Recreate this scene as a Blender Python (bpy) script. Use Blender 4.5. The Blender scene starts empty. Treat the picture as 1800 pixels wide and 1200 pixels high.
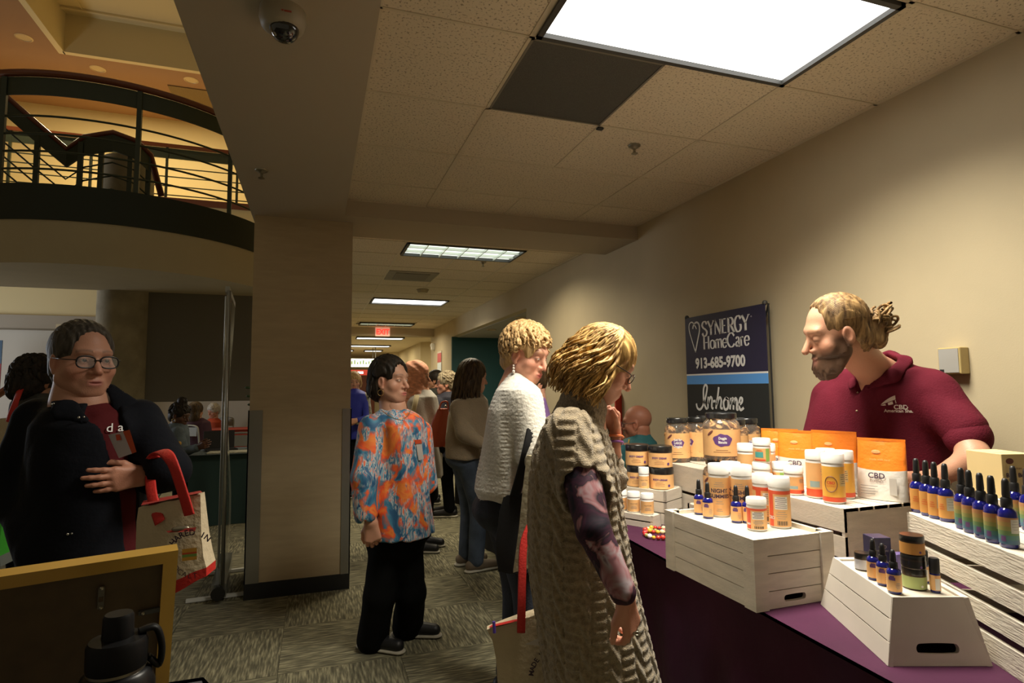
import bpy, bmesh, math, random
import numpy as np
from mathutils import Vector, Matrix
random.seed(7); RNG = np.random.default_rng(7)
SC = bpy.context.scene; COL = SC.collection
PI = math.pi

# ---------------------------------------------------------------- camera
FPX, YAW, PITCH, ROLL, CAMH = 1018.881, .3268, .0786, -.009, 1.42
_cy, _sy, _cp, _sp = math.cos(YAW), math.sin(YAW), math.cos(PITCH), math.sin(PITCH)
CF = np.array([_sy*_cp, _cy*_cp, _sp]); _R = np.array([_cy, -_sy, 0.]); _U = np.cross(_R, CF)
CR = _R*math.cos(ROLL)+_U*math.sin(ROLL); CU = -_R*math.sin(ROLL)+_U*math.cos(ROLL)
CC = np.array([0, 0, CAMH])
cam = bpy.data.cameras.new('camera'); cam.sensor_width = 36; cam.lens = FPX/1800*36; cam.clip_start = .02; cam.clip_end = 200
camo = bpy.data.objects.new('camera', cam); COL.objects.link(camo)
camo.matrix_world = Matrix(((CR[0], CU[0], -CF[0], CC[0]), (CR[1], CU[1], -CF[1], CC[1]), (CR[2], CU[2], -CF[2], CC[2]), (0, 0, 0, 1)))
SC.camera = camo
# a photo pixel (1800x1200 frame) is only a direction; the distance comes from the plane it is met on
def ray(x, y): return CF+CR*(x-900)/FPX-CU*(y-600)/FPX
def onz(x, y, z): d = ray(x, y); return CC+d*(z-CAMH)/d[2]
def onx(x, y, X): d = ray(x, y); return CC+d*X/d[0]
def ony(x, y, Y): d = ray(x, y); return CC+d*Y/d[1]

# ---------------------------------------------------------------- world, exposure
w = bpy.data.worlds.new('world'); SC.world = w; w.use_nodes = True
w.node_tree.nodes['Background'].inputs[0].default_value = (1, .83, .55, 1)
w.node_tree.nodes['Background'].inputs[1].default_value = .10
SC.view_settings.view_transform = 'Standard'; SC.view_settings.look = 'None'
SC.view_settings.exposure = 0.4; SC.view_settings.gamma = 1; SC.view_settings.use_curve_mapping = False

CEIL = 2.776; BEAM = 2.66; WALLX = 2.58; TBL = .74
WARM = (1, .86, .62); NEUT = (1, .93, .78)
def area_lamp(name, loc, sx, sy, watts, col, spread=180, rot=(0, 0, 0)):
    l = bpy.data.lights.new(name, 'AREA'); l.shape = 'RECTANGLE'; l.size = sx; l.size_y = sy; l.energy = watts; l.color = col
    l.spread = math.radians(spread); o = bpy.data.objects.new(name, l); COL.objects.link(o); o.location = loc; o.rotation_euler = rot
    return o
# every ceiling lamp below hangs just under the fitting that is built for it
TROFFERS = [(1.385, 1.71, 1.14, .54, 44, 128), (1.385, 5.61, 1.12, .48, 26, 150), (1.38, 9.115, 1.10, .54, 30, 150), (1.415, 12.525, 1.08, .40, 26, 160)]
for i, (x, y, sx, sy, e, s) in enumerate(TROFFERS):
    area_lamp('troffer_lamp', (x, y, CEIL-.03), sx, sy, e, NEUT if i == 0 else WARM, s)
for x, y, sx, e in ((1.62, 15.8, 1.18, 34), (1.62, 18.8, 1.18, 34), (1.935, 21.2, .58, 17), (.975, 21.2, .50, 17)):
    area_lamp('troffer_lamp', (x, y, 2.725), sx, .54, e, (1, .84, .5))
for px, py in ((42, 66), (172, 121), (336, 141)):                     # the downlights of the upper gallery
    p = onz(px, py, 7.4); area_lamp('downlight_lamp', (p[0], p[1], 7.37), .16, .16, 45, (1, .80, .46))
for px, py in ((864, 579), (915, 558)):                               # the downlights of the alcove
    p = onz(px, py, 2.43); area_lamp('downlight_lamp', (p[0], p[1], 2.405), .12, .12, 7, WARM)
# unseen cool light added at the lobby's left wall; it edges the round column
area_lamp('lobby_light_left_offscreen', (-7.8, 10.0, 1.9), 1.8, 3.0, 90, (.86, .92, 1.0), rot=(0, -PI/2, 0))

# ---------------------------------------------------------------- materials
MATS = {}
def mat(name, col, rough=.6, metal=0., var=None, bump=None, spec=.5, sheen=0., emit=None, trans=0., alpha=1., coat=0., vcol=False, stretch=None):
    if name in MATS: return MATS[name]
    m = bpy.data.materials.new(name); m.use_nodes = True; nt = m.node_tree; b = nt.nodes['Principled BSDF']
    c4 = (*col, 1)
    b.inputs['Base Color'].default_value = c4; b.inputs['Roughness'].default_value = rough; b.inputs['Metallic'].default_value = metal
    b.inputs['Specular IOR Level'].default_value = spec; b.inputs['Sheen Weight'].default_value = sheen
    b.inputs['Transmission Weight'].default_value = trans; b.inputs['Alpha'].default_value = alpha; b.inputs['Coat Weight'].default_value = coat
    if emit: b.inputs['Emission Color'].default_value = (*emit[0], 1); b.inputs['Emission Strength'].default_value = emit[1]
    tc = nt.nodes.new('ShaderNodeTexCoord'); src = tc.outputs['Object']
    if stretch:
        mp = nt.nodes.new('ShaderNodeMapping'); mp.inputs['Scale'].default_value = stretch; nt.links.new(src, mp.inputs[0]); src = mp.outputs[0]
    cs = None
    if vcol:
        a = nt.nodes.new('ShaderNodeAttribute'); a.attribute_name = 'tint'; cs = a.outputs['Color']; nt.links.new(cs, b.inputs['Base Color'])
    if var:
        n = nt.nodes.new('ShaderNodeTexNoise'); n.inputs['Scale'].default_value = var[0]; n.inputs['Detail'].default_value = 4
        nt.links.new(src, n.inputs['Vector'])
        r = nt.nodes.new('ShaderNodeMapRange'); r.inputs['From Min'].default_value = .3; r.inputs['From Max'].default_value = .7
        r.inputs['To Min'].default_value = 1-var[1]; r.inputs['To Max'].default_value = 1+var[1]; nt.links.new(n.outputs['Fac'], r.inputs['Value'])
        mx = nt.nodes.new('ShaderNodeVectorMath'); mx.operation = 'SCALE'
        if cs: nt.links.new(cs, mx.inputs[0])
        else: mx.inputs[0].default_value = col
        nt.links.new(r.outputs['Result'], mx.inputs['Scale']); nt.links.new(mx.outputs[0], b.inputs['Base Color'])
    if bump:
        n = nt.nodes.new('ShaderNodeTexNoise'); n.inputs['Scale'].default_value = bump[0]; n.inputs['Detail'].default_value = 5
        nt.links.new(src, n.inputs['Vector'])
        bp = nt.nodes.new('ShaderNodeBump'); bp.inputs['Strength'].default_value = bump[1]; bp.inputs['Distance'].default_value = .01
        nt.links.new(n.outputs['Fac'], bp.inputs['Height']); nt.links.new(bp.outputs[0], b.inputs['Normal'])
    MATS[name] = m; return m
def ramp_mat(name, scale, stops, rough=.7, distort=0., stretch=None, detail=4, bump=0., kind='noise', interp='LINEAR', sheen=0.):
    if name in MATS: return MATS[name]
    m = bpy.data.materials.new(name); m.use_nodes = True; nt = m.node_tree; b = nt.nodes['Principled BSDF']; b.inputs['Roughness'].default_value = rough
    b.inputs['Sheen Weight'].default_value = sheen; b.inputs['Specular IOR Level'].default_value = .25
    tc = nt.nodes.new('ShaderNodeTexCoord'); src = tc.outputs['Object']
    if stretch:
        mp = nt.nodes.new('ShaderNodeMapping'); mp.inputs['Scale'].default_value = stretch; nt.links.new(src, mp.inputs[0]); src = mp.outputs[0]
    n = nt.nodes.new('ShaderNodeTexNoise'); n.inputs['Scale'].default_value = scale; n.inputs['Detail'].default_value = detail; n.inputs['Distortion'].default_value = distort
    nt.links.new(src, n.inputs['Vector'])
    r = nt.nodes.new('ShaderNodeValToRGB'); r.color_ramp.interpolation = interp
    while len(r.color_ramp.elements) < len(stops): r.color_ramp.elements.new(.5)
    for e, (p, c) in zip(r.color_ramp.elements, stops): e.position = p; e.color = (*c, 1)
    nt.links.new(n.outputs['Fac'], r.inputs['Fac']); nt.links.new(r.outputs[0], b.inputs['Base Color'])
    if bump:
        bp = nt.nodes.new('ShaderNodeBump'); bp.inputs['Strength'].default_value = bump; bp.inputs['Distance'].default_value = .005
        nt.links.new(n.outputs['Fac'], bp.inputs['Height']); nt.links.new(bp.outputs[0], b.inputs['Normal'])
    MATS[name] = m; return m

# ---------------------------------------------------------------- mesh helpers
def link(name, me, m=None, parent=None, loc=None):
    o = bpy.data.objects.new(name, me); COL.objects.link(o)
    if m and me is not None and len(me.materials) == 0: me.materials.append(m)
    if parent: o.parent = parent
    if loc is not None: o.location = loc
    return o
def empty(name, loc, rz=0):
    o = bpy.data.objects.new(name, None); COL.objects.link(o); o.location = Vector(loc); o.rotation_euler = (0, 0, rz); o.empty_display_size = .05
    return o
def tag(o, label, cat, group=None):
    o['label'] = label; o['category'] = cat
    if group: o['group'] = group
    return o
def struct(o): o['kind'] = 'structure'; return o
class MB:
    """collects shapes in one mesh"""
    def __init__(s): s.v = []; s.f = []; s.m = []; s.mi = 0
    def add(s, v, f):
        n = len(s.v); s.v += [tuple(map(float, p)) for p in v]; s.f += [tuple(i+n for i in q) for q in f]; s.m += [s.mi]*len(f); return s
    def box(s, x0, x1, y0, y1, z0, z1, b=0.):
        if b <= 0:
            v = [(x, y, z) for z in (z0, z1) for y in (y0, y1) for x in (x0, x1)]
            f = [(0, 2, 3, 1), (4, 5, 7, 6), (0, 1, 5, 4), (2, 6, 7, 3), (0, 4, 6, 2), (1, 3, 7, 5)]
            return s.add(v, f)
        b = min(b, (x1-x0)/2.01, (y1-y0)/2.01, (z1-z0)/2.01)
        pr = [(x0+b, y0), (x1-b, y0), (x1, y0+b), (x1, y1-b), (x1-b, y1), (x0+b, y1), (x0, y1-b), (x0, y0+b)]
        cx, cy = (x0+x1)/2, (y0+y1)/2
        def ring(z, k): return [(cx+(x-cx)*(1-2*k/(x1-x0)), cy+(y-cy)*(1-2*k/(y1-y0)), z) for x, y in pr]
        return s.rings([ring(z0, b), ring(z0+b, 0), ring(z1-b, 0), ring(z1, b)])
    def rings(s, rs, caps=True, closed=True):
        n = len(rs[0]); v = [p for r in rs for p in r]; f = []
        for i in range(len(rs)-1):
            for j in range(n if closed else n-1):
                k = (j+1) % n; f.append((i*n+j, i*n+k, (i+1)*n+k, (i+1)*n+j))
        if caps: f.append(tuple(range(n-1, -1, -1))); f.append(tuple((len(rs)-1)*n+j for j in range(n)))
        return s.add(v, f)
    def lathe(s, prof, n=20, c=(0, 0, 0), caps=True, sx=1., sy=1.):
        rs = [[(c[0]+r*sx*math.cos(2*PI*j/n), c[1]+r*sy*math.sin(2*PI*j/n), c[2]+z) for j in range(n)] for r, z in prof]
        return s.rings(rs, caps)
    def tube(s, pts, r, n=8, flat=None, caps=True):
        pts = [Vector(p) for p in pts]; rr = r if hasattr(r, '__len__') else [r]*len(pts); rs = []; prev = None
        for i, p in enumerate(pts):
            t = (pts[min(i+1, len(pts)-1)]-pts[max(i-1, 0)])
            t = t.normalized() if t.length > 1e-9 else Vector((0, 0, 1))
            if prev is None:
                a = Vector((0, 0, 1)) if abs(t.z) < .9 else Vector((1, 0, 0)); u = t.cross(a).normalized()
            else:
                u = (prev-t*prev.dot(t)); u = u.normalized() if u.length > 1e-6 else t.orthogonal().normalized()
            prev = u; v = t.cross(u)
            if flat: fu = Vector(flat[0]); fu = (fu-t*fu.dot(t)).normalized(); fv = t.cross(fu); rs.append([tuple(p+fu*math.cos(2*PI*j/n)*rr[i]+fv*math.sin(2*PI*j/n)*rr[i]*flat[1]) for j in range(n)])
            else: rs.append([tuple(p+(u*math.cos(2*PI*j/n)+v*math.sin(2*PI*j/n))*rr[i]) for j in range(n)])
        return s.rings(rs, caps)
    def prism(s, poly, z0, z1):
        n = len(poly); v = [(x, y, z0) for x, y in poly]+[(x, y, z1) for x, y in poly]
        f = [tuple(range(n-1, -1, -1)), tuple(range(n, 2*n))]+[(i, (i+1) % n, n+(i+1) % n, n+i) for i in range(n)]
        return s.add(v, f)
    def sphere(s, c, r, n=12, m=8, sc=(1, 1, 1)):
        v = [(c[0], c[1], c[2]-r*sc[2])]; f = []
        for i in range(1, m):
            a = -PI/2+PI*i/m
            for j in range(n): t = 2*PI*j/n; v.append((c[0]+r*sc[0]*math.cos(a)*math.cos(t), c[1]+r*sc[1]*math.cos(a)*math.sin(t), c[2]+r*sc[2]*math.sin(a)))
        v.append((c[0], c[1], c[2]+r*sc[2])); L = len(v)-1
        for j in range(n):
            k = (j+1) % n; f.append((0, 1+k, 1+j)); f.append((L, 1+(m-2)*n+j, 1+(m-2)*n+k))
            for i in range(m-2): f.append((1+i*n+j, 1+i*n+k, 1+(i+1)*n+k, 1+(i+1)*n+j))
        return s.add(v, f)
    def xf(s, M, start=0):
        s.v[start:] = [tuple(M @ Vector(p)) for p in s.v[start:]]; return s
    def mesh(s, name, mats=None, smooth=False):
        me = bpy.data.meshes.new(name); me.from_pydata(s.v, [], s.f)
        for m in (mats or []): me.materials.append(m)
        if mats and len(mats) > 1: me.polygons.foreach_set('material_index', s.m)
        bm = bmesh.new(); bm.from_mesh(me); bmesh.ops.recalc_face_normals(bm, faces=bm.faces); bm.to_mesh(me); bm.free()
        if smooth is True: me.polygons.foreach_set('use_smooth', [True]*len(me.polygons))
        elif smooth: smooth_angle(me, smooth)
        me.update(); return me
    def build(s, name, m, parent=None, smooth=False, loc=None):
        return link(name, s.mesh(name, [m] if not isinstance(m, (list, tuple)) else m, smooth), None, parent, loc)
def smooth_angle(me, deg):
    bm = bmesh.new(); bm.from_mesh(me); c = math.radians(deg)
    for f in bm.faces: f.smooth = True
    for e in bm.edges: e.smooth = not (len(e.link_faces) == 2 and e.calc_face_angle(0) > c)
    bm.to_mesh(me); bm.free()
def copy_tree(o, parent=None):
    c = o.copy(); COL.objects.link(c); c.parent = parent
    for ch in list(o.children): copy_tree(ch, c)
    return c
def text_mesh(s, size=1., off=0., shear=0., space=1., align='CENTER', wx=1.):
    """flat lettering in XY as a mesh (baseline y=0), made with Blender's built-in font"""
    cu = bpy.data.curves.new('lettering', 'FONT'); cu.body = s; cu.size = size; cu.offset = off; cu.shear = shear; cu.space_character = space; cu.align_x = align
    cu.resolution_u = 3
    o = bpy.data.objects.new('lettering', cu); COL.objects.link(o)
    dg = bpy.context.evaluated_depsgraph_get(); me = bpy.data.meshes.new_from_object(o.evaluated_get(dg))
    bpy.data.objects.remove(o); bpy.data.curves.remove(cu)
    v = np.zeros(len(me.vertices)*3, 'f'); me.vertices.foreach_get('co', v); v = v.reshape(-1, 3); v[:, 0] *= wx
    f = [tuple(p.vertices) for p in me.polygons]; bpy.data.meshes.remove(me)
    return v, f
def text_on(name, s, size, M, m, parent, wrap=None, lift=.0008, **kw):
    """lettering laid on a plane (matrix M) or wrapped round a cylinder of radius wrap (facing local -y)"""
    v, f = text_mesh(s, size, **kw); out = []
    for x, y, z in v:
        if wrap: a = x/wrap-PI/2; p = Vector(((wrap+lift)*math.cos(a), (wrap+lift)*math.sin(a), y))
        else: p = Vector((x, y, lift))
        out.append(tuple(M @ p))
    me = bpy.data.meshes.new(name); me.from_pydata(out, [], f); me.materials.append(m); me.update()
    return link(name, me, None, parent)
# ---------------------------------------------------------------- soft bodies: distance fields meshed with surface nets
A3 = lambda p: np.array(p, 'f')
def cap(a, b, ra, rb=None, flat=None, k=.02, op='u'):
    a, b = A3(a), A3(b); rb = ra if rb is None else rb; ba = b-a; L = max(float(ba@ba), 1e-9); R = max(ra, rb)
    if flat is not None: fn = A3(flat[0]); fn /= np.linalg.norm(fn); fs = flat[1]
    def f(P):
        pa = P-a; h = np.clip((pa@ba)/L, 0, 1); q = pa-h[..., None]*ba
        if flat is not None: q = q+fn*((q@fn)*(fs-1))[..., None]
        return np.sqrt((q*q).sum(-1))-(ra+(rb-ra)*h)
    return (f, np.minimum(a, b)-R, np.maximum(a, b)+R, k, op)
def ell(c, r, M=None, k=.02, op='u'):
    c, r = A3(c), A3(r); R = float(r.max()); Mi = None if M is None else np.array(M, 'f').T
    def f(P):
        q = P-c
        if Mi is not None: q = q@Mi.T
        k0 = np.sqrt(((q/r)**2).sum(-1)); k1 = np.sqrt(((q/(r*r))**2).sum(-1))+1e-9
        return k0*(k0-1)/k1
    return (f, c-R, c+R, k, op)
def loft(secs, yaw=0., k=.02, op='u', fold=None, pw=2.):
    """elliptic sections (x, y, z, half width, half depth) stacked along z; yaw turns the wide axis; fold=(n, amp, phase, z0, z1) waves the hem"""
    S = np.array(sorted(secs, key=lambda q: q[2]), 'f'); cs, sn = math.cos(yaw), math.sin(yaw); R = float(S[:, 3:5].max())
    def f(P):
        z = P[..., 2]; g = [np.interp(z, S[:, 2], S[:, i]) for i in (0, 1, 3, 4)]
        dx, dy = P[..., 0]-g[0], P[..., 1]-g[1]; u = dx*cs+dy*sn; v = -dx*sn+dy*cs
        m = np.minimum(g[2], g[3])
        q = (np.abs(u/g[2])**pw+np.abs(v/g[3])**pw)**(1/pw)
        if fold is not None:
            th = np.arctan2(v, u); w = np.clip((z-fold[4])/(fold[3]-fold[4]), 0, 1)
            q = q-fold[1]*w*(np.sin(fold[0]*th+fold[2]+z*5)+.5*np.sin((fold[0]*1.7+1)*th+1.3-z*7))
        d = (q-1)*m
        return np.maximum(d, np.maximum(S[0, 2]-z, z-S[-1, 2]))
    lo = A3([S[:, 0].min()-R, S[:, 1].min()-R, S[0, 2]]); hi = A3([S[:, 0].max()+R, S[:, 1].max()+R, S[-1, 2]])
    return (f, lo, hi, k, op)
def halfspace(n, c, bb, op='s', k=.004):
    n, c = A3(n), A3(c); n /= np.linalg.norm(n)
    return (lambda P: -((P-c)@n), A3(bb[0]), A3(bb[1]), k, op)
def nets(prims, h, disp=None, pad=.03):
    lo = np.min([p[1] for p in prims if p[4] == 'u'], 0)-pad; hi = np.max([p[2] for p in prims if p[4] == 'u'], 0)+pad
    n = np.ceil((hi-lo)/h).astype(int)+1
    ax = [lo[i]+h*np.arange(n[i], dtype='f') for i in range(3)]
    G = np.full(n, .06, 'f')
    for f, a, b, k, op in prims:
        m = k+3*h+(.012 if disp else 0)
        i0 = np.maximum(((a-m-lo)/h).astype(int), 0); i1 = np.minimum(np.ceil((b+m-lo)/h).astype(int)+1, n)
        if (i1 <= i0).any(): continue
        sl = tuple(slice(i0[i], i1[i]) for i in range(3))
        P = np.stack(np.meshgrid(*[ax[i][sl[i]] for i in range(3)], indexing='ij'), -1)
        d = f(P).astype('f'); g = G[sl]
        if op == 'u':
            t = np.clip(.5+.5*(g-d)/max(k, 1e-6), 0, 1); G[sl] = g*(1-t)+d*t-k*t*(1-t)
        else:
            d = -d; t = np.clip(.5-.5*(g-d)/max(k, 1e-6), 0, 1); G[sl] = g*(1-t)+d*t+k*t*(1-t)
    if disp is not None:
        idx = np.argwhere(np.abs(G) < .03)
        P = np.stack([ax[i][idx[:, i]] for i in range(3)], -1); G[tuple(idx.T)] += disp(P).astype('f')
    S = G < 0
    c = np.zeros(n-1, 'i4')
    for dx in (0, 1):
        for dy in (0, 1):
            for dz in (0, 1): c += S[dx:n[0]-1+dx, dy:n[1]-1+dy, dz:n[2]-1+dz]
    act = (c > 0) & (c < 8); ids = np.full(n-1, -1, 'i4'); cells = np.argwhere(act); ids[act] = np.arange(len(cells))
    acc = np.zeros((len(cells), 3)); cnt = np.zeros(len(cells))
    C8 = [(x, y, z) for x in (0, 1) for y in (0, 1) for z in (0, 1)]
    val = {q: G[cells[:, 0]+q[0], cells[:, 1]+q[1], cells[:, 2]+q[2]] for q in C8}
    for q in C8:
        for a in range(3):
            if q[a]: continue
            q2 = list(q); q2[a] = 1; q2 = tuple(q2); v0, v1 = val[q], val[q2]; m = (v0 < 0) != (v1 < 0)
            t = np.where(m, v0/np.where(m, v0-v1, 1), 0); pt = np.zeros((len(cells), 3)); pt[:] = q; pt[:, a] = t
            acc[m] += pt[m]; cnt[m] += 1
    V = lo+h*(cells+acc/np.maximum(cnt, 1)[:, None]); F = []
    for a in range(3):
        b, cc = (a+1) % 3, (a+2) % 3
        s0 = [slice(None)]*3; s1 = [slice(None)]*3; s0[a] = slice(0, -1); s1[a] = slice(1, None)
        e = np.argwhere(S[tuple(s0)] != S[tuple(s1)])
        e = e[(e[:, b] > 0) & (e[:, cc] > 0) & (e[:, b] < n[b]-1) & (e[:, cc] < n[cc]-1)]
        flip = S[tuple(e.T)]
        def cid(db, dc):
            q = e.copy(); q[:, b] += db; q[:, cc] += dc; return ids[tuple(q.T)]
        Q = np.stack([cid(-1, -1), cid(0, -1), cid(0, 0), cid(-1, 0)], 1); Q[~flip] = Q[~flip][:, ::-1]; F.append(Q)
    return V, np.concatenate(F)
def np_mesh(name, V, F, m=None, tint=None, smooth=True, off=(0, 0, 0)):
    me = bpy.data.meshes.new(name); V = np.asarray(V, 'f')-np.array(off, 'f')
    nv, nf = len(V), len(F); me.vertices.add(nv); me.vertices.foreach_set('co', V.ravel())
    me.loops.add(nf*4); me.loops.foreach_set('vertex_index', np.asarray(F, 'i4').ravel()); me.polygons.add(nf)
    me.polygons.foreach_set('loop_start', np.arange(nf, dtype='i4')*4)
    me.polygons.foreach_set('use_smooth', np.full(nf, smooth))
    me.update(calc_edges=True)
    if tint is not None:
        at = me.color_attributes.new('tint', 'FLOAT_COLOR', 'POINT'); at.data.foreach_set('color', np.c_[tint, np.ones(nv)].astype('f').ravel())
    if m: me.materials.append(m)
    return me
def merge(parts):
    V = []; F = []; T = []; n = 0
    for p in parts:
        V.append(p[0]); F.append(np.asarray(p[1])+n); n += len(p[0]); T.append(p[2] if len(p) > 2 and p[2] is not None else np.ones((len(p[0]), 3)))
    return np.concatenate(V), np.concatenate(F), np.concatenate(T)
def wrinkle(amp=.004, f=18., seed=0, vert=.5):
    r = np.random.default_rng(seed); K = r.normal(0, 1, (6, 3))*f; K[:, 2] *= vert; ph = r.uniform(0, 6.28, 6)
    def d(P):
        w = P+.03*np.sin(P[:, [1, 2, 0]]*9+seed); s = np.zeros(len(P))
        for k_, p_ in zip(K, ph): s += 1-np.abs(np.sin(w@k_+p_))*2
        return amp*s/3
    return d
# ---------------------------------------------------------------- the building
m_wall = mat('wall_paint', (.50, .42, .27), .75, bump=(220, .05), var=(3, .04))
m_wallw = mat('pale_wall_paint', (.60, .55, .46), .8)
m_cream = mat('cream_paint', (.70, .58, .32), .8)
m_grey = mat('soffit_paint', (.46, .39, .28), .85, bump=(150, .05))
m_tile = None
def speckle():
    m = bpy.data.materials.new('ceiling_tile_fissured'); m.use_nodes = True; nt = m.node_tree; b = nt.nodes['Principled BSDF']; b.inputs['Roughness'].default_value = .95
    b.inputs['Specular IOR Level'].default_value = .1
    tc = nt.nodes.new('ShaderNodeTexCoord'); n = nt.nodes.new('ShaderNodeTexNoise'); n.inputs['Scale'].default_value = 95; n.inputs['Detail'].default_value = 2
    nt.links.new(tc.outputs['Object'], n.inputs['Vector']); r = nt.nodes.new('ShaderNodeValToRGB')
    r.color_ramp.elements[0].position = .33; r.color_ramp.elements[0].color = (.36, .30, .21, 1); r.color_ramp.elements[1].position = .43; r.color_ramp.elements[1].color = (.74, .65, .49, 1)
    nt.links.new(n.outputs['Fac'], r.inputs[0]); nt.links.new(r.outputs[0], b.inputs['Base Color']); return m
m_tile = speckle()
m_grid = mat('ceiling_grid', (.66, .58, .42), .6); m_gap = mat('plenum_board', (.5, .44, .31), .9)
m_dark = mat('dark_green_band', (.016, .022, .012), .6); m_black = mat('black_base', (.012, .012, .012), .55)
m_lens = mat('light_lens', (1, 1, 1), .4, emit=((1, .98, .93), 2.6)); m_lens2 = mat('light_louvre', (.9, .95, .9), .4, emit=((.93, 1, .9), 1.0))
m_frame = mat('light_frame', (.06, .06, .055), .5)
# floor: slab and carpet tiles laid with alternating grain
fl = struct(MB().box(-8, 5.2, -2, 26, -.1, -.004).build('floor', ramp_mat('carpet_far', 9, [(.34, (.085, .080, .052)), (.48, (.155, .142, .09)), (.58, (.26, .24, .15)), (.70, (.40, .37, .24))], .95, stretch=(1, 9, 1), detail=5)))
m_carpet = ramp_mat('carpet_tile', 9, [(.34, (.085, .080, .052)), (.48, (.155, .142, .09)), (.58, (.26, .24, .15)), (.70, (.40, .37, .24))], .95, stretch=(1, 9, 1), detail=5, bump=.3)
tme = MB().box(-.3038, .3038, -.3038, .3038, -.003, .0).mesh('carpet_tile', [m_carpet])
for i in range(-5, 3):
    for j in range(1, 16):
        if i < -2 and j < 6: continue
        t = link('carpet_tile', tme, None, fl); t.location = (.15+i*.6096, 1.1+j*.6096, 0); t.rotation_euler = (0, 0, PI/2*((i+j) % 2)+(PI if (i*7+j*3) % 5 < 2 else 0))
# ceiling: dark plenum board, tee grid, tiles
cl = struct(MB().box(.18, 2.7, -1.6, 4.26, CEIL+.02, CEIL+.06).box(.1, 2.7, 4.8, 13.25, CEIL+.02, CEIL+.06).build('ceiling', m_gap))
XS = [.18, .776, 1.3856, 1.9952, 2.58]; T0 = 2.0146; S6 = .6096
double = {(1, 2), (1, -4), (1, 12), (1, 6), (1, 9)}      # two-by-four tiles (column, row index of the tile's near edge)
tmeshes = {}
def ceil_tile(x0, x1, y0, y1, m=m_tile, name='ceiling_tile'):
    key = (round(x1-x0, 3), round(y1-y0, 3), m.name)
    if key not in tmeshes: tmeshes[key] = MB().box(-key[0]/2, key[0]/2, -key[1]/2, key[1]/2, 0, .015).mesh(name, [m])
    o = link(name, tmeshes[key], None, cl); o.location = ((x0+x1)/2, (y0+y1)/2, CEIL+.004); return o
def tee(x0, x1, y0, y1): gridb.box(x0, x1, y0, y1, CEIL, CEIL+.006)
gridb = MB(); G = .012; g2 = .0035
def light_at(y): return any(abs(y-ly) < .2 for _, ly, _, _ in [(0, 1.7098, 0, 0), (0, 5.61, 0, 0), (0, 9.12, 0, 0), (0, 12.545, 0, 0)])
rows_near = [(T0+(k)*S6, T0+(k+1)*S6, k) for k in range(-6, 4)]
Y2 = [4.83, 5.345, 5.875]+[5.875+S6*k for k in range(1, 13)]
rows = [(a, min(b, 4.25), k) for a, b, k in rows_near if a < 4.25]+[(a, min(b, 13.2), 100+i) for i, (a, b) in enumerate(zip(Y2[:-1], Y2[1:])) if a < 13.2]
for a, b, k in rows:
    mid = (a+b)/2; lt = (k == -1) or (k >= 100 and (abs(mid-5.61) < .2 or abs(mid-9.12) < .31 or abs(mid-12.3) < .31))
    tee(.18, 2.58, b-G/2, b+G/2)
    for c in range(4):
        x0, x1 = XS[c]+g2, XS[c+1]-g2
        if c in (1, 2) and lt: continue
        if c == 2 and (1, k) in double: continue
        if c == 1 and (1, k) in double: x1 = XS[3]-g2
        if (c, k) == (1, 0): continue
        ceil_tile(x0, x1, a+g2, b-g2)
        if c == 1 and (1, k) not in double: tee(XS[2]-G/2, XS[2]+G/2, a, b)
for x in (XS[1], XS[3]): tee(x-G, x+G, -1.6, 4.25); tee(x-G, x+G, 4.83, 13.2)
tee(.18, .205, -1.6, 4.25); tee(2.555, 2.58, -1.6, 4.25); tee(2.555, 2.58, 4.83, 13.2)
go = gridb.build('grid', m_grid, cl)
# soffit strip, beam, column
struct(MB().box(-.449, .18, -1.6, 5.1, BEAM, 3.4).build('trim_1', m_grey))
struct(MB().box(.18, WALLX, 4.25, 4.83, BEAM, CEIL+.05).build('trim_2', m_grey))
m_col = mat('column_paint', (.46, .36, .215), .8, bump=(60, .08), var=(6, .05), stretch=(1, 1, 6))
col = struct(MB().box(-.43, .246, 4.42, 5.08, 0, BEAM).build('wall_column', m_col))
m_guard = mat('corner_guard_metal', (.30, .29, .25), .35, .6)
for x0, x1 in ((-.438, -.345), (.19, .254)):
    MB().box(x0, x1, 4.41, 4.425, .10, 1.275).build('corner_guard', m_guard, col)
MB().box(-.438, -.43, 4.41, 4.52, .10, 1.275).build('corner_guard', m_guard, col); MB().box(.246, .254, 4.41, 4.52, .10, 1.275).build('corner_guard', m_guard, col)
struct(MB().box(-.437, .253, 4.407, 5.09, 0, .105).build('baseboard_column', m_black))
# right wall with the teal alcove
struct(MB().box(WALLX, 2.7, -1.6, 7.02, 0, 3.0).box(WALLX, 2.7, 7.02, 11.42, 2.44, 3.0).build('wall_right', m_wall))
struct(MB().box(WALLX, 2.7, 11.42, 13.6, 0, 3.0).build('wall_corridor', m_wall))
m_teal = mat('teal_paint', (.018, .085, .09), .6)
struct(MB().box(2.583, 5.0, 11.38, 11.42, 0, 2.44).build('wall_alcove_end', m_teal)); struct(MB().box(4.9, 5.0, 7.02, 11.42, 0, 2.44).build('wall_alcove_back', mat('blue_grey_paint', (.03, .085, .11), .6)))
struct(MB().box(2.7, 5.0, 6.95, 7.02, 0, 2.44).build('wall_alcove_near', m_wall)); struct(MB().box(2.7, 5.0, 7.0, 11.5, 2.43, 2.5).build('ceiling_alcove', mat('alcove_ceiling', (.4, .38, .32), .8)))
struct(MB().box(WALLX-.012, WALLX, -1.6, 7.02, 0, .1).build('baseboard_right', m_black))
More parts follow.
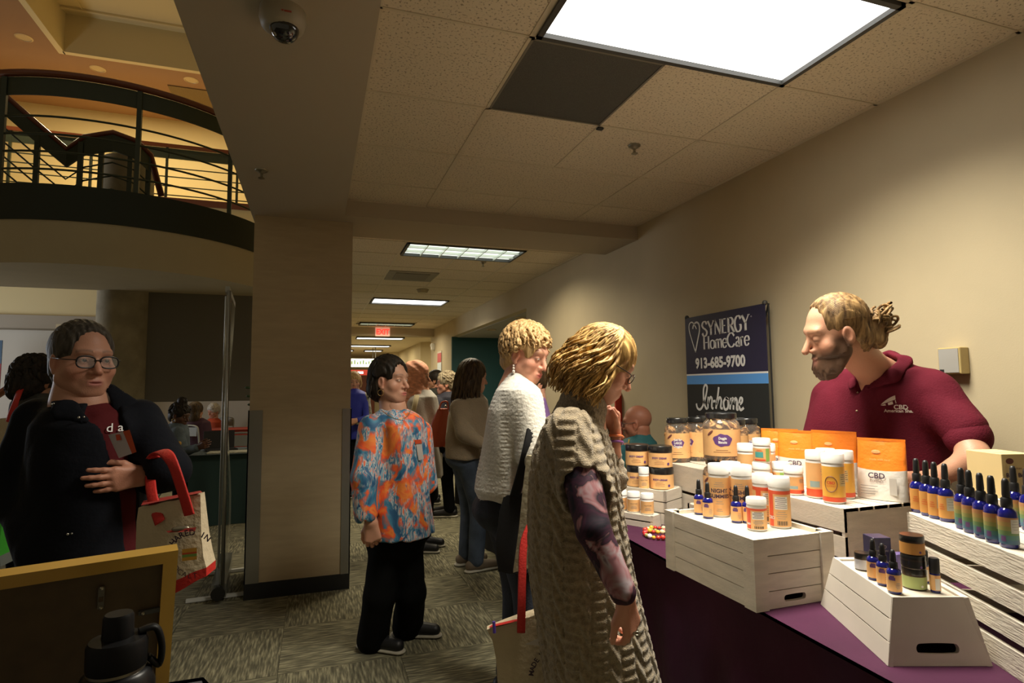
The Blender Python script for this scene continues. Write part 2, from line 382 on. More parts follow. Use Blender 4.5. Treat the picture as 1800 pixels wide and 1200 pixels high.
# corridor beyond the exit beam
struct(MB().box(.15, 3.6, 13.2, 13.5, 2.60, 3.0).build('trim_3', m_grey))
struct(MB().box(.05, 6.5, 13.5, 26, 2.776, 2.85).build('ceiling_corridor', mat('corridor_ceiling', (.74, .65, .49), .9)))
m_far = m_wall
fw = MB(); PTS = [(2.70, 13.6), (3.35, 14.2), (3.35, 16.8), (2.95, 17.2), (2.95, 22.0), (2.6, 22.3), (2.6, 25.6)]
for (xa, ya), (xb, yb) in zip(PTS[:-1], PTS[1:]): fw.prism([(xa, ya), (xb, yb), (xb+.12, yb), (xa+.12, ya)], 0, 2.8)
struct(fw.build('wall_corridor_bend', m_far))
struct(MB().box(.02, .14, 10.5, 25.6, 0, 3.0).build('wall_corridor_left', m_far))
struct(MB().box(0, 4, 25.5, 25.6, 0, 2.8).build('wall_end', m_far))
d = struct(MB().box(.9, 2.4, 25.42, 25.5, 0, 2.15).build('door_1', mat('door_wood', (.20, .05, .02), .5))); MB().box(1.63, 1.67, 25.40, 25.42, 0, 2.15).build('door_gap', MATS['door_wood'], d)
d = struct(MB().box(3.30, 3.36, 14.6, 15.5, 0, 2.2).build('door_2', mat('door_olive', (.17, .125, .05), .6))); MB().sphere((3.27, 14.7, 1.0), .03).build('door_knob', m_guard, d, True)
# lobby: landing on a round column, hanging panel, far lobby wall
LX, LY, LR = -2.3, 8.5, 1.77
def arc(r, a0, a1, n, z, c=(LX, LY)): return [(c[0]+r*math.cos(a0+(a1-a0)*i/n), c[1]+r*math.sin(a0+(a1-a0)*i/n), z) for i in range(n+1)]
def drum(r, z0, z1, ymax=8.42): return MB().prism([(x, min(y, ymax)) for x, y, _ in arc(r, -PI-.05, .05, 64, 0)], z0, z1)
ld = struct(drum(LR, 2.67, 3.10).build('ceiling_landing', m_wall, None, 30))
struct(drum(LR+.012, 3.10, 3.46).build('trim_4', m_dark, None, 30))
rc = struct(MB().lathe([(.285, 0), (.285, 4.42)], 40, (-2.36, 8.62, 0)).build('wall_round_column', mat('concrete', (.34, .29, .19), .8, var=(5, .2), bump=(30, .2)), None, 30))
struct(MB().box(-2.17, -.3, 8.6, 8.7, 1.27, 3.1).build('wall_hanging_panel', mat('grey_panel', (.17, .155, .125), .7)))
struct(MB().box(-8, .1, 13.0, 13.1, 2.826, 4.6).build('wall_lobby_header', m_cream)); struct(MB().box(-8, .1, 12.9, 13.4, 2.58, 2.826).build('trim_5', mat('lobby_trim', (.36, .31, .24), .7)))
struct(MB().box(-8, .1, 13.3, 13.4, 0, 2.6).build('wall_lobby', m_wallw)); struct(MB().box(-8, -7.9, 4, 14, 0, 7.4).build('wall_lobby_left', m_wall))
struct(MB().box(-4.35, -4.2, 12.2, 13.3, 0, 2.6).build('wall_lobby_pier', m_wall))
# upper gallery
struct(MB().box(-8, .2, 12.0, 14.3, 4.62, 4.9).build('floor_gallery', m_cream)); struct(MB().box(-8, .2, 11.96, 12.0, 4.86, 4.98).build('trim_6', mat('red_brown_edge', (.16, .05, .025), .5)))
struct(MB().box(-8, .2, 14.2, 14.3, 4.9, 7.4).build('wall_gallery', m_cream))
struct(MB().box(.0, .1, 5.2, 14.3, 3.0, 8).build('wall_gallery_right', m_cream))
m_gc = mat('gallery_ceiling', (.34, .19, .095), .8); gc = MB()
gc.box(-8, .1, 11.82, 14.3, 7.4, 7.5).box(-8, -4.33, 5.0, 11.82, 7.4, 7.5)
struct(gc.build('ceiling_gallery', m_gc))
m_cof = m_cream
struct(MB().box(-4.33, .1, 11.80, 11.9, 7.395, 8.1).box(-4.41, -4.31, 5.0, 11.9, 7.395, 8.1).box(-4.33, .1, 5, 11.82, 8.1, 8.2).box(-4.33, .1, 11.55, 11.6, 8.06, 8.1).box(-4.0, -3.97, 5, 11.6, 8.085, 8.1).build('ceiling_coffer', m_cof))
# ---------------------------------------------------------------- fixtures of the building
# troffers
def troffer(x0, x1, y0, y1, label, lens, cells=None, z=CEIL, cat='light'):
    r = tag(empty('ceiling_light', ((x0+x1)/2, (y0+y1)/2, z-.012)), label, cat); w, d = (x1-x0)/2, (y1-y0)/2
    MB().box(-w, w, -d, -d+.022, 0, .05).box(-w, w, d-.022, d, 0, .05).box(-w, -w+.022, -d, d, 0, .05).box(w-.022, w, -d, d, 0, .05).build('frame', m_frame, r)
    if not cells: MB().box(-w+.02, w-.02, -d+.02, d-.02, .02, .03).build('diffuser', lens, r)
    else:
        MB().box(-w+.02, w-.02, -d+.02, d-.02, .03, .036).build('diffuser', lens, r)
        nx, ny = cells
        for i in range(1, nx): x = -w+2*w*i/nx; MB().box(x-.004, x+.004, -d+.02, d-.02, .002, .03).build('louvre_blade', mat('louvre_blade', (.8, .85, .78), .3, .2) , r)
        for j in range(1, ny): y = -d+2*d*j/ny; MB().box(-w+.02, w-.02, y-.005, y+.005, .002, .03).build('louvre_blade', MATS['louvre_blade'], r)
    return r
troffer(.788, 1.983, T0-S6+.012, T0-.012, 'large glaring white ceiling light panel over the purple table', m_lens)
troffer(.80, 1.975, 5.345, 5.875, 'louvred ceiling light just beyond the dropped beam', m_lens2, (6, 3))
troffer(.80, 1.96, 8.82, 9.41, 'ceiling light beyond the ceiling-mounted smoke detector', m_lens)
troffer(.85, 1.98, 12.3, 12.75, 'ceiling light just before the exit sign beam', m_lens2, (6, 3))
for x0, x1, y0, y1, l in ((1.0, 2.24, 15.5, 16.1, 'first ceiling light past the exit sign beam'), (1.0, 2.24, 18.5, 19.1, 'second ceiling light past the exit sign beam'),
                          (1.62, 2.25, 20.9, 21.5, 'half-length ceiling light deep in the corridor, on the right of a pair'), (.7, 1.25, 20.9, 21.5, 'half-length ceiling light deep in the corridor, on the left of a pair')):
    troffer(x0, x1, y0, y1, l, m_lens, z=2.75)
# return-air panel
r = tag(empty('return_air_grille', (1.081, T0+.305, CEIL)), 'dark grey perforated return-air panel in the ceiling beside the glaring light', 'vent')
m_vent = mat('perforated_panel', (.085, .083, .072), .7, var=(300, .25), bump=(400, .2)); MB().box(-.298, .298, -.298, .298, .002, .012).build('panel', m_vent, r)
MB().box(-.302, .302, -.302, -.292, -.002, .01).box(-.302, .302, .292, .302, -.002, .01).box(-.302, -.292, -.302, .302, -.002, .01).box(.292, .302, -.302, .302, -.002, .01).build('rim', mat('vent_rim', (.2, .18, .14), .6), r)
r2 = tag(empty('return_air_grille', (1.08, 7.0, CEIL)), 'grey square ceiling vent between the louvred light and smoke detector', 'vent')
MB().box(-.29, .29, -.29, .29, -.004, .006).build('panel', mat('vent_grey', (.28, .25, .19), .7), r2); MB().box(-.2, .2, -.2, .2, -.01, -.004).build('inner_panel', mat('vent_grey2', (.2, .18, .14), .7), r2)
# sprinklers
m_chrome = mat('dull_chrome', (.35, .32, .24), .3, .9)
def sprinkler(loc, label):
    r = tag(empty('sprinkler', loc), label, 'sprinkler')
    MB().lathe([(.036, 0), (.034, -.006), (.02, -.012), (.012, -.02)], 16).build('escutcheon', m_chrome, r, 40); MB().lathe([(.008, -.015), (.007, -.045)], 8).build('stem', m_chrome, r)
    MB().lathe([(.018, -.045), (.019, -.048), (.01, -.05)], 12).build('deflector', m_chrome, r)
    return r
p = onz(1115, 256, CEIL); sprinkler((p[0], p[1], CEIL), 'sprinkler head in the ceiling tile past the dark vent panel')
p = onz(849, 461, CEIL); sprinkler((p[0], p[1], CEIL), 'sprinkler head beside the louvred ceiling light')
p = onz(460, 299, BEAM); sprinkler((p[0], p[1], BEAM), 'sprinkler head on the grey soffit near the square column')
# small black clip on the grid
tag(MB().box(-.018, .018, -.012, .012, -.012, 0, .003).build('ceiling_clip', m_black, None, loc=(1.395, T0+S6+.02, CEIL)), 'tiny black clip on the ceiling grid at the vent corner', 'clip')
# dome security camera on the soffit
p = onz(497, 36, BEAM-.03); r = tag(empty('security_camera', (p[0], p[1], BEAM)), 'beige dome security camera on the soffit', 'camera')
m_cam = mat('camera_shell', (.36, .31, .22), .5); MB().lathe([(.072, 0), (.073, -.03), (.066, -.055), (.05, -.066)], 28).build('housing', m_cam, r, 40)
dm = MB().sphere((0, 0, 0), .047, 20, 12).build('dome', mat('smoked_dome', (.01, .01, .012), .06, coat=1), r, True); dm.location = (.006, -.006, -.06)
MB().box(.0, .006, -.0745, -.072, -.042, -.038).box(.008, .03, -.0738, -.07, -.042, -.038).build('indicator', mat('red_mark', (.4, .06, .03), .5), r)
MB().sphere((.012, -.03, -.085), .012, 8, 6).sphere((-.02, -.02, -.09), .009, 8, 6).build('lens', mat('dome_glint', (.35, .33, .28), .15, .6), r, True)  # pale metal spheres put in as glints on the dome, not lens parts
# smoke detector, exit sign, strobe
p = onz(743, 509, CEIL); r = tag(empty('smoke_detector', (p[0], p[1], CEIL)), 'round beige smoke detector on the corridor ceiling', 'detector')
MB().lathe([(.075, 0), (.075, -.02), (.06, -.045), (.02, -.05)], 24).build('housing', mat('detector', (.4, .34, .2), .5), r, 40); MB().lathe([(.085, 0), (.085, -.008)], 24).build('base', MATS['detector'], r, 40)
r = tag(empty('exit_sign', (1.40, 13.12, 2.575)), 'lit red exit sign hanging below the corridor beam', 'sign')
MB().box(-.16, .16, -.03, .03, 0, .2, .008).build('housing', mat('exit_face', (.55, .36, .28), .5, emit=((1, .45, .3), .35)), r)
text_on('letters', 'EXIT', .17, Matrix.Translation((0, -.031, .04)) @ Matrix.Rotation(PI/2, 4, 'X'), mat('exit_red', (.8, .03, .02), .5, emit=((1, .05, .03), 1.3)), r, off=.008, wx=.82)
MB().box(-.02, .02, -.02, .02, .2, .205).build('mount', m_frame, r)
r = tag(empty('strobe', (2.56, 13.15, 2.28)), 'white alarm strobe on the wall by the exit beam', 'alarm'); MB().box(-.06, .02, -.05, .05, 0, .16, .01).build('body', mat('strobe_white', (.6, .58, .5), .4), r); MB().box(-.08, -.06, -.02, .02, .08, .14, .005).build('lens', mat('strobe_lens', (.8, .8, .75), .2), r)
# hanging directory sign far down the corridor
r = tag(empty('hanging_sign', (1.35, 19.5, 2.12)), 'lit white hanging sign deep in the corridor', 'sign'); MB().box(-.85, .55, -.03, .03, 0, .27).build('panel', mat('lit_sign', (.8, .85, .6), .5, emit=((1, 1, .75), .8)), r)
[MB().box(x, x+.02, -.01, .01, .27, .66).build('rod', m_frame, r) for x in (-.8, .5)]; b = MB()
for k in range(9): MB().box(-.35+k*.09, -.31+k*.09, -.035, -.03, .09, .16+.03*(k % 3)).build('letter', mat('sign_ink', (.05, .12, .05), .6), r)
r = tag(empty('red_sign', (1.3, 19.9, 1.86)), 'red illuminated band sign under the white hanging sign', 'sign'); MB().box(-.85, .55, -.02, .02, 0, .18).build('panel', mat('red_band', (.4, .03, .02), .5, emit=((1, .1, .06), .25)), r); MB().box(-.85, .2, -.024, -.02, .05, .12).build('white_stripe', m_lens, r); [MB().box(x, x+.02, -.01, .01, .18, .9).build('rod', m_frame, r) for x in (-.8, .5)]
# notice column on the corridor wall
r = tag(empty('notice_board', (2.575, 12.55, 1.30)), 'tall notice strip of coloured sheets on the corridor wall', 'notice')
MB().box(-.005, 0, -.22, .22, -.05, .92).build('backing', m_wallw, r)
for z0, z1, c, n in ((.68, .88, (.45, .05, .06), 'a'), (.40, .66, (.55, .62, .66), 'b'), (.27, .38, (.85, .6, .03), 'c'), (.06, .25, (.5, .68, .3), 'd'), (-.04, .05, (.8, .12, .06), 'e')):
    MB().box(-.012, -.005, -.2, .2, z0, z1).build('sheet', mat('notice_'+n, c, .6), r)
r = tag(empty('picture', (2.575, 11.6, 1.42)), 'small framed notice beside the teal alcove', 'notice'); MB().box(-.02, 0, -.1, .1, 0, .28).build('frame', mat('plum_frame', (.2, .06, .07), .5), r); MB().box(-.024, -.02, -.08, .08, .03, .25).build('sheet', m_wallw, r)
# downlights in the alcove and gallery
m_dl = mat('downlight_glow', (1, 1, .9), .4, emit=((1, .97, .85), 4)); m_dlr = mat('downlight_trim', (.55, .42, .24), .35, .3)
def downlight(loc, label, s=.09, glow=True):
    r = tag(empty('downlight', loc), label, 'light'); MB().lathe([(s, -.004), (s*.82, -.012), (s*.75, 0)], 20).build('trim_ring', m_dlr, r, 40)
    MB().lathe([(s*.74, .0), (s*.3, -.003)], 20).build('lamp', m_dl if glow else mat('dim_lamp', (.7, .6, .4), .3, emit=((1, .8, .45), .6)), r, 40); return r
for px, py, l in ((864, 579, 'recessed downlight in the alcove ceiling, away from the head'), (915, 558, 'recessed downlight in the alcove ceiling near its opening')): p = onz(px, py, 2.43); downlight((p[0], p[1], 2.43), l)
for px, py, l in ((42, 66, 'recessed downlight beside the corner of the ceiling coffer'), (172, 121, 'recessed downlight over the curved balcony rail'), (336, 141, 'recessed downlight near the grey soffit edge')): p = onz(px, py, 7.4); downlight((p[0], p[1], 7.4), l, .13, False)
tag(MB().box(-.5, .5, -.45, .45, 0, .02).build('ceiling_speaker_panel', mat('brown_grille', (.2, .13, .05), .7, var=(60, .2)), None, loc=tuple(onz(352, 176, 7.38))), 'brown square grille in the gallery ceiling', 'vent')
# wall sensor box
p = onx(1684, 634, WALLX); r = tag(empty('wall_sensor', (WALLX, p[1], p[2])), 'beige sensor box with grey face on the right wall', 'thermostat')
MB().box(-.055, 0, -.046, .046, -.056, .056, .003).build('housing', mat('sensor_gold', (.5, .38, .16), .4), r); MB().box(-.058, -.055, -.040, .040, -.050, .050).build('face', mat('sensor_face', (.34, .33, .30), .35), r); MB().box(-.06, -.058, .02, .036, -.046, -.036).build('badge', m_black, r)
# landing rail, stair, gallery rail
m_green = mat('rail_green', (.045, .055, .03), .45); m_rail = mat('mahogany_rail', (.20, .055, .022), .25, coat=.4)
r = tag(empty('balcony_railing', (LX, LY, 3.46)), 'curved green balcony railing with a mahogany handrail', 'railing'); rl = LR-.03
def arcl(rad, z, a0=-PI+.02, a1=-.16, n=40): return [(rad*math.cos(a0+(a1-a0)*i/n), rad*math.sin(a0+(a1-a0)*i/n), z) for i in range(n+1)]
MB().tube(arcl(rl, 1.14), .035, 8, ((0, 0, 1), 1.4)).build('handrail', m_rail, r, True)
MB().rings([[(x*k, y*k, z+dz) for k, dz in ((1, 0), (.99, 0), (.99, -.18), (1, -.18))] for x, y, z in arcl(rl, 1.10)]).build('fascia_band', m_green, r)
for z in (.16, .34, .52, .70): MB().tube(arcl(rl, z), .011, 6).build('rail_bar', m_green, r, True)
for a in (-2.92, -2.5, -1.98, -1.28, -.72): MB().box(rl*math.cos(a)-.022, rl*math.cos(a)+.022, rl*math.sin(a)-.022, rl*math.sin(a)+.022, -.02, 1.1).build('post', m_green, r)
r = tag(empty('stair_railing', (-2.36, 8.1, 3.46)), 'stair railing curling round the concrete column on the landing', 'railing')
def loc_(pts): return [(p[0]+2.36, p[1]-8.1, p[2]-3.46) for p in pts]
RP = [ony(-60, 108, 7.6), ony(0, 160, 7.7), ony(60, 213, 7.8), ony(118, 262, 7.9), ony(150, 241, 7.8), ony(200, 233, 7.75), ony(240, 248, 7.8), ony(264, 272, 7.95), ony(284, 345, 8.1)]
MB().tube(loc_(RP), .032, 8, ((0, 0, 1), 1.3)).build('handrail', m_rail, r, True)
def band(pts, dz0, dz1, t=.015): return MB().rings([[(p[0], p[1]-t, p[2]+dz0), (p[0], p[1]+t, p[2]+dz0), (p[0], p[1]+t, p[2]+dz1), (p[0], p[1]-t, p[2]+dz1)] for p in pts])
band(loc_(RP[:8]), -.03, -.22).build('fascia_band', m_green, r)
for k in (.36, .52, .68, .84): MB().tube(loc_([(p[0], p[1], max(p[2]-k, 3.5)) for p in RP[:8]]), .01, 6).build('rail_bar', m_green, r, True)
for px, py, Y in ((2, 165, 7.7), (68, 222, 7.82), (143, 250, 7.8), (180, 236, 7.78), (231, 246, 7.8), (262, 275, 7.95)):
    q = ony(px, py, Y); q = loc_([q])[0]; MB().box(q[0]-.025, q[0]+.025, q[1]-.02, q[1]+.02, 0, q[2]).build('post', m_green, r)
r = tag(empty('stair_flight', (-3.2, 8.1, 3.46)), 'dark green stair steps rising from the landing', 'stairs')
for k in range(5): MB().box(-.3-.26*k-.14, -.3-.26*k+.14, -.3, .5, .16*k, .16*k+.05).build('tread', m_green, r)
MB().add([(-.1, -.32, 0), (-1.6, -.32, .96), (-1.6, -.32, 1.16), (-.1, -.32, .2), (-.1, -.28, 0), (-1.6, -.28, .96), (-1.6, -.28, 1.16), (-.1, -.28, .2)], [(0, 1, 2, 3), (7, 6, 5, 4), (0, 4, 5, 1), (1, 5, 6, 2), (2, 6, 7, 3), (3, 7, 4, 0)]).build('stringer', m_green, r)
r = tag(empty('gallery_railing', (-3.9, 12.05, 4.9)), 'straight railing along the far upper gallery', 'railing')
MB().box(-4, 4, -.04, .04, 1.05, 1.12).build('handrail', m_rail, r); MB().box(-4, 4, -.015, .015, .85, 1.04).build('fascia_band', m_green, r)
for z in (.15, .32, .5, .67): MB().box(-4, 4, -.008, .008, z-.009, z+.009).build('rail_bar', m_green, r)
for x in np.arange(-3.6, 4, 1.2): MB().box(x-.02, x+.02, -.02, .02, 0, 1.05).build('post', m_green, r)
# stair handrail of the lobby, seen past the jacket
r = tag(empty('lobby_handrail', tuple(ony(0, 690, 9)*np.array([1, 1, 0]))), 'dark wooden stair handrail rising behind the woman in navy', 'railing'); o = ony(0, 690, 9)
pts = [ony(-40, 718, 9)-o*np.array([1, 1, 0]), ony(95, 628, 9)-o*np.array([1, 1, 0])]; MB().tube(pts, .045, 8).build('handrail', m_rail, r)
[MB().box(x, x+.04, -.02, .02, 0, z).build('post', m_green, r) for x, z in ((-.14, pts[0][2]+.06), (.36, pts[1][2]-.06))]
r = tag(empty('lobby_banner', (-5.42, 12.2, 0)), 'tall blue and red banner against the pale lobby wall', 'banner'); MB().box(-.5, .32, -.01, .01, 1.9, 2.3).build('blue_panel', mat('banner_blue', (.04, .09, .16), .5), r); MB().box(-.5, .32, -.01, .01, .1, 1.9).build('red_panel', mat('banner_red', (.25, .02, .03), .5), r); MB().box(-.4, .3, -.1, .1, 0, .1).build('base', m_frame, r)
# ---------------------------------------------------------------- tables, crates
m_purple = mat('plum_satin', (.060, .014, .040), .65, spec=.15, bump=(14, .25), var=(5, .12)); m_blackcloth = mat('black_cloth', (.004, .0035, .004), .85, sheen=.0, bump=(12, .3))
m_greencloth = mat('dark_green_cloth', (.008, .035, .034), .75, sheen=.2, bump=(12, .2)); m_leg = mat('table_leg_steel', (.2, .2, .2), .4, .7)
def cloth(name, L, D, H, m, label, loc, rz, seed=0, amp=.018):
    """tablecloth over an L x D top (x' 0..D, y' 0..L), dropping to the floor in soft folds"""
    rg = random.Random(seed); per = []; st = .03
    def side(x0, y0, x1, y1):
        n = int(math.hypot(x1-x0, y1-y0)/st)
        for i in range(n): per.append((x0+(x1-x0)*i/n, y0+(y1-y0)*i/n, (y1-y0)/math.hypot(x1-x0, y1-y0), -(x1-x0)/math.hypot(x1-x0, y1-y0)))
    side(0, L, 0, 0); side(0, 0, D, 0); side(D, 0, D, L); side(D, L, 0, L); N = len(per); ph = [rg.uniform(0, 6.28) for _ in range(4)]
    rs = []
    for z, o in ((H, -.03), (H, -.012), (H-.002, .0), (H-.009, .006), (H-.03, .009), (H*.75, .012), (H*.5, .02), (H*.25, .026), (.004, .03)):
        t = max(0, (H-.03-z)/H); ring = []
        for i, (x, y, nx, ny) in enumerate(per):
            s = i*st; f = amp*t*(math.sin(s*15+ph[0])+.6*math.sin(s*27+ph[1])+.4*math.sin(s*7+ph[2])); ring.append((x-nx*-(o+f)*-1 if False else x+(-nx)*(o+f)*1., y+(-ny)*(o+f), z))
        rs.append(ring)
    b = MB().rings(rs, caps=False); b.f.append(tuple(range(N))); b.m.append(0)
    o = b.build(name, m, None, 50); o.location = loc; o.rotation_euler = (0, 0, rz); return tag(o, label, 'tablecloth')
def table(L, D, H, label, loc, rz):
    t = tag(empty('folding_table', loc, rz), label, 'table'); MB().box(.01, D-.01, .01, L-.01, H-.04, H-.006, .004).build('tabletop', mat('table_grey', (.4, .4, .38), .5), t)
    for x in (.08, D-.08):
        for y in (.15, L-.15): MB().tube([(x, y, 0), (x, y, H-.04)], .014, 8).build('leg', m_leg, t)
    return t
TRZ = -math.atan(.0576); TO = (1.238, .45, 0); TL = 2.62; TD = .80
table(TL, TD, TBL, 'folding table under the plum satin cloth', TO, TRZ); cloth('tablecloth', TL, TD, TBL+.001, m_purple, 'plum satin tablecloth under the white crates', TO, TRZ, 3)
table(1.83, .66, TBL, 'folding table under black cloth beside the woman in the white sweater', (1.44, 3.22, 0), 0); cloth('tablecloth', 1.83, .66, TBL+.001, m_blackcloth, 'black tablecloth of the table where the bald man sits', (1.44, 3.22, 0), 0, 5)
table(1.9, .76, TBL, 'folding table under black cloth before the teal alcove', (1.64, 5.2, 0), 0); cloth('tablecloth', 1.9, .76, TBL+.001, m_blackcloth, 'black tablecloth of the table before the teal alcove', (1.64, 5.2, 0), 0, 6)
table(1.08, .75, TBL, 'folding table under dark green cloth in the lobby', (-.16, 6.86, 0), PI/2); cloth('tablecloth', 1.08, .75, TBL+.001, m_greencloth, 'dark green tablecloth of the lobby table', (-.16, 6.86, 0), PI/2, 8)
table(1.5, .7, .76, 'folding table under grey-purple cloth bearing the gold picture frame', (-.30, .40, 0), PI/2+.05) if False else None
m_white = mat('whitewashed_wood', (.66, .60, .50), .55, var=(9, .10), bump=(70, .12), stretch=(1, 1, 5)); m_whitegr = mat('grained_white_wood', (.68, .62, .52), .55, var=(14, .08), bump=(30, .4), stretch=(1, 1, 7))
m_inside = m_white
V3 = Vector
def hexa(p8): return MB().add(p8, [(0, 1, 2, 3), (7, 6, 5, 4), (0, 4, 5, 1), (1, 5, 6, 2), (2, 6, 7, 3), (3, 7, 4, 0)])
def plate_hole(w, h, t, cx, cz, hw, hh, n=40):
    """upright plate in the xz plane (x -w/2..w/2, z 0..h, thickness t along +y) with a slot-shaped hand hole"""
    inn = []; out = []
    for i in range(n):
        a = 2*PI*i/n; c, s = math.cos(a), math.sin(a)
        x = max(-(hw-hh), min(hw-hh, c*hw*1.6)); inn.append((cx+x+hh*c, cz+hh*s))
        k = min((w/2-cx*(1 if c > 0 else -1))/abs(c) if abs(c) > 1e-6 else 1e9, ((h-cz) if s > 0 else cz)/abs(s) if abs(s) > 1e-6 else 1e9); out.append((cx+c*k, cz+s*k))
    # put the nearest ring point on each true corner
    for qx, qz in ((-w/2, 0), (w/2, 0), (w/2, h), (-w/2, h)):
        j = min(range(n), key=lambda i: (out[i][0]-qx)**2+(out[i][1]-qz)**2); out[j] = (qx, qz)
    rs = [[(x, 0, z) for x, z in out], [(x, 0, z) for x, z in inn], [(x, t, z) for x, z in inn], [(x, t, z) for x, z in out], [(x, 0, z) for x, z in out]]
    return MB().rings(rs, caps=False)
def board(B, T, i, t0, t1, th, ins0=0., ins1=0., out=0.):
    """board on side i of a frustum with base corners B and top corners T (counter-clockwise), from height share t0 to t1"""
    j = (i+1) % 4
    def P(k, t): return B[k].lerp(T[k], t)
    a0, b0, a1, b1 = P(i, t0), P(j, t0), P(i, t1), P(j, t1); n = (b0-a0).cross(a1-a0).normalized()
    ce = sum(B, V3())/4
    if n.dot(a0-ce) < 0: n = -n
    e = (b0-a0).normalized()
    a0, a1 = a0+e*ins0, a1+e*ins0; b0, b1 = b0-e*ins1, b1-e*ins1
    o = n*out; q = -n*th
    return hexa([tuple(v) for v in (a0+o, b0+o, b1+o, a1+o, a0+o+q, b0+o+q, b1+o+q, a1+o+q)])
def rect(cx, cy, ux, uy, hw, hl, z):
    u = V3((ux, uy, 0)).normalized(); v = V3((-u.y, u.x, 0)); c = V3((cx, cy, z)); return [c-u*hw-v*hl, c+u*hw-v*hl, c+u*hw+v*hl, c-u*hw+v*hl]
def crate(name, label, B, T, m, slats, gap, ends=(), posts=False, hole=None, tray=None, topslats=0, th=.012, cat='crate'):
    base = sum(B, V3())/4; r = tag(empty(name, tuple(base)), label, cat); M = Matrix.Translation(-base)
    for i in range(4):
        n = slats
        for k in range(n):
            t0, t1 = k/n+(gap/2 if k else 0), (k+1)/n-(gap/2 if k < n-1 else 0)
            if i in ends:
                if k: continue
                t0, t1 = 0, 1
            if hole and i == hole[0] and (i in ends or k == hole[1]):
                a0, b0, a1, b1 = [B[q].lerp(T[q], t) for t in (t0, t1) for q in (i, (i+1) % 4)]
                w0, w1 = (b0-a0).length, (b1-a1).length; ex = (b0-a0).normalized(); ez = ((a1+b1)/2-(a0+b0)/2); h = ez.length; ez.normalize(); ey = ex.cross(ez)
                ctr = sum(B, V3())/4
                if ey.dot(ctr-a0) < 0: ey = -ey
                b = plate_hole(w0, h, th, 0, hole[2]*h, hole[3], hole[4])
                b.v = [((x*(1+(w1/w0-1)*z/h)), y, z) for x, y, z in b.v]
                X = Matrix((ex, ey, ez)).transposed().to_4x4(); X.translation = (a0+b0)/2; b.xf(M @ X)
            else:
                side_in = th if (ends and i not in ends) else 0
                b = board(B, T, i, t0, t1, th, side_in*0, side_in*0, 0 if (i in ends or not ends) else .001); b.xf(M)
            b.build('end_panel' if i in ends else 'slat', m, r)
    if posts:
        ce = sum(T, V3())/4
        for q in range(4):
            u = (T[q]-ce); sx = 1 if u.x > 0 else -1; sy = 1 if u.y > 0 else -1
            b = MB()
            x0, y0 = B[q].x-base.x, B[q].y-base.y; o = .008
            b.prism([(x0+sx*o, y0+sy*o), (x0-sx*.042, y0+sy*o), (x0-sx*.042, y0-sy*.012), (x0-sx*.012, y0-sy*.012), (x0-sx*.012, y0-sy*.042), (x0+sx*o, y0-sy*.042)], 0, T[0].z-base.z+.003)
            b.build('corner_post', m, r)
    if tray is not None:
        b = MB(); ce = sum(T, V3())/4; t = (tray-base.z)/(T[0].z-base.z); pts = [B[q].lerp(T[q], t) for q in range(4)]; pts = [p+(ce-p)*.0 for p in pts]; k = .97
        cc = sum(pts, V3())/4; pts = [cc+(p-cc)*k for p in pts]
        hexa([tuple(p-V3((0, 0, .008))-base) for p in pts]+[tuple(p-base) for p in pts]).build('tray_board', m_inside, r)
    if topslats:
        a, b_, c, d_ = T; n = topslats
        for k in range(n):
            s0, s1 = k/n+.012, (k+1)/n-.012; p0, p1, p2, p3 = a.lerp(b_, s0), a.lerp(b_, s1), d_.lerp(c, s1), d_.lerp(c, s0); z0 = V3((0, 0, .001)); z1 = V3((0, 0, -.011))
            hexa([tuple(p-base+z1) for p in (p0, p1, p2, p3)]+[tuple(p-base+z0) for p in (p0, p1, p2, p3)]).build('top_slat', m, r)
    return r
def r4(x0, x1, y0, y1, z): return [V3((x0, y0, z)), V3((x1, y0, z)), V3((x1, y1, z)), V3((x0, y1, z))]
# crate with corner posts at the table edge
C1T = .951
crate('wooden_crate', 'white plank crate with corner posts and a hand hole at the table edge', r4(1.266, 1.562, 1.470, 1.925, TBL+.002), r4(1.266, 1.562, 1.470, 1.925, C1T), m_white, 4, .012, posts=True, hole=(0, 0, .5, .042, .0105), tray=C1T-.014)
# tapered crate
tb = [V3((1.319, 1.088, TBL+.002)), V3((1.552, 1.005, TBL+.002)), V3((1.726, 1.367, TBL+.002)), V3((1.493, 1.450, TBL+.002))]; TTZ = .892
tt = [V3((1.367, 1.107, TTZ)), V3((1.538, 1.041, TTZ)), V3((1.684, 1.347, TTZ)), V3((1.513, 1.413, TTZ))]
crate('tapered_crate', 'white tapered crate with flared sides holding small navy bottles', tb, tt, mat('smooth_white_wood', (.64, .58, .5), .5, var=(8, .05)), 3, .02, ends=(0, 2), hole=(0, 0, .25, .055, .012), tray=TTZ-.008)
# big crate with grained slats (right)
u = V3((.44, .9, 0)).normalized(); v = V3((u.y, -u.x, 0)); BGZ = 1.026; c0 = V3((1.718, 1.339, 0))+v*.012
bb = [c0-u*.60, c0-u*.60+v*.32, c0+v*.32, c0]
crate('wooden_crate', 'white crate of wide grained slats carrying the two rows of dropper bottles', [p+V3((0, 0, TBL+.002)) for p in bb], [p+V3((0, 0, BGZ)) for p in bb], m_whitegr, 4, .075, ends=(), topslats=4)
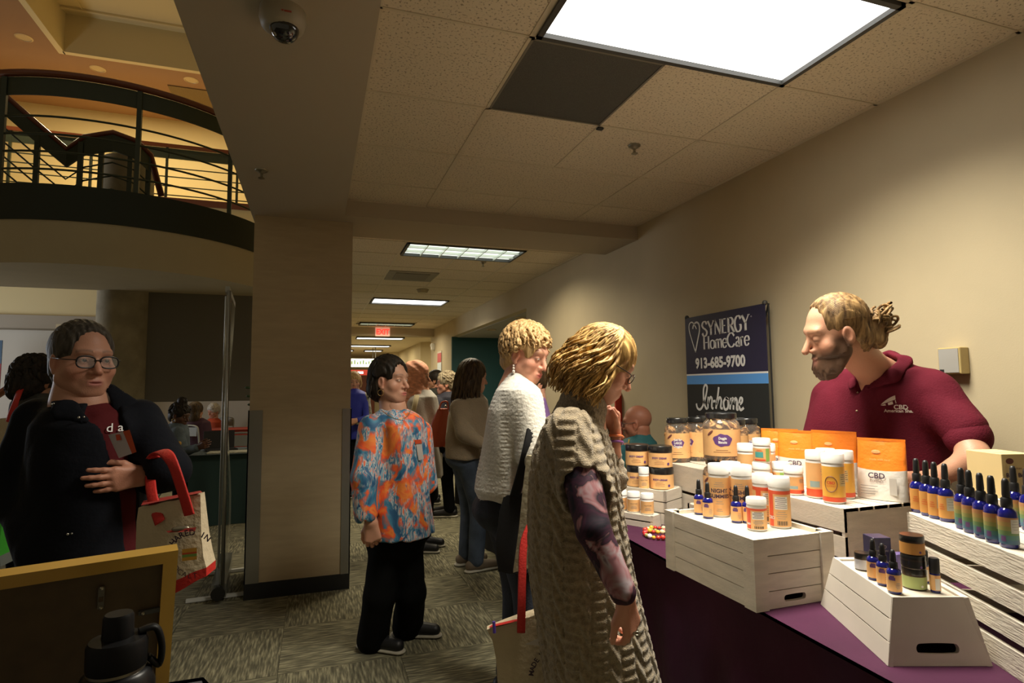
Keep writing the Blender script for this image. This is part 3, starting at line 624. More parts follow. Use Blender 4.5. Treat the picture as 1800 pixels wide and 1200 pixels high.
# crate behind, carrying the orange pouches
crate('wooden_crate', 'white slatted crate under the orange pouches', r4(1.694, 2.032, 1.53, 2.135, TBL+.002), r4(1.694, 2.032, 1.53, 2.135, 1.0), m_white, 3, .06, ends=(0, 2), topslats=5)
CAZ = 1.008
crate('wooden_crate', 'white slatted crate under the big treat jars by the banner', r4(1.802, 2.26, 2.42, 2.90, TBL+.002), r4(1.802, 2.26, 2.42, 2.90, CAZ), m_white, 2, .06, ends=(0, 2), topslats=4)
CCZ = .903; KC = (1.635, 2.50); KD = (1.53, 2.455)
def rot4(K, a, b, z): u1 = V3((.87, .49, 0)); u2 = V3((-.49, .87, 0)); k = V3((K[0], K[1], z)); return [k, k+u1*a, k+u1*a+u2*b, k+u2*b]
def inrot(K, a, b): return (K[0]+.87*a-.49*b, K[1]+.49*a+.87*b)
crate('wooden_crate', 'white crate under the stacked black-lidded jars', rot4(KC, .18, .27, TBL+.002), rot4(KC, .18, .27, CCZ), m_white, 3, .03, tray=CCZ-.006)
CDZ = .80
crate('wooden_crate', 'low white crate under three small white-capped bottles', rot4(KD, .085, .25, TBL+.002), rot4(KD, .085, .25, CDZ), m_white, 2, .12, ends=(0, 2), tray=CDZ-.001)
LJ = (1.80, 2.285); LJZ = .862
crate('wooden_crate', 'low white box under the lower treat jar between two crates', r4(1.69, 1.91, 2.16, 2.40, TBL+.002), r4(1.69, 1.91, 2.16, 2.40, LJZ), m_white, 2, .05, tray=LJZ-.001)
# ---------------------------------------------------------------- products on the crates
m_cap = mat('white_cap', (.80, .79, .76), .4); m_bodyw = mat('white_plastic', (.74, .73, .70), .35); m_peach = mat('peach_label', (.80, .46, .19), .5, var=(20, .06))
m_red = mat('label_red', (.70, .09, .03), .5); m_ink = mat('label_ink', (.06, .03, .06), .6); m_print = mat('label_print', (.33, .30, .27), .6); m_lwhite = mat('label_white', (.78, .76, .72), .5); m_barc = mat('barcode_ink', (.04, .04, .04), .6)
m_lgreen = mat('label_green', (.25, .45, .1), .5); m_lteal = mat('label_teal', (.08, .36, .33), .5); m_yellow = mat('label_yellow', (.80, .42, .06), .5); m_blid = mat('black_lid', (.012, .012, .012), .28, coat=.3)
m_cobalt = mat('cobalt_glass', (.008, .010, .16), .08, coat=.6); m_rubber = mat('dropper_rubber', (.010, .010, .011), .45); m_clear = mat('clear_plastic', (.92, .88, .80), .06, trans=.85, alpha=.55); m_purp = mat('label_purple', (.12, .05, .20), .5)
m_brown = mat('label_brown', (.16, .05, .04), .6)
def face(x, y, j=0.): return math.atan2(-x, y)+j
def band(b, r, z0, z1, n=28, a0=0, a1=2*PI, lift=.0004):
    full = abs(a1-a0) > 6.2; k = n if full else max(2, int(n*(a1-a0)/(2*PI))); R = r+lift
    pt = [(R*math.cos(a0-PI/2+(a1-a0)*i/k), R*math.sin(a0-PI/2+(a1-a0)*i/k)) for i in range(k+(0 if full else 1))]
    return b.rings([[(x, y, z0) for x, y in pt], [(x, y, z1) for x, y in pt]], caps=False, closed=full)
def lines(root, r, z, w, n, dz, a=0., m=None, h=.0016, name='print_line'):
    b = MB()
    for i in range(n): ww = w*(1 if i % 3 else .7); band(b, r, z-i*dz, z-i*dz+h, 60, a-ww, a+ww, .001)
    o = b.build(name, m or m_print, root); o['kind'] = 'stuff'; return o
def canister(h, r, kind, capf=.2):
    t = empty('canister', (0, 0, 0)); hc = max(.022, h*capf)
    MB().lathe([(r*.92, 0), (r, .003), (r, h-hc-.004), (r*.93, h-hc)], 28).build('bottle', m_bodyw, t, 40)
    MB().lathe([(r*1.0, h-hc+.001), (r*1.04, h-hc+.002), (r*1.04, h-hc*.5), (r*1.03, h-hc*.48), (r*1.03, h-.003), (r*.97, h)], 32).build('cap', m_cap, t, 40)
    z0, z1 = .006, h-hc-.010
    lab = band(MB(), r, z0, z1).build('label', m_peach if kind != 'y' else m_yellow, t, True)
    L = z1-z0
    if kind == 'night':
        text_on('lettering', 'NIGHT', L*.15, Matrix.Translation((0, 0, z0+L*.60)), m_ink, t, wrap=r, off=.0006); text_on('lettering', 'GUMMIES', L*.14, Matrix.Translation((0, 0, z0+L*.46)), m_ink, t, wrap=r, off=.0006)
        lines(t, r, z0+L*.36, .4, 2, L*.06); lines(t, r, z0+L*.86, .5, 3, L*.05); lines(t, r, z0+L*.16, .3, 2, L*.05)
    elif kind == 'red':
        band(MB(), r, z1-L*.10, z1, lift=.0008).build('label_band', m_red, t, True); band(MB(), r, z0, z1, 60, -1.15, -.62, .0008).build('label_strip', m_red, t, True)
        band(MB(), r, z0+L*.48, z0+L*.84, 60, -.45, .75, .0008).build('facts_panel', m_lwhite, t, True); lines(t, r, z0+L*.80, .55, 6, L*.055, .15, m_ink)
        lines(t, r, z0+L*.40, .5, 4, L*.06, .15); text_on('lettering', 'CBD', L*.12, Matrix.Translation((0, 0, z0+L*.2)) @ Matrix.Rotation(-.88, 4, 'Z'), m_lwhite, t, wrap=r, lift=.0014, off=.0004)
        b = MB()
        for i in range(9): band(b, r, z0+L*.04, z0+L*.16, 120, -.25+i*.11, -.25+i*.11+.05*(1+i % 2*.5), .001)
        o = b.build('barcode', m_barc, t); o['kind'] = 'stuff'
    elif kind == 'green':
        band(MB(), r, z0+L*.3, z0+L*.72, 60, -.9, .05, .0008).build('label_panel', m_lteal, t, True); band(MB(), r, z0, z1, 60, .35, .85, .0008).build('label_strip', m_lgreen, t, True); band(MB(), r, z0+L*.04, z0+L*.16, 60, -1., .3, .0008).build('label_band', m_red, t, True)
        lines(t, r, z0+L*.85, .4, 2, L*.08, -.4, m_red)
    elif kind == 'orange':
        band(MB(), r, z0, z0+L*.22, lift=.0008).build('label_band', m_red, t, True); band(MB(), r, z0+L*.28, z0+L*.46, 60, -.9, .1, .0008).build('label_panel', mat('label_blue', (.3, .42, .42), .5), t, True)
        lines(t, r, z0+L*.85, .35, 5, L*.05, .6, m_print); b = MB()
        for i in range(7): band(b, r, z0+L*.03, z0+L*.16, 120, .5+i*.1, .5+i*.1+.05, .001)
        o = b.build('barcode', m_barc, t); o['kind'] = 'stuff'
    elif kind == 'y':
        b = MB()
        ring = [(.55*math.cos(q)*r, L*.5+.22*L*math.sin(q)) for q in np.linspace(0, 2*PI, 33)]
        for k_ in (1.0,):
            pts = []
            for x, z in ring: a = x/r-PI/2-.25; pts.append(((r+.0012)*math.cos(a), (r+.0012)*math.sin(a), z0+z))
            b.tube(pts, .0012, 4)
        b.build('emblem_ring', m_brown, t); band(MB(), r, z0, z0+L*.13, lift=.0008).build('label_band', m_red, t, True)
        text_on('lettering', 'CBD', L*.11, Matrix.Translation((0, 0, z0+L*.5)) @ Matrix.Rotation(-.25, 4, 'Z'), m_red, t, wrap=r, off=.0005); text_on('lettering', 'GUMMIES', L*.06, Matrix.Translation((0, 0, z0+L*.42)) @ Matrix.Rotation(-.25, 4, 'Z'), m_red, t, wrap=r)
        band(MB(), r, z0+L*.45, z0+L*.8, 60, .55, 1.3, .0008).build('facts_panel', mat('facts_tan', (.62, .45, .2), .5), t, True); lines(t, r, z0+L*.76, .3, 5, L*.06, .95, m_ink)
    elif kind == 'tan':
        text_on('lettering', 'NIGHTTIME', L*.12, Matrix.Translation((0, 0, z0+L*.62)), m_ink, t, wrap=r); lines(t, r, z0+L*.45, .5, 3, L*.1)
    return t
def dropper(h, r, kind):
    t = empty('dropper_bottle', (0, 0, 0)); hb = h*.58
    MB().lathe([(r*.9, 0), (r, .003), (r, hb*.80), (r*.93, hb*.9), (r*.6, hb*.98), (r*.42, hb)], 24).build('bottle', m_cobalt, t, 50)
    MB().lathe([(r*.58, hb-.001), (r*.62, hb+.002), (r*.60, hb+h*.12), (r*.5, hb+h*.14)], 20).build('collar', m_rubber, t, 40)
    MB().lathe([(r*.40, hb+h*.14), (r*.44, hb+h*.18), (r*.38, h-.008), (r*.26, h-.001), (.001, h)], 16).build('bulb', m_rubber, t, 60)
    z0, z1 = hb*.10, hb*.76; L = z1-z0
    if kind == 'rainbow':
        cols = [('rb_red', (.42, .20, .08)), ('rb_orange', (.38, .25, .08)), ('rb_olive', (.27, .26, .08)), ('rb_green', (.14, .23, .09)), ('rb_teal', (.08, .20, .18)), ('rb_blue', (.07, .15, .23))][::-1]
        for i, (n_, c) in enumerate(cols): band(MB(), r, z0+L*i/6, z0+L*(i+1)/6).build('label_band', mat(n_, c, .5), t, True)
        band(MB(), r, z0+L*.42, z1-L*.06, 60, .25, 1.25, .0008).build('facts_panel', mat('facts_grey', (.5, .48, .42), .5), t, True); lines(t, r, z0+L*.85, .4, 4, L*.1, .75, m_print)
        band(MB(), r, z0+L*.10, z0+L*.3, 60, -.8, -.3, .0008).build('label_emblem', mat('rb_mark', (.16, .07, .2), .5), t, True)
    else:
        band(MB(), r, z0, z1).build('label', m_peach if kind == 'peach' else mat('amber_label', (.66, .32, .08), .5), t, True)
        if kind == 'amber': band(MB(), r, z0+L*.35, z1-L*.06, 60, .0, 1.2, .0008).build('facts_panel', mat('facts_grey', (.5, .48, .42), .5), t, True); lines(t, r, z0+L*.85, .5, 4, L*.12, .6, m_print); lines(t, r, z0+L*.6, .35, 3, L*.1, -.6, m_red)
        else: lines(t, r, z0+L*.85, .45, 3, L*.09, -.3, m_purp, .004); lines(t, r, z0+L*.5, .35, 4, L*.1, .5, m_print)
    return t
def lidjar(h, r, text='BODY CREAM', lab=None):
    t = empty('lidded_jar', (0, 0, 0)); hl = h*.28
    MB().lathe([(r*.93, 0), (r*.98, .003), (r*.98, h-hl)], 32).build('pot', mat('dark_pot', (.05, .03, .02), .3), t, 40); MB().lathe([(r*.99, h-hl), (r, h-hl+.002), (r, h-.004), (r*.96, h)], 32).build('lid', m_blid, t, 40)
    z0, z1 = .003, h-hl-.004; L = z1-z0; band(MB(), r*.985, z0, z1, 36).build('label', lab or m_peach, t, True)
    if text: text_on('lettering', text, L*.17, Matrix.Translation((0, 0, z0+L*.60)) @ Matrix.Rotation(-.15, 4, 'Z'), m_purp, t, wrap=r, off=.0005); text_on('lettering', 'Pain Relief', L*.1, Matrix.Translation((0, 0, z0+L*.82)) @ Matrix.Rotation(-.15, 4, 'Z'), m_brown, t, wrap=r) if False else None
    if text: lines(t, r, z0+L*.45, .4, 3, L*.11, -.15, m_brown, .0012)
    s = MB(); pts = [((r+.0008)*math.cos(-PI/2+.62+.11*math.cos(q)), (r+.0008)*math.sin(-PI/2+.62+.11*math.cos(q)), z0+L*.25+.11*r*math.sin(q)) for q in np.linspace(0, 2*PI, 17)[:-1]]; s.add(pts, [tuple(range(16))]); s.build('seal', m_purp, t)
    return t
def treats(name, r, z0, z1, n, parent, seed, inner=0.):
    rg = random.Random(seed); b = MB()
    for i in range(n):
        a = rg.uniform(0, 2*PI); q = r*math.sqrt(rg.uniform(inner, .82)); z = rg.uniform(z0, z1); st = len(b.v); rr = rg.uniform(.013, .018)
        b.lathe([(rr*.7, -.004), (rr, -.001), (rr, .002), (rr*.7, .005)], 8); b.xf(Matrix.Translation((q*math.cos(a), q*math.sin(a), z)) @ Matrix.Rotation(rg.uniform(-1.3, 1.3), 4, 'X') @ Matrix.Rotation(rg.uniform(-1.3, 1.3), 4, 'Y'), st)
    o = b.build(name, mat('biscuit', (.62, .34, .12), .7, var=(40, .15)), parent, 40); o['kind'] = 'stuff'; return o
def treatjar(h, r, seed, round_=False):
    t = empty('treat_jar', (0, 0, 0)); s = r
    prof = [(s*.92, 0), (s, .006), (s, h*.72), (s*.93, h*.80), (s*.78, h*.855), (s*.76, h*.89)]
    MB().lathe(prof, 36).build('jar', m_clear, t, 40); MB().lathe([(s*.8, h*.885), (s*.84, h*.89), (s*.84, h*.985), (s*.8, h)], 36).build('lid', m_blid, t, 40)
    z0, z1 = h*.10, h*.66; L = z1-z0; band(MB(), s, z0, z1, 40).build('label', m_peach, t, True)
    pts = []
    for q in np.linspace(0, 2*PI, 33)[:-1]:
        a = -PI/2+.05+.5*math.cos(q)*(1+.07*math.sin(5*q)); pts.append(((s+.0008)*math.cos(a), (s+.0008)*math.sin(a), z0+L*.60+.27*s*math.sin(q)*(1+.08*math.cos(7*q))*1.25))
    c = len(pts); bm_ = MB(); ringsE = []
    for kk in (1, .75, .5, .25, .02): ringsE.append([((s+.0009)*math.cos(-PI/2+.05+.5*kk*math.cos(q)*(1+.07*math.sin(5*q))), (s+.0009)*math.sin(-PI/2+.05+.5*kk*math.cos(q)*(1+.07*math.sin(5*q))), z0+L*.60+kk*.27*s*math.sin(q)*(1+.08*math.cos(7*q))*1.25) for q in np.linspace(0, 2*PI, 33)[:-1]])
    bm_.rings(ringsE, caps=False); bm_.build('emblem', m_purp, t)
    words = ('Doggie', 'Biscuits') if round_ else ('Just for', 'LARGE', 'Doggies')
    for i, wd in enumerate(words): text_on('lettering', wd, L*.135, Matrix.Translation((0, 0, z0+L*(.70-.135*i) if not round_ else z0+L*(.63-.15*i))) @ Matrix.Rotation(.05, 4, 'Z'), m_lwhite, t, wrap=s, lift=.0016, off=.0006, wx=.75)
    q = MB(); q.sphere((0, 0, 0), .012, 8, 5, (1.6, .12, .5)); q.xf(Matrix.Rotation(-.62, 4, 'Z') @ Matrix.Translation((0, -s-.0005, z0+L*.86)) @ Matrix.Rotation(-.7, 4, 'Y')); q.build('feather_mark', m_brown, t)
    lines(t, s, z0+L*.22, .45, 2, L*.07, .0, m_brown, .0015); treats('treats', s*.9, h*.03, h*.80, 170, t, seed, .3)
    return t
def place(t, x, y, z, label, cat, group=None, j=0., name=None, rz=None):
    if name: t.name = name
    t.location = (x, y, z); t.rotation_euler = (0, 0, face(x, y, j) if rz is None else rz); return tag(t, label, cat, group)
_protos = {}
def product(fn, args, px, py, z, label, cat, group=None, j=0., off=(0, 0)):
    key = (fn.__name__,)+tuple(args); p = onz(px, py, z) if px > 50 else (px, py)
    if key not in _protos: t = fn(*args); _protos[key] = t
    else: t = copy_tree(_protos[key])
    return place(t, p[0]+off[0], p[1]+off[1], z, label, cat, group, j)
def mpp(px, py, z): p = onz(px, py, z); return float((p-CC)@CF)/FPX      # metres per pixel there
z1 = C1T-.013
G1 = 'tall night canisters on the crate with corner posts'
product(canister, (.190, .036, 'night'), 1.435, 1.84, z1, 'tall night canister with bold dark lettering beside the two small droppers', 'canister', G1)
product(canister, (.190, .036, 'night'), 1.487, 1.778, z1, 'tall night canister with bold dark lettering just behind a lone small dropper', 'canister', G1, -.3)
product(canister, (.190, .036, 'night'), 1.508, 1.862, z1, 'tall night canister half hidden behind the two others', 'canister', G1, .5)
product(canister, (.105, .0315, 'red'), 1331, 930, z1, 'short white-capped jar with a red-edged label on the crate with corner posts', 'canister')
G2 = 'tall red-banded canisters at the crate corner'
product(canister, (.168, .034, 'red'), 1.511, 1.622, z1, 'tall red-banded canister with facts label and barcode beside the short red-edged jar', 'canister', G2)
product(canister, (.168, .034, 'red'), 1.511, 1.698, z1, 'tall red-banded canister hidden behind its barcoded twin', 'canister', G2, .4)
GD = 'peach-labelled droppers on the crate with corner posts'; LD_ = 'small cobalt dropper bottle with a peach label on the crate with corner posts'
for px, py, j, l in ((1.378, 1.885, .2, 'small peach-labelled dropper at the back corner of the crate with posts'), (1.368, 1.82, 0, 'small peach-labelled dropper in front of the back-corner dropper'), (1.418, 1.728, .1, 'small peach-labelled dropper between the night canisters and the red-edged jar'), (1.450, 1.708, 0, 'small dropper hidden behind the short red-edged jar')): product(dropper, (.128, .0185, 'peach'), px, py, z1, l, 'bottle', GD, j)
zB = 1.003; LG = 'short white-capped jar with a green-striped label below the orange pouches'; GG = 'short green-striped jars on the pouch crate'
a = product(canister, (.098, .034, 'green', .3), 1.76, 1.982, zB, 'short green-striped jar carrying another jar on its cap', 'canister', GG); product(canister, (.098, .034, 'green', .3), 1.836, 1.955, zB, 'short green-striped jar standing alone beside the doubled ones', 'canister', GG, -.5)
b_ = copy_tree(_protos[('canister', .098, .034, 'green', .3)]); place(b_, a.location.x+.004, a.location.y-.002, zB+.098, 'white-capped green-striped jar standing on top of another', 'canister', None, .1)
product(canister, (.165, .036, 'orange'), 1.772, 2.082, zB, 'tall white-capped canister with orange label beside the green-striped jars', 'canister', None, .5)
product(canister, (.165, .036, 'orange'), 1.850, 2.050, zB, 'tall white-capped canister half hidden behind the stacked green-striped jars', 'canister', None, -.4)
product(canister, (.105, .034, 'orange', .26), 1.746, 1.796, zB, 'short white-capped orange jar before the second pouch', 'canister', None, .3)
product(canister, (.172, .033, 'orange'), 1436, 873, zB, 'tall white-capped canister with blue-grey panel beside the short orange jar', 'canister', None, .25)
product(canister, (.172, .036, 'y'), 1467, 882, zB, 'tall white-capped canister with a yellow label and ring emblem', 'canister', None, 0)
product(canister, (.172, .034, 'y'), 1.862, 1.674, zB, 'tall yellow-labelled canister turned to its facts panel beside the front pouch', 'canister', None, -.9)
product(canister, (.172, .033, 'orange'), 1.858, 1.748, zB, 'tall white-capped canister behind the ring-emblem canister', 'canister', None, .6)
# crates at the far end
zc = CCZ-.005; GJ = 'black-lidded jars in two stacks'; LJ_ = 'squat peach-labelled jar with a black lid in the two stacks'
for (px, py), l in ((inrot(KC, .10, .205), 'behind the small white-capped bottle'), (inrot(KC, .107, .075), 'beside the treat-jar crate')):
    a = product(lidjar, (.108, .061), px, py, zc, 'lower black-lidded peach jar of the stack '+l, 'jar', GJ); c = copy_tree(_protos[('lidjar', .108, .061)]); place(c, a.location.x-.003, a.location.y+.002, zc+.108, 'upper black-lidded peach jar of the stack '+l, 'jar', GJ, .05)
product(canister, (.108, .026, 'tan', .3), *inrot(KC, .032, .135), zc, 'small white-capped bottle before the black-lidded jar stacks', 'bottle', None, .05, (-.0, -.0))
for px, py, j, l in ((*inrot(KD, .043, .2), .2, 'by the acrylic stand'), (*inrot(KD, .043, .125), 0, 'in the middle'), (*inrot(KD, .043, .05), .1, 'at the end nearest the beads')): product(canister, (.098, .031, 'tan', .26), px, py, CDZ, 'small white-capped bottle of three on the low crate, '+l, 'bottle', 'three small bottles on the low crate', j)
GT = 'treat jars on the crate by the banner'; LT = 'big clear treat jar with a black lid on the crate by the banner'
for px, py, LT, j in ((1.876, 2.74, 'treat jar showing its purple emblem at the crate corner by the black-lidded jars', .0), (2.012, 2.745, 'treat jar showing its plain label side next to the corner treat jar', -.9), (2.128, 2.82, 'treat jar at the back of the crate behind the plain-sided one', .7), (2.05, 2.49, 'treat jar just behind the doubled treat jars', -.6), (2.175, 2.545, 'treat jar closest to the banner and the orange pouches', .4)): product(treatjar, (.235, .066, 1), px, py, CAZ+.002, LT, 'jar', GT, j)
a = place(treatjar(.215, .083, 5, True), LJ[0], LJ[1], LJZ, 'lower treat jar with a second jar standing on its lid', 'jar', None, -.3)
b_ = place(treatjar(.215, .083, 6, True), LJ[0]+.004, LJ[1]-.004, LJZ+.215, 'treat jar standing on the lid of another jar', 'jar', None, 0.)
# big crate: dropper rows
zb = BGZ+.002; LA = 'large cobalt dropper bottle with an amber label in the short row'; GA = 'amber-labelled droppers in a row'
ORD = ('first', 'second', 'third', 'fourth', 'fifth')
for k, (px, py, j) in enumerate(((1615, 899, .3), (1632, 905, .2), (1647, 910, .1), (1666, 915, 0))): product(dropper, (.162, .0198, 'amber'), px, py, zb, ORD[k]+' amber-labelled dropper bottle from the hand of the bearded man', 'bottle', GA, j)
LR_ = 'cobalt dropper bottle with a rainbow label on the grained crate'; GR = 'rainbow-labelled droppers in two rows'
for k, (px, py, j) in enumerate(((1695, 928, .2), (1709, 935, .1), (1729, 944, .1), (1749, 952, 0), (1775, 961, 0), *[tuple((c0+v*.2-u*q)[:2])+(.1,) for q in (.16, .21, .26, .31)])): product(dropper, (.162, .0192, 'rainbow'), px, py, zb, (ORD[k]+' rainbow-labelled dropper from the amber row along the crate edge' if k < 5 else ORD[k-5]+' rainbow-labelled dropper from the tan carton in the inner row'), 'bottle', GR, j)
# tapered crate
zt = TTZ-.007; GN = 'small droppers on the tapered crate'
for k, (px, py, j) in enumerate(((1537, 1017, .2), (1554, 1027, .1), (1573, 1041, 0))): product(dropper, (.108, .0165, 'peach'), px, py, zt, ORD[k]+' small dropper from the silver-labelled pot on the tapered crate', 'bottle', GN, j)
product(lidjar, (.048, .021, ''), 1517, 1000, zt, 'small navy pot with a silvery label on the tapered crate', 'pot').children
for ch in _protos[('lidjar', .048, .021, '')].children:
    if ch.name.startswith('label'): ch.data.materials[0] = mat('silver_label', (.5, .5, .55), .35, .2)
a = product(lidjar, (.052, .028, None), 1608, 1032, zt, 'wide navy pot with a green and white label at the bottom of a stack', 'pot')
for ch in _protos[('lidjar', .052, .028, None)].children:
    if ch.name.startswith('label'): ch.data.materials[0] = mat('pot_green_label', (.42, .52, .2), .5)
    if ch.name.startswith('seal'): ch.data.materials[0] = m_lwhite
c = lidjar(.034, .0285, ''); place(c, a.location.x, a.location.y, zt+.052, 'flat black pot in the middle of the stack', 'pot')
for ch in c.children:
    if ch.name.startswith('label'): ch.data.materials[0] = m_blid
c = lidjar(.05, .0285, ''); place(c, a.location.x+.002, a.location.y+.002, zt+.086, 'black-lidded pot with amber label topping the stack', 'pot')
for ch in c.children:
    if ch.name.startswith('label'): ch.data.materials[0] = MATS['amber_label']
p = onz(1645, 1040, zt); r = tag(empty('roller_bottle', (p[0], p[1], zt), face(p[0], p[1])), 'slim black-capped roller bottle beside the pot stack', 'bottle')
MB().lathe([(.011, 0), (.0115, .002), (.0115, .048)], 18).build('bottle', m_cobalt, r, 40); MB().lathe([(.0118, .048), (.0118, .083), (.010, .086)], 18).build('cap', m_rubber, r, 40); band(MB(), .0115, .006, .044).build('label', m_peach, r, True); band(MB(), .0115, .008, .036, 60, 0, 1, .0008).build('facts_panel', m_lwhite, r, True)
p = onz(1625, 1023, zt); r2 = copy_tree(r); r2.location = (p[0], p[1], zt); tag(r2, 'slim roller bottle hidden behind the pot stack', 'bottle')
def carton(name, w, d, h, m, label, loc, rz):
    r = tag(empty(name, loc, rz), label, 'box'); MB().box(-w/2, w/2, -d/2, d/2, 0, h, .0012).build('carton', m, r); return r
p = onz(1546, 985, zt); p2 = (1.600, 1.335, zt); m_navy = mat('navy_carton', (.022, .020, .060), .4)
r = carton('carton', .052, .052, .082, m_navy, 'upright navy carton with faint lettering on the tapered crate', p2, face(p[0], p[1], .55)); text_on('lettering', 'CBD', .012, Matrix.Translation((0, -.0262, .052)) @ Matrix.Rotation(PI/2, 4, 'X'), m_print, r); text_on('lettering', 'TINCTURE', .007, Matrix.Translation((0, -.0262, .042)) @ Matrix.Rotation(PI/2, 4, 'X'), m_print, r)
p = onz(1592, 996, zt); carton('carton', .05, .03, .045, mat('violet_carton', (.10, .07, .22), .4), 'small violet carton behind the pot stack', (1.622, 1.272, zt), face(p[0], p[1], .5))
p = onz(1712, 872, zb); m_tanbox = mat('tan_carton', (.72, .55, .27), .55); cb = c0+v*.225-u*.068
r = carton('carton', .095, .12, .125, m_tanbox, 'tan cardboard carton standing behind the dropper rows', (cb.x, cb.y, zb+.066), face(cb.x, cb.y, .75))
rs_ = tag(empty('riser', (cb.x, cb.y, zb), face(cb.x, cb.y, .75)), 'small white wooden riser under the tan carton', 'riser'); MB().box(-.062, .062, -.066, .066, .052, .065, .001).build('top_board', m_white, rs_); [MB().box(-.062, .062, s_*.06-.005, s_*.06+.005, 0, .052).build('side_board', m_white, rs_) for s_ in (-1, 1)]
Mx = Matrix.Rotation(PI/2, 4, 'X'); text_on('lettering', 'Bath Bomb', .017, Matrix.Translation((0, -.0603, .060)) @ Mx, m_ink, r, off=.0004); text_on('lettering', 'American', .009, Matrix.Translation((-.008, -.0603, .082)) @ Mx, m_brown, r); text_on('lettering', 'CBD', .009, Matrix.Translation((-.02, -.0603, .03)) @ Mx, m_red, r)
MB().sphere((-.024, -.0603, .105), .012, 8, 6, (1, .05, .7)).build('feather_mark', m_brown, r); MB().box(-.03, .03, -.02, .02, .125, .1256).build('tape', mat('tape', (.75, .62, .36), .3), r)
# pouches
m_pou = mat('orange_foil', (.90, .23, .02), .35, bump=(25, .5), var=(8, .06)); m_pouw = mat('pouch_window', (.72, .68, .62), .3, bump=(25, .4)); m_pouc = mat('pouch_clear', (.66, .63, .58), .12, trans=.25)
def pouch(w, h, label, x, y, z, rz, tilt=0., grp=None):
    r = tag(empty('pouch', (x, y, z), rz), label, 'pouch', grp); n = 16; R_ = []
    def half(t): return .034*(1-t**1.6)+.002
    def sec(t, z_): return [(-w/2*(1-.04*t)*math.cos(PI*j/8) if False else w/2*math.cos(2*PI*j/24)*(1-.05*t), half(t)*math.copysign(abs(math.sin(2*PI*j/24))**.8, math.sin(2*PI*j/24))+tilt*t, z_+.006*math.cos(4*PI*j/24)*t) for j in range(24)]
    cut = [0, .06, .15, .3, .42, .5]; up = [.5, .62, .74, .86, .93, 1.0]
    MB().rings([sec(t, h*t) for t in cut]).build('pouch_base', m_pouw, r, 60); MB().rings([sec(t, h*t) for t in up]).build('pouch_top', m_pou, r, 60)
    MB().box(-w/2*.95, w/2*.95, tilt-.0025, tilt+.0025, h*.985, h*1.03).build('seal_strip', m_pou, r)
    yy = lambda t: -half(t)+tilt*t-.002
    M = Matrix.Translation((0, yy(.38), h*.36)) @ Matrix.Rotation(PI/2-.12, 4, 'X')
    text_on('lettering', 'CBD', h*.13, Matrix.Translation((-w*.05, -.002, 0)) @ M, m_ink, r, off=.0006); text_on('lettering', 'GUMMIES', h*.05, Matrix.Translation((-w*.05, -.003, -h*.07)) @ M, m_brown, r)
    b = MB()
    for k in range(4): b.box(-w*.36, -w*.36+w*(.34-.06*(k % 2)), yy(.2)-.0032, yy(.2)-.0022, h*(.22-.045*k), h*(.22-.045*k)+.0022)
    o = b.build('print_line', m_print, r); o['kind'] = 'stuff'
    MB().box(w*.2, w*.34, yy(.3)-.002, yy(.3)-.0012, h*.10, h*.38).build('clear_window', m_pouc, r); text_on('lettering', 'made with care', h*.05, Matrix.Translation((0, yy(.7)-.001, h*.66)) @ Matrix.Rotation(PI/2-.1, 4, 'X'), mat('pouch_pale', (.95, .5, .2), .5), r); MB().sphere((-w*.08, yy(.8), h*.80), .012, 8, 5, (1.3, .1, .6)).build('feather_mark', MATS['pouch_pale'], r)
    return r
def pch(x, y, w, h, label, j): pouch(w, h, label, x, y, zB, face(x, y, j), .012)
pch(1.965, 1.605, .165, .21, 'front orange and white pouch with black lettering and clear window', -.30); pch(1.952, 1.800, .18, .225, 'second orange pouch standing behind the yellow-labelled canisters', -.40)
pch(1.95, 1.975, .17, .215, 'orange pouch with lettering between the short jars', -.25); pch(1.955, 2.085, .16, .215, 'rearmost orange pouch beside the treat jars', -.2)
# bead bracelets
rg = random.Random(4); cols = [mat('bead_red', (.55, .02, .02), .2, coat=.6), mat('bead_cream', (.8, .7, .4), .3), mat('bead_yellow', (.8, .45, .04), .25, coat=.4), mat('bead_olive', (.3, .28, .08), .3), mat('bead_white', (.85, .8, .75), .3), mat('bead_navy', (.05, .02, .08), .3), mat('bead_red2', (.62, .05, .03), .2, coat=.6)]
bp = onz(1152, 944, TBL)
for q, (dx, dy, R_, zz, lb) in enumerate(((0, 0, .064, 0, 'beaded bracelet of red and cream beads lying on the plum cloth'), (.03, .05, .062, 0, 'beaded bracelet overlapping another beside the plank crate'))):
    r = tag(empty('bead_bracelet', (bp[0]+dx+.02, bp[1]+dy, TBL+.002)), lb, 'bracelet'); n = 20
    for i in range(n): a = 2*PI*i/n; rr = .0088+.0012*((i*7) % 3); MB().sphere((R_*math.cos(a), R_*math.sin(a), rr+q*.010*(math.sin(a) < 0)), rr, 10, 7).build('bead', cols[rg.randrange(7)], r, True)
# brochure holder and tabletop bits beyond the crates
p = onz(1103, 872, TBL); r = tag(empty('brochure_stand', (1.455, 2.86, TBL+.002), .5), 'clear acrylic brochure stand beside the stacked black-lidded jars', 'stand')
MB().box(-.09, .09, -.004, 0, 0, .27).build('front_panel', mat('acrylic', (.55, .58, .6), .08, alpha=.6), r); MB().box(-.09, .09, .012, .016, 0, .27).build('back_panel', MATS['acrylic'], r); MB().box(-.085, .085, .001, .010, .004, .26).build('leaflet', mat('leaflet', (.35, .36, .4), .5), r)
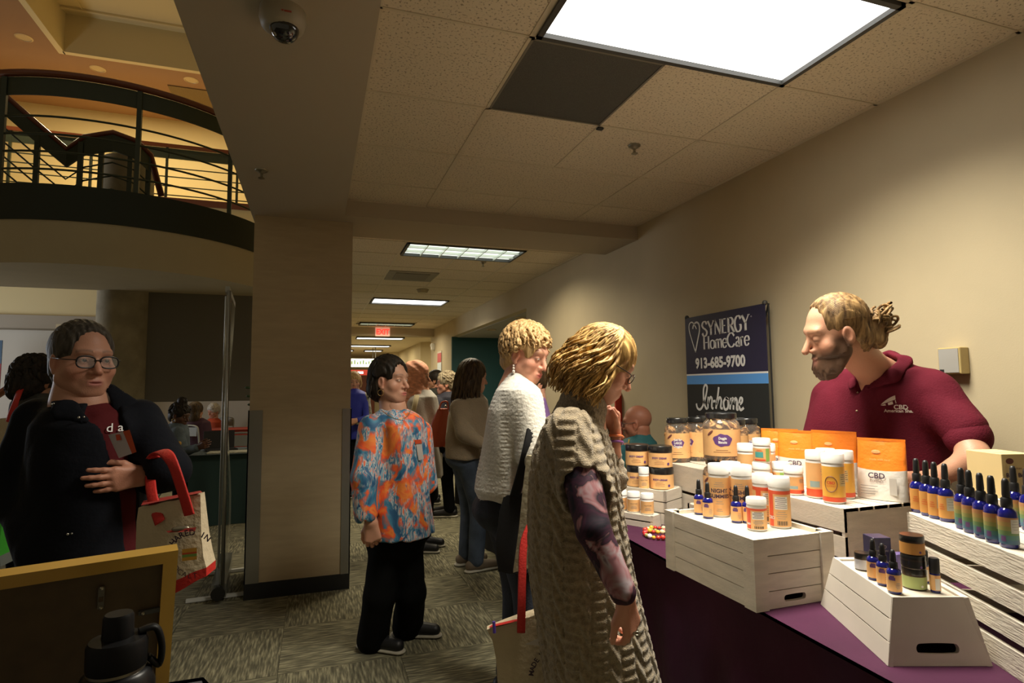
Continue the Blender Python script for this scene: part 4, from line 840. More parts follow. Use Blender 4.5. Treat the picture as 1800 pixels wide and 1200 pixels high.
# ---------------------------------------------------------------- banner, frame, bottle, lobby things
m_bn1 = mat('banner_navy', (.022, .020, .055), .45); m_bn2 = mat('banner_charcoal', (.022, .026, .028), .4); m_bnb = mat('banner_sky', (.10, .32, .75), .45); m_bw = mat('banner_white', (.75, .75, .74), .5)
BX = 2.50; q1, q2 = onx(1204, 562, BX), onx(1344, 530, BX); BY0, BY1 = q2[1], q1[1]; BT = (q1[2]+q2[2])/2; BW = BY1-BY0
zz = lambda px, py: onx(px, py, BX)[2]
zs0, zs1, zs2 = zz(1275, 674)-.002, zz(1275, 658), zz(1275, 655)
r = tag(empty('banner_stand', (BX, (BY0+BY1)/2, 0)), 'navy vinyl banner on a stand before the wall, with white lettering', 'banner')
def pan(name, z0, z1, m): return MB().box(0, .004, -BW/2, BW/2, z0, z1).build(name, m, r)
pan('upper_panel', zs2, BT, m_bn1); pan('white_stripe', zs1, zs2, m_bw); pan('blue_stripe', zs0, zs1, m_bnb); pan('lower_panel', .25, zs0, m_bn2)
MB().tube([(.03, -BW/2, BT), (.03, BW/2, .02)], .006, 6).build('pole', m_black, r); MB().tube([(.045, BW/2, BT), (.045, -BW/2, .02)], .006, 6).build('pole', m_black, r); MB().tube([(.02, -BW/2-.008, .0), (.02, -BW/2-.008, BT)], .005, 6).build('pole', m_black, r)
for s in (-1, 1): MB().sphere((.01, s*(BW/2-.01), BT+.005), .016, 8, 6).build('corner_hook', m_frame, r, True); MB().tube([(-.03, s*BW/2, .01), (.06, s*BW/2, .01)], .008, 6).build('foot', m_black, r)
# lettering: local x of the text runs from the banner's far edge towards its near edge (world -y)
BM = Matrix(((0, 0, -1, -.0015), (-1, 0, 0, 0), (0, 1, 0, 0), (0, 0, 0, 1)))
def at(px, py): q = onx(px, py, BX); return (-(q[1]-(BY0+BY1)/2), q[2])
def stroke(name, pts, wd, m, parent=r):
    """a drawn pen stroke of varying width, flat on the banner"""
    n = len(pts); L = []; Rr = []
    for i, (x, y) in enumerate(pts):
        x0, y0 = pts[max(i-1, 0)]; x1, y1 = pts[min(i+1, n-1)]; dx, dy = x1-x0, y1-y0; l = math.hypot(dx, dy) or 1; w_ = (wd[i] if hasattr(wd, '__len__') else wd)/2
        L.append((x-dy/l*w_, y+dx/l*w_)); Rr.append((x+dy/l*w_, y-dx/l*w_))
    v = [tuple(BM @ V3((x, y, .0006))) for x, y in L+Rr]; me = MB().add(v, [(i, i+1, n+i+1, n+i) for i in range(n-1)]).build(name, m, parent); return me
def catmull(P, k=8):
    P = [P[0]]+list(P)+[P[-1]]; out = []
    for i in range(1, len(P)-2):
        for t in np.linspace(0, 1, k, endpoint=False):
            a, b, c, d = [np.array(P[i+o]) for o in (-1, 0, 1, 2)]; out.append(tuple(.5*((2*b)+(-a+c)*t+(2*a-5*b+4*c-d)*t*t+(-a+3*b-3*c+d)*t**3)))
    out.append(tuple(P[-2])); return out
def serif_word(word, x0, x1, y, h, big_first=True):
    """roman capitals drawn as thick and thin strokes with serifs; x0..x1 is the width to fill"""
    S = {'S': ([[(.86, .80), (.62, 1.0), (.3, .98), (.12, .78), (.3, .58), (.66, .42), (.86, .22), (.66, .0), (.32, .0), (.12, .2)]], [], 1), 'Y': ([[(.06, 1), (.5, .48)], [(.94, 1), (.5, .48)], [(.5, .5), (.5, 0)]], [(.06, 1), (.94, 1), (.5, 0)], 1),
         'N': ([[(.15, 0), (.15, 1)], [(.1, 1), (.85, 0)], [(.85, 0), (.85, 1)]], [(.15, 0), (.12, 1), (.85, 1)], 1.1), 'E': ([[(.2, 0), (.2, 1)], [(.2, .97), (.82, .97)], [(.2, .52), (.68, .52)], [(.2, .03), (.85, .03)]], [(.2, 0), (.2, 1)], .85),
         'R': ([[(.2, 0), (.2, 1)], [(.2, .97), (.6, .97), (.82, .8), (.78, .6), (.58, .5), (.2, .5)], [(.5, .5), (.95, 0)]], [(.2, 0), (.2, 1), (.95, 0)], 1), 'G': ([[(.88, .8), (.66, 1), (.36, .97), (.12, .7), (.12, .32), (.34, .02), (.64, 0), (.86, .16), (.86, .42)]], [(.80, .45)], 1.05),
         'H': ([[(.2, 0), (.2, 1)], [(.8, 0), (.8, 1)], [(.2, .52), (.8, .52)]], [(.2, 0), (.2, 1), (.8, 0), (.8, 1)], 1), 'C': ([[(.9, .78), (.66, 1), (.36, .97), (.1, .68), (.1, .32), (.36, .02), (.66, 0), (.9, .2)]], [], 1),
         'o': ([[(.5, .66), (.18, .56), (.1, .33), (.18, .1), (.5, 0), (.82, .1), (.9, .33), (.82, .56), (.5, .66)]], [], .62), 'm': ([[(.1, 0), (.1, .64)], [(.1, .5), (.28, .66), (.45, .58), (.48, 0)], [(.48, .5), (.66, .66), (.84, .58), (.88, 0)]], [(.1, 0), (.48, 0), (.88, 0)], .95),
         'e': ([[(.12, .36), (.9, .36), (.82, .6), (.5, .66), (.16, .52), (.1, .28), (.3, .02), (.6, 0), (.9, .14)]], [], .58), 'a': ([[(.16, .54), (.4, .66), (.68, .6), (.72, .4), (.72, 0), (.9, .0)], [(.72, .38), (.3, .3), (.12, .14), (.3, 0), (.55, .04), (.72, .16)]], [], .58), 'r': ([[(.25, 0), (.25, .64)], [(.25, .46), (.5, .64), (.85, .6)]], [(.25, 0)], .45)}
    tot = sum(S[c][2] for c in word); k = (x1-x0)/tot; x = x0; o = tag_parent = r
    for c in word:
        st, se, wd = S[c]; lo = c.islower()
        for i, P in enumerate(st):
            W_ = wd*k; pts = [(x+px_*W_, y+py_*h) for px_, py_ in P]; pts = catmull(pts) if len(P) > 3 else pts; thick = .20*h*(1 if not lo else .85)
            wl = []
            for j in range(len(pts)):
                a_, b_2 = pts[max(j-1, 0)], pts[min(j+1, len(pts)-1)]; dx, dy = abs(b_2[0]-a_[0]), (b_2[1]-a_[1]); ang = abs(dy)/(math.hypot(dx, dy) or 1)
                th_ = .35+.65*ang
                if c == 'N' and i != 1: th_ = .5
                if c == 'Y' and i == 1: th_ = .5
                wl.append(thick*th_)
            stroke('letter_stroke', pts, wl, m_bw)
        for sx, sy in se: stroke('serif', [(x+sx*wd*k-.11*h, y+sy*h*(1)+(.012*h if sy == 0 else -.012*h)), (x+sx*wd*k+.11*h, y+sy*h+(.012*h if sy == 0 else -.012*h))], .045*h, m_bw)
        x += wd*k
sx0, sy0 = at(1234, 592); sx1, _ = at(1318, 580); _, syb = at(1276, 584); hcap = at(1276, 559)[1]-at(1276, 585)[1]
yb = (at(1236, 591)[1]+at(1316, 579)[1])/2; serif_word('SYNERGY', sx0, sx1, yb, hcap)
yb2 = (at(1237, 614)[1]+at(1316, 606)[1])/2; serif_word('HomeCare', at(1236, 612)[0], at(1318, 605)[0], yb2, hcap*.9)
hx = at(1222, 590)
hp = [(.0, -.115), (-.035, -.03), (-.062, .04), (-.06, .085), (-.03, .098), (.0, .075), (.02, .045)]; stroke('heart_stroke', [(hx[0]+x, hx[1]+y) for x, y in catmull(hp)], .009, m_bw)
hp = [(.0, -.115), (.03, -.03), (.052, .03), (.048, .075), (.02, .092), (-.012, .075), (-.022, .05)]; stroke('heart_stroke', [(hx[0]+x, hx[1]+y) for x, y in catmull(hp)], .013, m_bw)
nx0, nx1 = at(1221, 645)[0], at(1314, 640)[0]; ny = (at(1223, 648)[1]+at(1312, 641)[1])/2; v_, f_ = text_mesh('913-685-9700', 1); wn = v_[:, 0].max()-v_[:, 0].min(); hn = at(1270, 627)[1]-at(1270, 645)[1]
text_on('phone_number', '913-685-9700', hn/.70, Matrix.Translation((0, 0, 0)) @ BM @ Matrix.Translation(((nx0+nx1)/2, ny, .0006)), m_bw, r, off=.004, wx=(nx1-nx0)/(wn*hn/.70)*.93)
text_on('mark', 'o', .02, BM @ Matrix.Translation((at(1321, 557)[0], at(1321, 557)[1], .0006)), m_bw, r)
ix0, iy0 = at(1225, 722); ix1 = at(1312, 718)[0]; sI = (ix1-ix0)
def W(P): return [(ix0+sI*x, iy0+.012+sI*y) for x, y in catmull(P)]
for P in ([(.0, .08), (.02, .02), (.08, .0), (.15, .06), (.22, .2), (.25, .31), (.21, .34), (.17, .27), (.17, .12), (.21, .02), (.25, .03)], [(.25, .02), (.27, .18)], [(.26, .08), (.31, .17), (.345, .15), (.335, .04), (.37, .02)], [(.35, .115), (.42, .125)],
          [(.42, .02), (.47, .2), (.495, .31)], [(.44, .07), (.5, .17), (.535, .14), (.52, .04), (.56, .03)], [(.63, .17), (.58, .11), (.60, .02), (.66, .04), (.67, .13), (.63, .17), (.68, .15)], [(.70, .02), (.725, .17)], [(.715, .08), (.755, .165), (.775, .13), (.765, .02)], [(.77, .08), (.81, .165), (.84, .13), (.83, .03), (.86, .03)], [(.87, .08), (.93, .12), (.935, .165), (.90, .165), (.875, .08), (.90, .02), (.96, .05)]):
    stroke('script_stroke', W(P), .016, m_bw)
# gold picture frame seen from behind, on a near table with a black flask
m_gold = mat('gold_moulding', (.62, .38, .08), .3, .35); m_mdf = mat('frame_backing', (.085, .055, .022), .7, var=(30, .12)); m_tcl = mat('grey_plum_cloth', (.05, .045, .055), .8, sheen=.2)
TZ = .762; ct = onz(356, 1194, TZ)
table(1.5, .95, TZ, 'folding table under grey-plum cloth with the gold frame', (ct[0]-.0, ct[1]-.97, 0), PI/2); cloth('tablecloth', 1.5, .95, TZ+.001, m_tcl, 'grey-plum tablecloth under the gold picture frame', (ct[0]-.0, ct[1]-.97, 0), PI/2, 11)
FW, FH = .61, .50
pr_ = CC+ray(312, 967)*1.04; pl_ = CC+ray(0, 1000)*.90; dirn = V3((pl_[0]-pr_[0], pl_[1]-pr_[1], 0)).normalized()
r = empty('framed_picture', (0, 0, 0)); tag(r, 'gold-edged picture frame seen from its brown back, standing on the near table', 'picture frame')
# local: x from right edge to left edge, z up, +y away from the camera (the picture side)
FH = math.hypot(pr_[2]-TZ-.002, .10)
MB().box(0, FW, -.012, .012, FH-.022, FH).build('top_rail', m_gold, r); MB().box(0, FW, -.012, .012, 0, .022).build('bottom_rail', m_gold, r); MB().box(0, .022, -.012, .012, .022, FH-.022).build('side_rail', m_gold, r); MB().box(FW-.022, FW, -.012, .012, .022, FH-.022).build('side_rail', m_gold, r)
MB().box(.02, FW-.02, -.004, .004, .02, FH-.02).build('backing_board', m_mdf, r)
for x, z, a in ((.02, FH-.115, 0), (.02, FH-.26, 0), (FW-.06, FH-.2, 0)): MB().box(x, x+.034, -.010, -.005, z, z+.008).build('turn_button', m_frame, r); MB().sphere((x+.028, -.011, z+.004), .0035, 8, 5).build('screw', m_chrome, r)
for x in (.27, .5): MB().box(x, x+.008, -.010, -.005, FH-.06, FH-.028).build('turn_button', m_frame, r); MB().sphere((x+.004, -.011, FH-.058), .0035, 8, 5).build('screw', m_chrome, r)
hg = MB().box(.105, .114, -.009, -.005, FH-.088, FH-.048).build('hanger', m_chrome, r); MB().box(.106, .113, -.0095, -.0088, FH-.075, FH-.066).build('hanger_slot', m_mdf, hg)
MB().sphere((.1095, -.009, FH-.05), .004, 8, 5).build('screw', m_chrome, r); MB().sphere((.1095, -.009, FH-.086), .003, 8, 5).build('screw', m_chrome, r)
hexa([(.295, -.02, FH*.62), (.315, -.02, FH*.62), (.325, -.14, .0), (.285, -.14, .0), (.295, -.012, FH*.62), (.315, -.012, FH*.62), (.325, -.128, .0), (.285, -.128, .0)]).build('easel_leg', mat('easel_wood', (.35, .17, .04), .5), r)
xa = dirn; lean = math.asin(.10/FH); ya = V3((0, 0, 1)).cross(xa)
if ya.y < 0: ya = -ya
zt_ = (V3((0, 0, 1))*math.cos(lean)-ya*math.sin(lean)); yt_ = ya*math.cos(lean)+V3((0, 0, 1))*math.sin(lean)
MF = Matrix((xa, yt_, zt_)).transposed().to_4x4(); MF.translation = V3(pr_)-zt_*FH; MF.translation.z = TZ+.008; r.matrix_world = MF
fp = CC+ray(208, 1100)*.80; r = tag(empty('water_flask', (fp[0], fp[1], TZ+.002)), 'matte black steel water flask with a strap-handled lid before the frame', 'bottle'); hb = 1.42-.0-TZ
zt0 = (CC+ray(205, 1078)*.80)[2]-TZ-.002; R0 = .048; Hn = zt0-.075
m_fl = mat('flask_black', (.006, .006, .007), .35, spec=.3); m_flp = mat('flask_plastic', (.005, .005, .0055), .5, spec=.2)
MB().lathe([(R0*.94, 0), (R0, .006), (R0, Hn-.05), (R0*.97, Hn-.022), (R0*.86, Hn-.004), (R0*.74, Hn)], 36).build('bottle', m_fl, r, 50); MB().lathe([(R0*.73, Hn), (R0*.735, Hn+.004)], 36).build('steel_ring', m_chrome, r, 40)
lid = MB().lathe([(R0*.74, Hn+.004), (R0*.76, Hn+.008), (R0*.76, Hn+.036), (R0*.70, Hn+.042), (R0*.40, Hn+.044), (R0*.38, zt0-.004), (R0*.34, zt0)], 36).build('lid', m_flp, r, 40)
MB().tube(catmull([(R0*.5, 0, Hn+.045), (R0*.92, .002, Hn+.046), (R0*1.10, .004, Hn+.02), (R0*1.05, .004, Hn-.006), (R0*.78, 0, Hn+.008)]), .009, 8, ((0, 1, 0), .5)).build('strap_handle', m_flp, r, True)
r.rotation_euler = (0, 0, face(fp[0], fp[1]))
# roll-up banner stand seen edge-on
m_sil = mat('brushed_silver', (.42, .42, .38), .3, .85); m_vin = mat('silver_vinyl', (.36, .36, .30), .14, .55, bump=(3, .3))
s0 = onz(383, 1062, 0); hz = ony(400, 516, s0[1]+.3)[2]; r = tag(empty('rollup_stand', (s0[0], s0[1], 0)), 'roll-up display stand seen edge-on beside the square column', 'banner')
e = V3((-.06, .80, 0)); en = e.normalized(); nn = V3((en.y, -en.x, 0))
def sl(o, k, z): p = V3(o)+en*k; return (p.x, p.y, z)
MB().prism([tuple((nn*a+en*b)[:2]) for a, b in ((-.045, .03), (.045, .03), (.045, .85), (-.045, .85))], .03, .12).build('cassette', m_sil, r)
MB().rings([[tuple(nn*(.04*math.cos(q)*(1+k*.12))+en*(.0-k*.03)+V3((0, 0, .075+.045*math.sin(q)))) for q in np.linspace(0, 2*PI, 17)[:-1]] for k in (0, 1)]).build('end_cap', m_blid, r)
for k in (.12, .72): MB().rings([[tuple(nn*(a*.2)+en*(k+b)+V3((0, 0, z))) for a, b, z in ((-1, -.02, .004), (1, -.02, .004), (1, .02, .004), (-1, .02, .004))], [tuple(nn*(a*.2)+en*(k+b)+V3((0, 0, z))) for a, b, z in ((-1, -.015, .022), (1, -.015, .022), (1, .015, .022), (-1, .015, .022))]]).build('foot', mat('foot_pale', (.6, .6, .56), .4), r)
rs = []
for z in np.linspace(.11, hz-.02, 18):
    rs.append([tuple(nn*(.012*math.sin(z*3)+t)+en*k+V3((0, 0, z))) for k, t in ((.03, -.002), (.85, -.002+.012*math.sin(z*4)), (.85, .002+.012*math.sin(z*4)), (.03, .002))])
MB().rings(rs).build('graphic_sheet', m_vin, r, 60); MB().tube([tuple(nn*-.03+en*.44+V3((0, 0, .1))), tuple(nn*-.03+en*.44+V3((0, 0, hz)))], .009, 8).build('pole', m_sil, r); MB().tube([tuple(nn*.022+en*.02+V3((0, 0, .1))), tuple(nn*.012+en*.02+V3((0, 0, hz-.02)))], .013, 8).build('edge_rail', m_sil, r, True)
MB().rings([[tuple(nn*a+en*k+V3((0, 0, z))) for a, z in ((-.014, hz-.03), (.014, hz-.03), (.014, hz+.01), (-.014, hz+.01))] for k in (.02, .86)]).build('top_bar', m_sil, r)
# lobby table things
LT_ = TBL+.003
tag(MB().box(-.28, .28, -.11, .11, 0, .012, .002).build('leaflet_stack', mat('leaflets', (.5, .48, .36), .6, var=(30, .3)), None, loc=(-.80, 7.02, LT_)), 'spread of pale leaflets on the green-clothed lobby table', 'leaflets')
r = tag(empty('laptop', (-1.0, 7.32, LT_), .3), 'dark laptop open on the green-clothed lobby table', 'laptop'); MB().box(-.16, .16, -.11, .11, 0, .016, .003).build('keyboard_base', m_black, r); MB().box(-.16, .16, .11, .118, .01, .21).build('screen', m_black, r)
r = tag(empty('paper_display', (-.55, 7.42, LT_)), 'white tri-fold card standing on the lobby table', 'card'); hexa([(-.13, 0, 0), (.13, 0, 0), (.13, .05, .36), (-.13, .05, .36), (-.13, .006, 0), (.13, .006, 0), (.13, .056, .36), (-.13, .056, .36)]).build('card', mat('card_white', (.5, .5, .47), .6), r)
tag(MB().lathe([(.03, 0), (.034, .01), (.03, .1), (.012, .13), (.012, .15)], 16).build('lotion_bottle', mat('ivory_plastic', (.6, .57, .42), .4), None, 50, (-.50, 7.2, LT_)), 'ivory pump bottle on the lobby table by the column', 'bottle')
m_chair = mat('grey_plastic_chair', (.34, .34, .31), .45)
def fold_chair(loc, rz, label):
    r = tag(empty('folding_chair', loc, rz), label, 'chair'); MB().box(-.2, .2, -.2, .2, .43, .455, .008).build('seat', m_chair, r); MB().tube(catmull([(-.2, .2, .45), (-.2, .24, .75), (-.17, .25, .85), (0, .25, .87), (.17, .25, .85), (.2, .24, .75), (.2, .2, .45)]), .013, 6).build('back_frame', m_chair, r, True); MB().box(-.18, .18, .235, .25, .70, .84, .005).build('backrest', m_chair, r)
    for sx in (-1, 1):
        for sy in (-1, 1): MB().tube([(sx*.19, sy*.1, .44), (sx*.2, -sy*.22, 0)], .011, 6).build('leg', m_chair, r)
    return r
fold_chair((-.92, 7.95, 0), -.2, 'grey folding chair behind the green-clothed lobby table')
cp = ony(352, 745, 10.2); table(1.6, .7, TBL, 'folding table under red cloth far in the lobby', (-.4, 10.95, 0), PI/2); cloth('tablecloth', 1.6, .7, TBL+.001, mat('red_cloth', (.30, .03, .012), .7), 'red tablecloth far in the lobby under the hanging panel', (-.4, 10.95, 0), PI/2, 15)
r = tag(empty('leaf_plant', (-.62, 7.5, TBL+.003)), 'spindly dark potted plant on the lobby table by the column', 'plant'); MB().lathe([(.04, 0), (.055, .09), (.05, .09)], 14).build('pot', m_blid, r, 40); MB().tube(catmull([(0, 0, .08), (-.01, 0, .35), (-.05, .01, .55), (-.1, 0, .72)]), .006, 6).build('stem', mat('plant_stem', (.04, .05, .02), .6), r, True)
for k in range(9): z = .3+.05*k; MB().sphere((-.02-.008*k+(.05 if k % 2 else -.05), 0, z), .035, 8, 5, (1, .3, .45)).build('leaf', mat('plant_leaf', (.03, .06, .02), .5), r, True)
# red tabletop sign on the black-clothed table
p = ony(1089, 735, 4.6); r = tag(empty('red_sign_stand', (p[0], 4.6, TBL+.003)), 'tall red card sign on the black table behind the bald man', 'sign'); MB().box(-.04, .05, -.01, .01, 0, .62).build('card', mat('sign_red', (.55, .035, .015), .5), r); MB().box(-.06, .07, -.05, .05, 0, .012).build('base', m_black, r)
# ---------------------------------------------------------------- people
def J(px, py, D): return CC+ray(px, py)*D                       # point on the ray at camera depth D (taken from where the person stands)
def dirc(r, u_, f): v_ = CR*r+CU*u_+CF*f; return v_/np.linalg.norm(v_)
def frame(fwd, up=(0, 0, 1)):
    f = np.array(fwd, float); f /= np.linalg.norm(f); x = np.cross(f, np.array(up, float)); x /= np.linalg.norm(x); z = np.cross(x, f); return np.stack([x, f, z], 1)
def sil(rows, D, yaw=-YAW, **kw):
    """loft whose outline comes from rows (py, left px, right px, half depth[, extra depth])"""
    S = []; m_ = sum((q[1]+q[2])/2 for q in rows)/len(rows); th = math.atan((m_-900)/FPX)
    for q in rows:
        p = J((q[1]+q[2])/2, q[0], D+(q[4] if len(q) > 4 else 0)); S.append((p[0], p[1], p[2], (q[2]-q[1])/2*D/FPX*math.cos(th), q[3]))
    return loft(S, -(YAW+th), **kw)
def field(prims, p):
    g = 1e3; q = np.array([p], 'f')
    for f, a, b, k, op in prims: d = float(f(q)[0]); g = min(g, d) if op == 'u' else max(g, -d)
    return g
def hit(prims, px, py, lift=.004):
    """first point of a garment met along the ray of a pixel, and its outward normal"""
    D = .8
    while D < 8:
        p = J(px, py, D); d = field(prims, p)
        if d < .0005: break
        D += max(.002, d*.5)
    n = np.array([field(prims, p+e)-field(prims, p-e) for e in np.eye(3)*.004]); n /= np.linalg.norm(n)+1e-9; return p+n*lift, n
def depth(p): return float((p-CC)@CF)
def facing(p, n, o): z = V3(n); x = V3((0, 0, 1)).cross(z).normalized(); y = z.cross(x); M_ = Matrix((x, y, z)).transposed().to_4x4(); M_.translation = V3(p-o); return M_
SKIN = mat('skin', (.6, .35, .22), .48, vcol=True, bump=(260, .12), spec=.4)
EYE = mat('eye', (1, 1, 1), .12, vcol=True, coat=.5)
def head_prims(o):
    jw, nl = o.get('jaw', 1.), o.get('nose', 1.); fat = o.get('fat', 0.)
    P = [ell((0, -.014, .032), (.074, .094, .088)), ell((0, .022, -.034), (.0585*jw+fat, .062, .076), k=.03), ell((0, .058, -.096), (.026*jw, .024, .020), k=.028),
         cap((-.046*jw-fat, .012, -.062), (-.02, .055, -.096), .022, .018, k=.03), cap((.046*jw+fat, .012, -.062), (.02, .055, -.096), .022, .018, k=.03),
         ell((-.041, .050, -.032), (.024+fat, .022, .022), k=.025), ell((.041, .050, -.032), (.024+fat, .022, .022), k=.025), ell((0, .070, .026), (.050, .018, .014), k=.025)]
    for s in (-1, 1): P += [ell((s*.032, .093, .001), (.017, .014, .012), k=.014, op='s'), ell((s*.0315, .0705, .0), (.0152, .0145, .0135), k=.006)]
    P += [cap((0, .079, .012), (0, .079+.027*nl, -.034), .0075, .0118, k=.012), ell((-.0125, .088, -.038), (.0085, .0105, .0075), k=.008), ell((.0125, .088, -.038), (.0085, .0105, .0075), k=.008),
          ell((0, .076, -.069), (.026, .016, .018), k=.02), ell((0, .0875, -.0655), (.0215, .0075, .0052), k=.006), ell((0, .0855, -.0765), (.0185, .0078, .0062), k=.006), ell((0, .097, -.0708), (.023, .010, .0014), k=.003, op='s')]
    if o.get('eyes', 'open') == 'open':
        for s in (-1, 1): P.append(ell((s*.0315, .0865, -.0005), (.0128, .0085, .0046), k=.003, op='s'))
    for s in (-1, 1): P += [ell((s*.077, -.008, -.012), (.0085, .019, .031), k=.008), ell((s*.084, -.004, -.008), (.005, .010, .018), k=.005, op='s'), ell((s*.076, -.002, -.040), (.006, .009, .009), k=.006)]
    return P
def sm(x, a, b): t = np.clip((x-a)/(b-a), 0, 1); return t*t*(3-2*t)
def head_tint(V, o):
    sk = np.array(o['skin']); T = np.tile(sk, (len(V), 1)).astype(float); x, y, z = np.abs(V[:, 0]), V[:, 1], V[:, 2]
    def mix(m, c): T[:] = T*(1-m[:, None])+np.array(c)*m[:, None]
    g = lambda cx, cy, cz, r: np.exp(-(((x-cx)**2+(y-cy)**2+(z-cz)**2)/r**2))
    red = sk*np.array([1.06, .74, .70]); mix(.5*g(.043, .06, -.035, .026), red); mix(.55*g(0, .105, -.034, .02), red); mix(.5*g(.08, 0, -.01, .03), red)
    lips = np.exp(-((x/.022)**4))*(y > .07)*np.exp(-(((z+.0708)/.0105)**4)); mix(.85*lips, o.get('lips', sk*np.array([.95, .5, .5])))
    bz = .027+.004*np.sin(np.clip((x-.012)/.04, 0, 1)*PI); mix(o.get('browk', .7)*((x > .012) & (x < .053) & (y > .045))*np.exp(-((z-bz)/.0042)**2), o.get('brow', (.08, .05, .03)))
    if o.get('eyes', 'open') == 'open': rim = np.exp(-(((((x-.0315)/.0150)**2+((z+.0003)/.0066)**2)-1)/.35)**2)*(y > .06); mix(.75*rim, sk*.22)
    else: mix(.8*np.exp(-((z+.0055+60*(x-.0315)**2*.0)/.0022)**2)*np.exp(-((x-.0315)/.0135)**4)*(y > .06), sk*.16)
    if 'beard' in o:
        jawline = sm(-z, .030, .062)*sm(y, -.03, .0)+sm(-z, -.01, .02)*sm(x, .052, .062)*sm(y, -.02, .012)*sm(-y, -.06, -.03)
        mus = (y > .075)*np.exp(-((z+.054)/.006)**2)*np.exp(-(x/.028)**4); m = np.clip(np.maximum(jawline*(z > -.16), mus), 0, 1)*(1-lips*.9); mix(.92*m, o['beard'])
    return np.clip(T, 0, 1)
def xform(V, c, R, s): return (V*s)@R.T+np.array(c)
class Person:
    def __init__(s, label, px, D, floor=None):
        p = J(px, 700, D) if floor is None else np.array(floor); s.o = np.array([p[0], p[1], 0]); s.root = tag(empty('person', tuple(s.o)), label, 'person'); s.body = []
    def add(s, name, prims, m, h=.009, disp=None, tint=None, parent=None):
        V, F = nets(prims, h, disp); me = np_mesh(name, V, F, m, tint(V) if tint else None, off=s.o); return link(name, me, None, parent or s.root)
    def mesh(s, name, b, m, smooth=True):
        b.v = [tuple(np.array(v_)-s.o) for v_ in b.v]; return b.build(name, m, s.root, smooth)
    def head(s, c, fwd, up=(0, 0, 1), sc=1., h=.0032, **o):
        s.hc, s.hR, s.hs = np.array(c), frame(fwd, up), sc; P = head_prims(o); V, F = nets(P, h)
        bd = None
        if 'beard' in o:
            x, y, z = np.abs(V[:, 0]), V[:, 1], V[:, 2]; w_ = np.clip(sm(-z, .05, .09)*sm(y, -.01, .03), 0, 1)*(np.exp(-((z+.07)/.008)**2) < .5)
            V = V+np.stack([V[:, 0]*.10, np.full(len(V), .012), np.full(len(V), -.022)], 1)*w_[:, None]*(1+.25*np.sin(V[:, :1]*420)*np.sin(V[:, 2:]*260))
        T = head_tint(V, o); s.body.append((xform(V, s.hc, s.hR, sc), F, T)); s.skin = np.array(o['skin'])
        if o.get('eyes', 'open') == 'open' and h < .006:
            gz = np.array(o.get('gaze', (0, 1, 0)), float); gz /= np.linalg.norm(gz)
            for sx in (-1, 1):
                b = MB().sphere((0, 0, 0), .0122, 20, 14); V = np.array(b.v); d = (V/.0122)@gz; T = np.where(d[:, None] > .955, (.01, .008, .006), np.where(d[:, None] > .84, o.get('iris', (.09, .06, .03)), (.62, .57, .52)))
                me = b.mesh('eye', [EYE], True); at = me.color_attributes.new('tint', 'FLOAT_COLOR', 'POINT'); at.data.foreach_set('color', np.c_[T, np.ones(len(T))].astype('f').ravel())
                W_ = xform(V+np.array([sx*.0315, .0708, -.0003]), s.hc, s.hR, sc)-s.o; me.vertices.foreach_set('co', W_.astype('f').ravel()); me.update(); link('eye', me, None, s.root)
        return s
    def L(s, p): return xform(np.array([p], float), s.hc, s.hR, s.hs)[0]          # head-local to world
    def neck(s, base, r0=.056, r1=.066, h=.008):
        a = s.L((0, -.022, -.045)); V, F = nets([cap(a, base, r0*s.hs, r1), cap(base, np.array(base)-np.array([0, 0, .10]), r1, .10, k=.05)], h); s.body.append((V, F, np.tile(s.skin, (len(V), 1)))); return s
    def hand(s, wr, d, nrm, thumb, curl=(.5, .6, .5), sc=1., h=.0034, fore=None, spread=.1, fr=.026):
        """thumb=+1/-1 chooses the side; curl = bend at each joint towards the palm normal"""
        d = np.array(d, float); d /= np.linalg.norm(d); n_ = np.array(nrm, float); n_ = n_-d*(n_@d); n_ /= np.linalg.norm(n_); t = np.cross(d, n_)*thumb; wr = np.array(wr, float); P = []
        P.append(cap(wr-d*.02*sc, wr+d*.02*sc, .023*sc, .024*sc, (n_, 1.5), k=.015))
        for i, (off, ln) in enumerate(((.029, .072), (.010, .080), (-.010, .074), (-.028, .058))):
            kn = wr+(d*(.092-.006*abs(i-1))+t*off)*sc; P.append(cap(wr+(d*.015+t*off*.55)*sc, kn, .0155*sc, .0128*sc, (n_, 1.1), k=.014))
            a = 0.; p = kn; dd = d+t*spread*(1-i*.66); dd = dd/np.linalg.norm(dd)
            for j, fr_ in enumerate((.44, .31, .25)):
                a += curl[j]*(1+.08*i); q = p+(dd*math.cos(a)+n_*math.sin(a))*ln*fr_*sc; P.append(cap(p, q, (.0095-.0009*j)*sc*(.88 if i == 3 else 1), (.0086-.0009*j)*sc*(.88 if i == 3 else 1), k=.004)); p = q
        b = wr+(d*.022+t*.020+n_*.006)*sc; P.append(cap(b, b+(d*.030+t*.024+n_*.014)*sc, .0155*sc, .0125*sc, k=.012)); c = b+(d*.030+t*.024+n_*.014)*sc
        e = c+(d*.032+t*.008+n_*.010)*sc; P.append(cap(c, e, .0105*sc, .0095*sc, k=.005)); P.append(cap(e, e+(d*.024-t*.003+n_*.010)*sc, .0092*sc, .0075*sc, k=.004))
        if fore is not None: P.append(cap(wr, fore, fr*sc*.9, fr*sc*1.35, k=.02))
        V, F = nets(P, h); T = np.tile(s.skin, (len(V), 1)).astype(float); tips = np.zeros(len(V)); s.body.append((V, F, T*np.array([1.02, .95, .93]))); return s
    def inner(s, prims, h=.018): V, F = nets(prims, h); s.body.append((V, F, np.tile(s.skin, (len(V), 1)))); return s
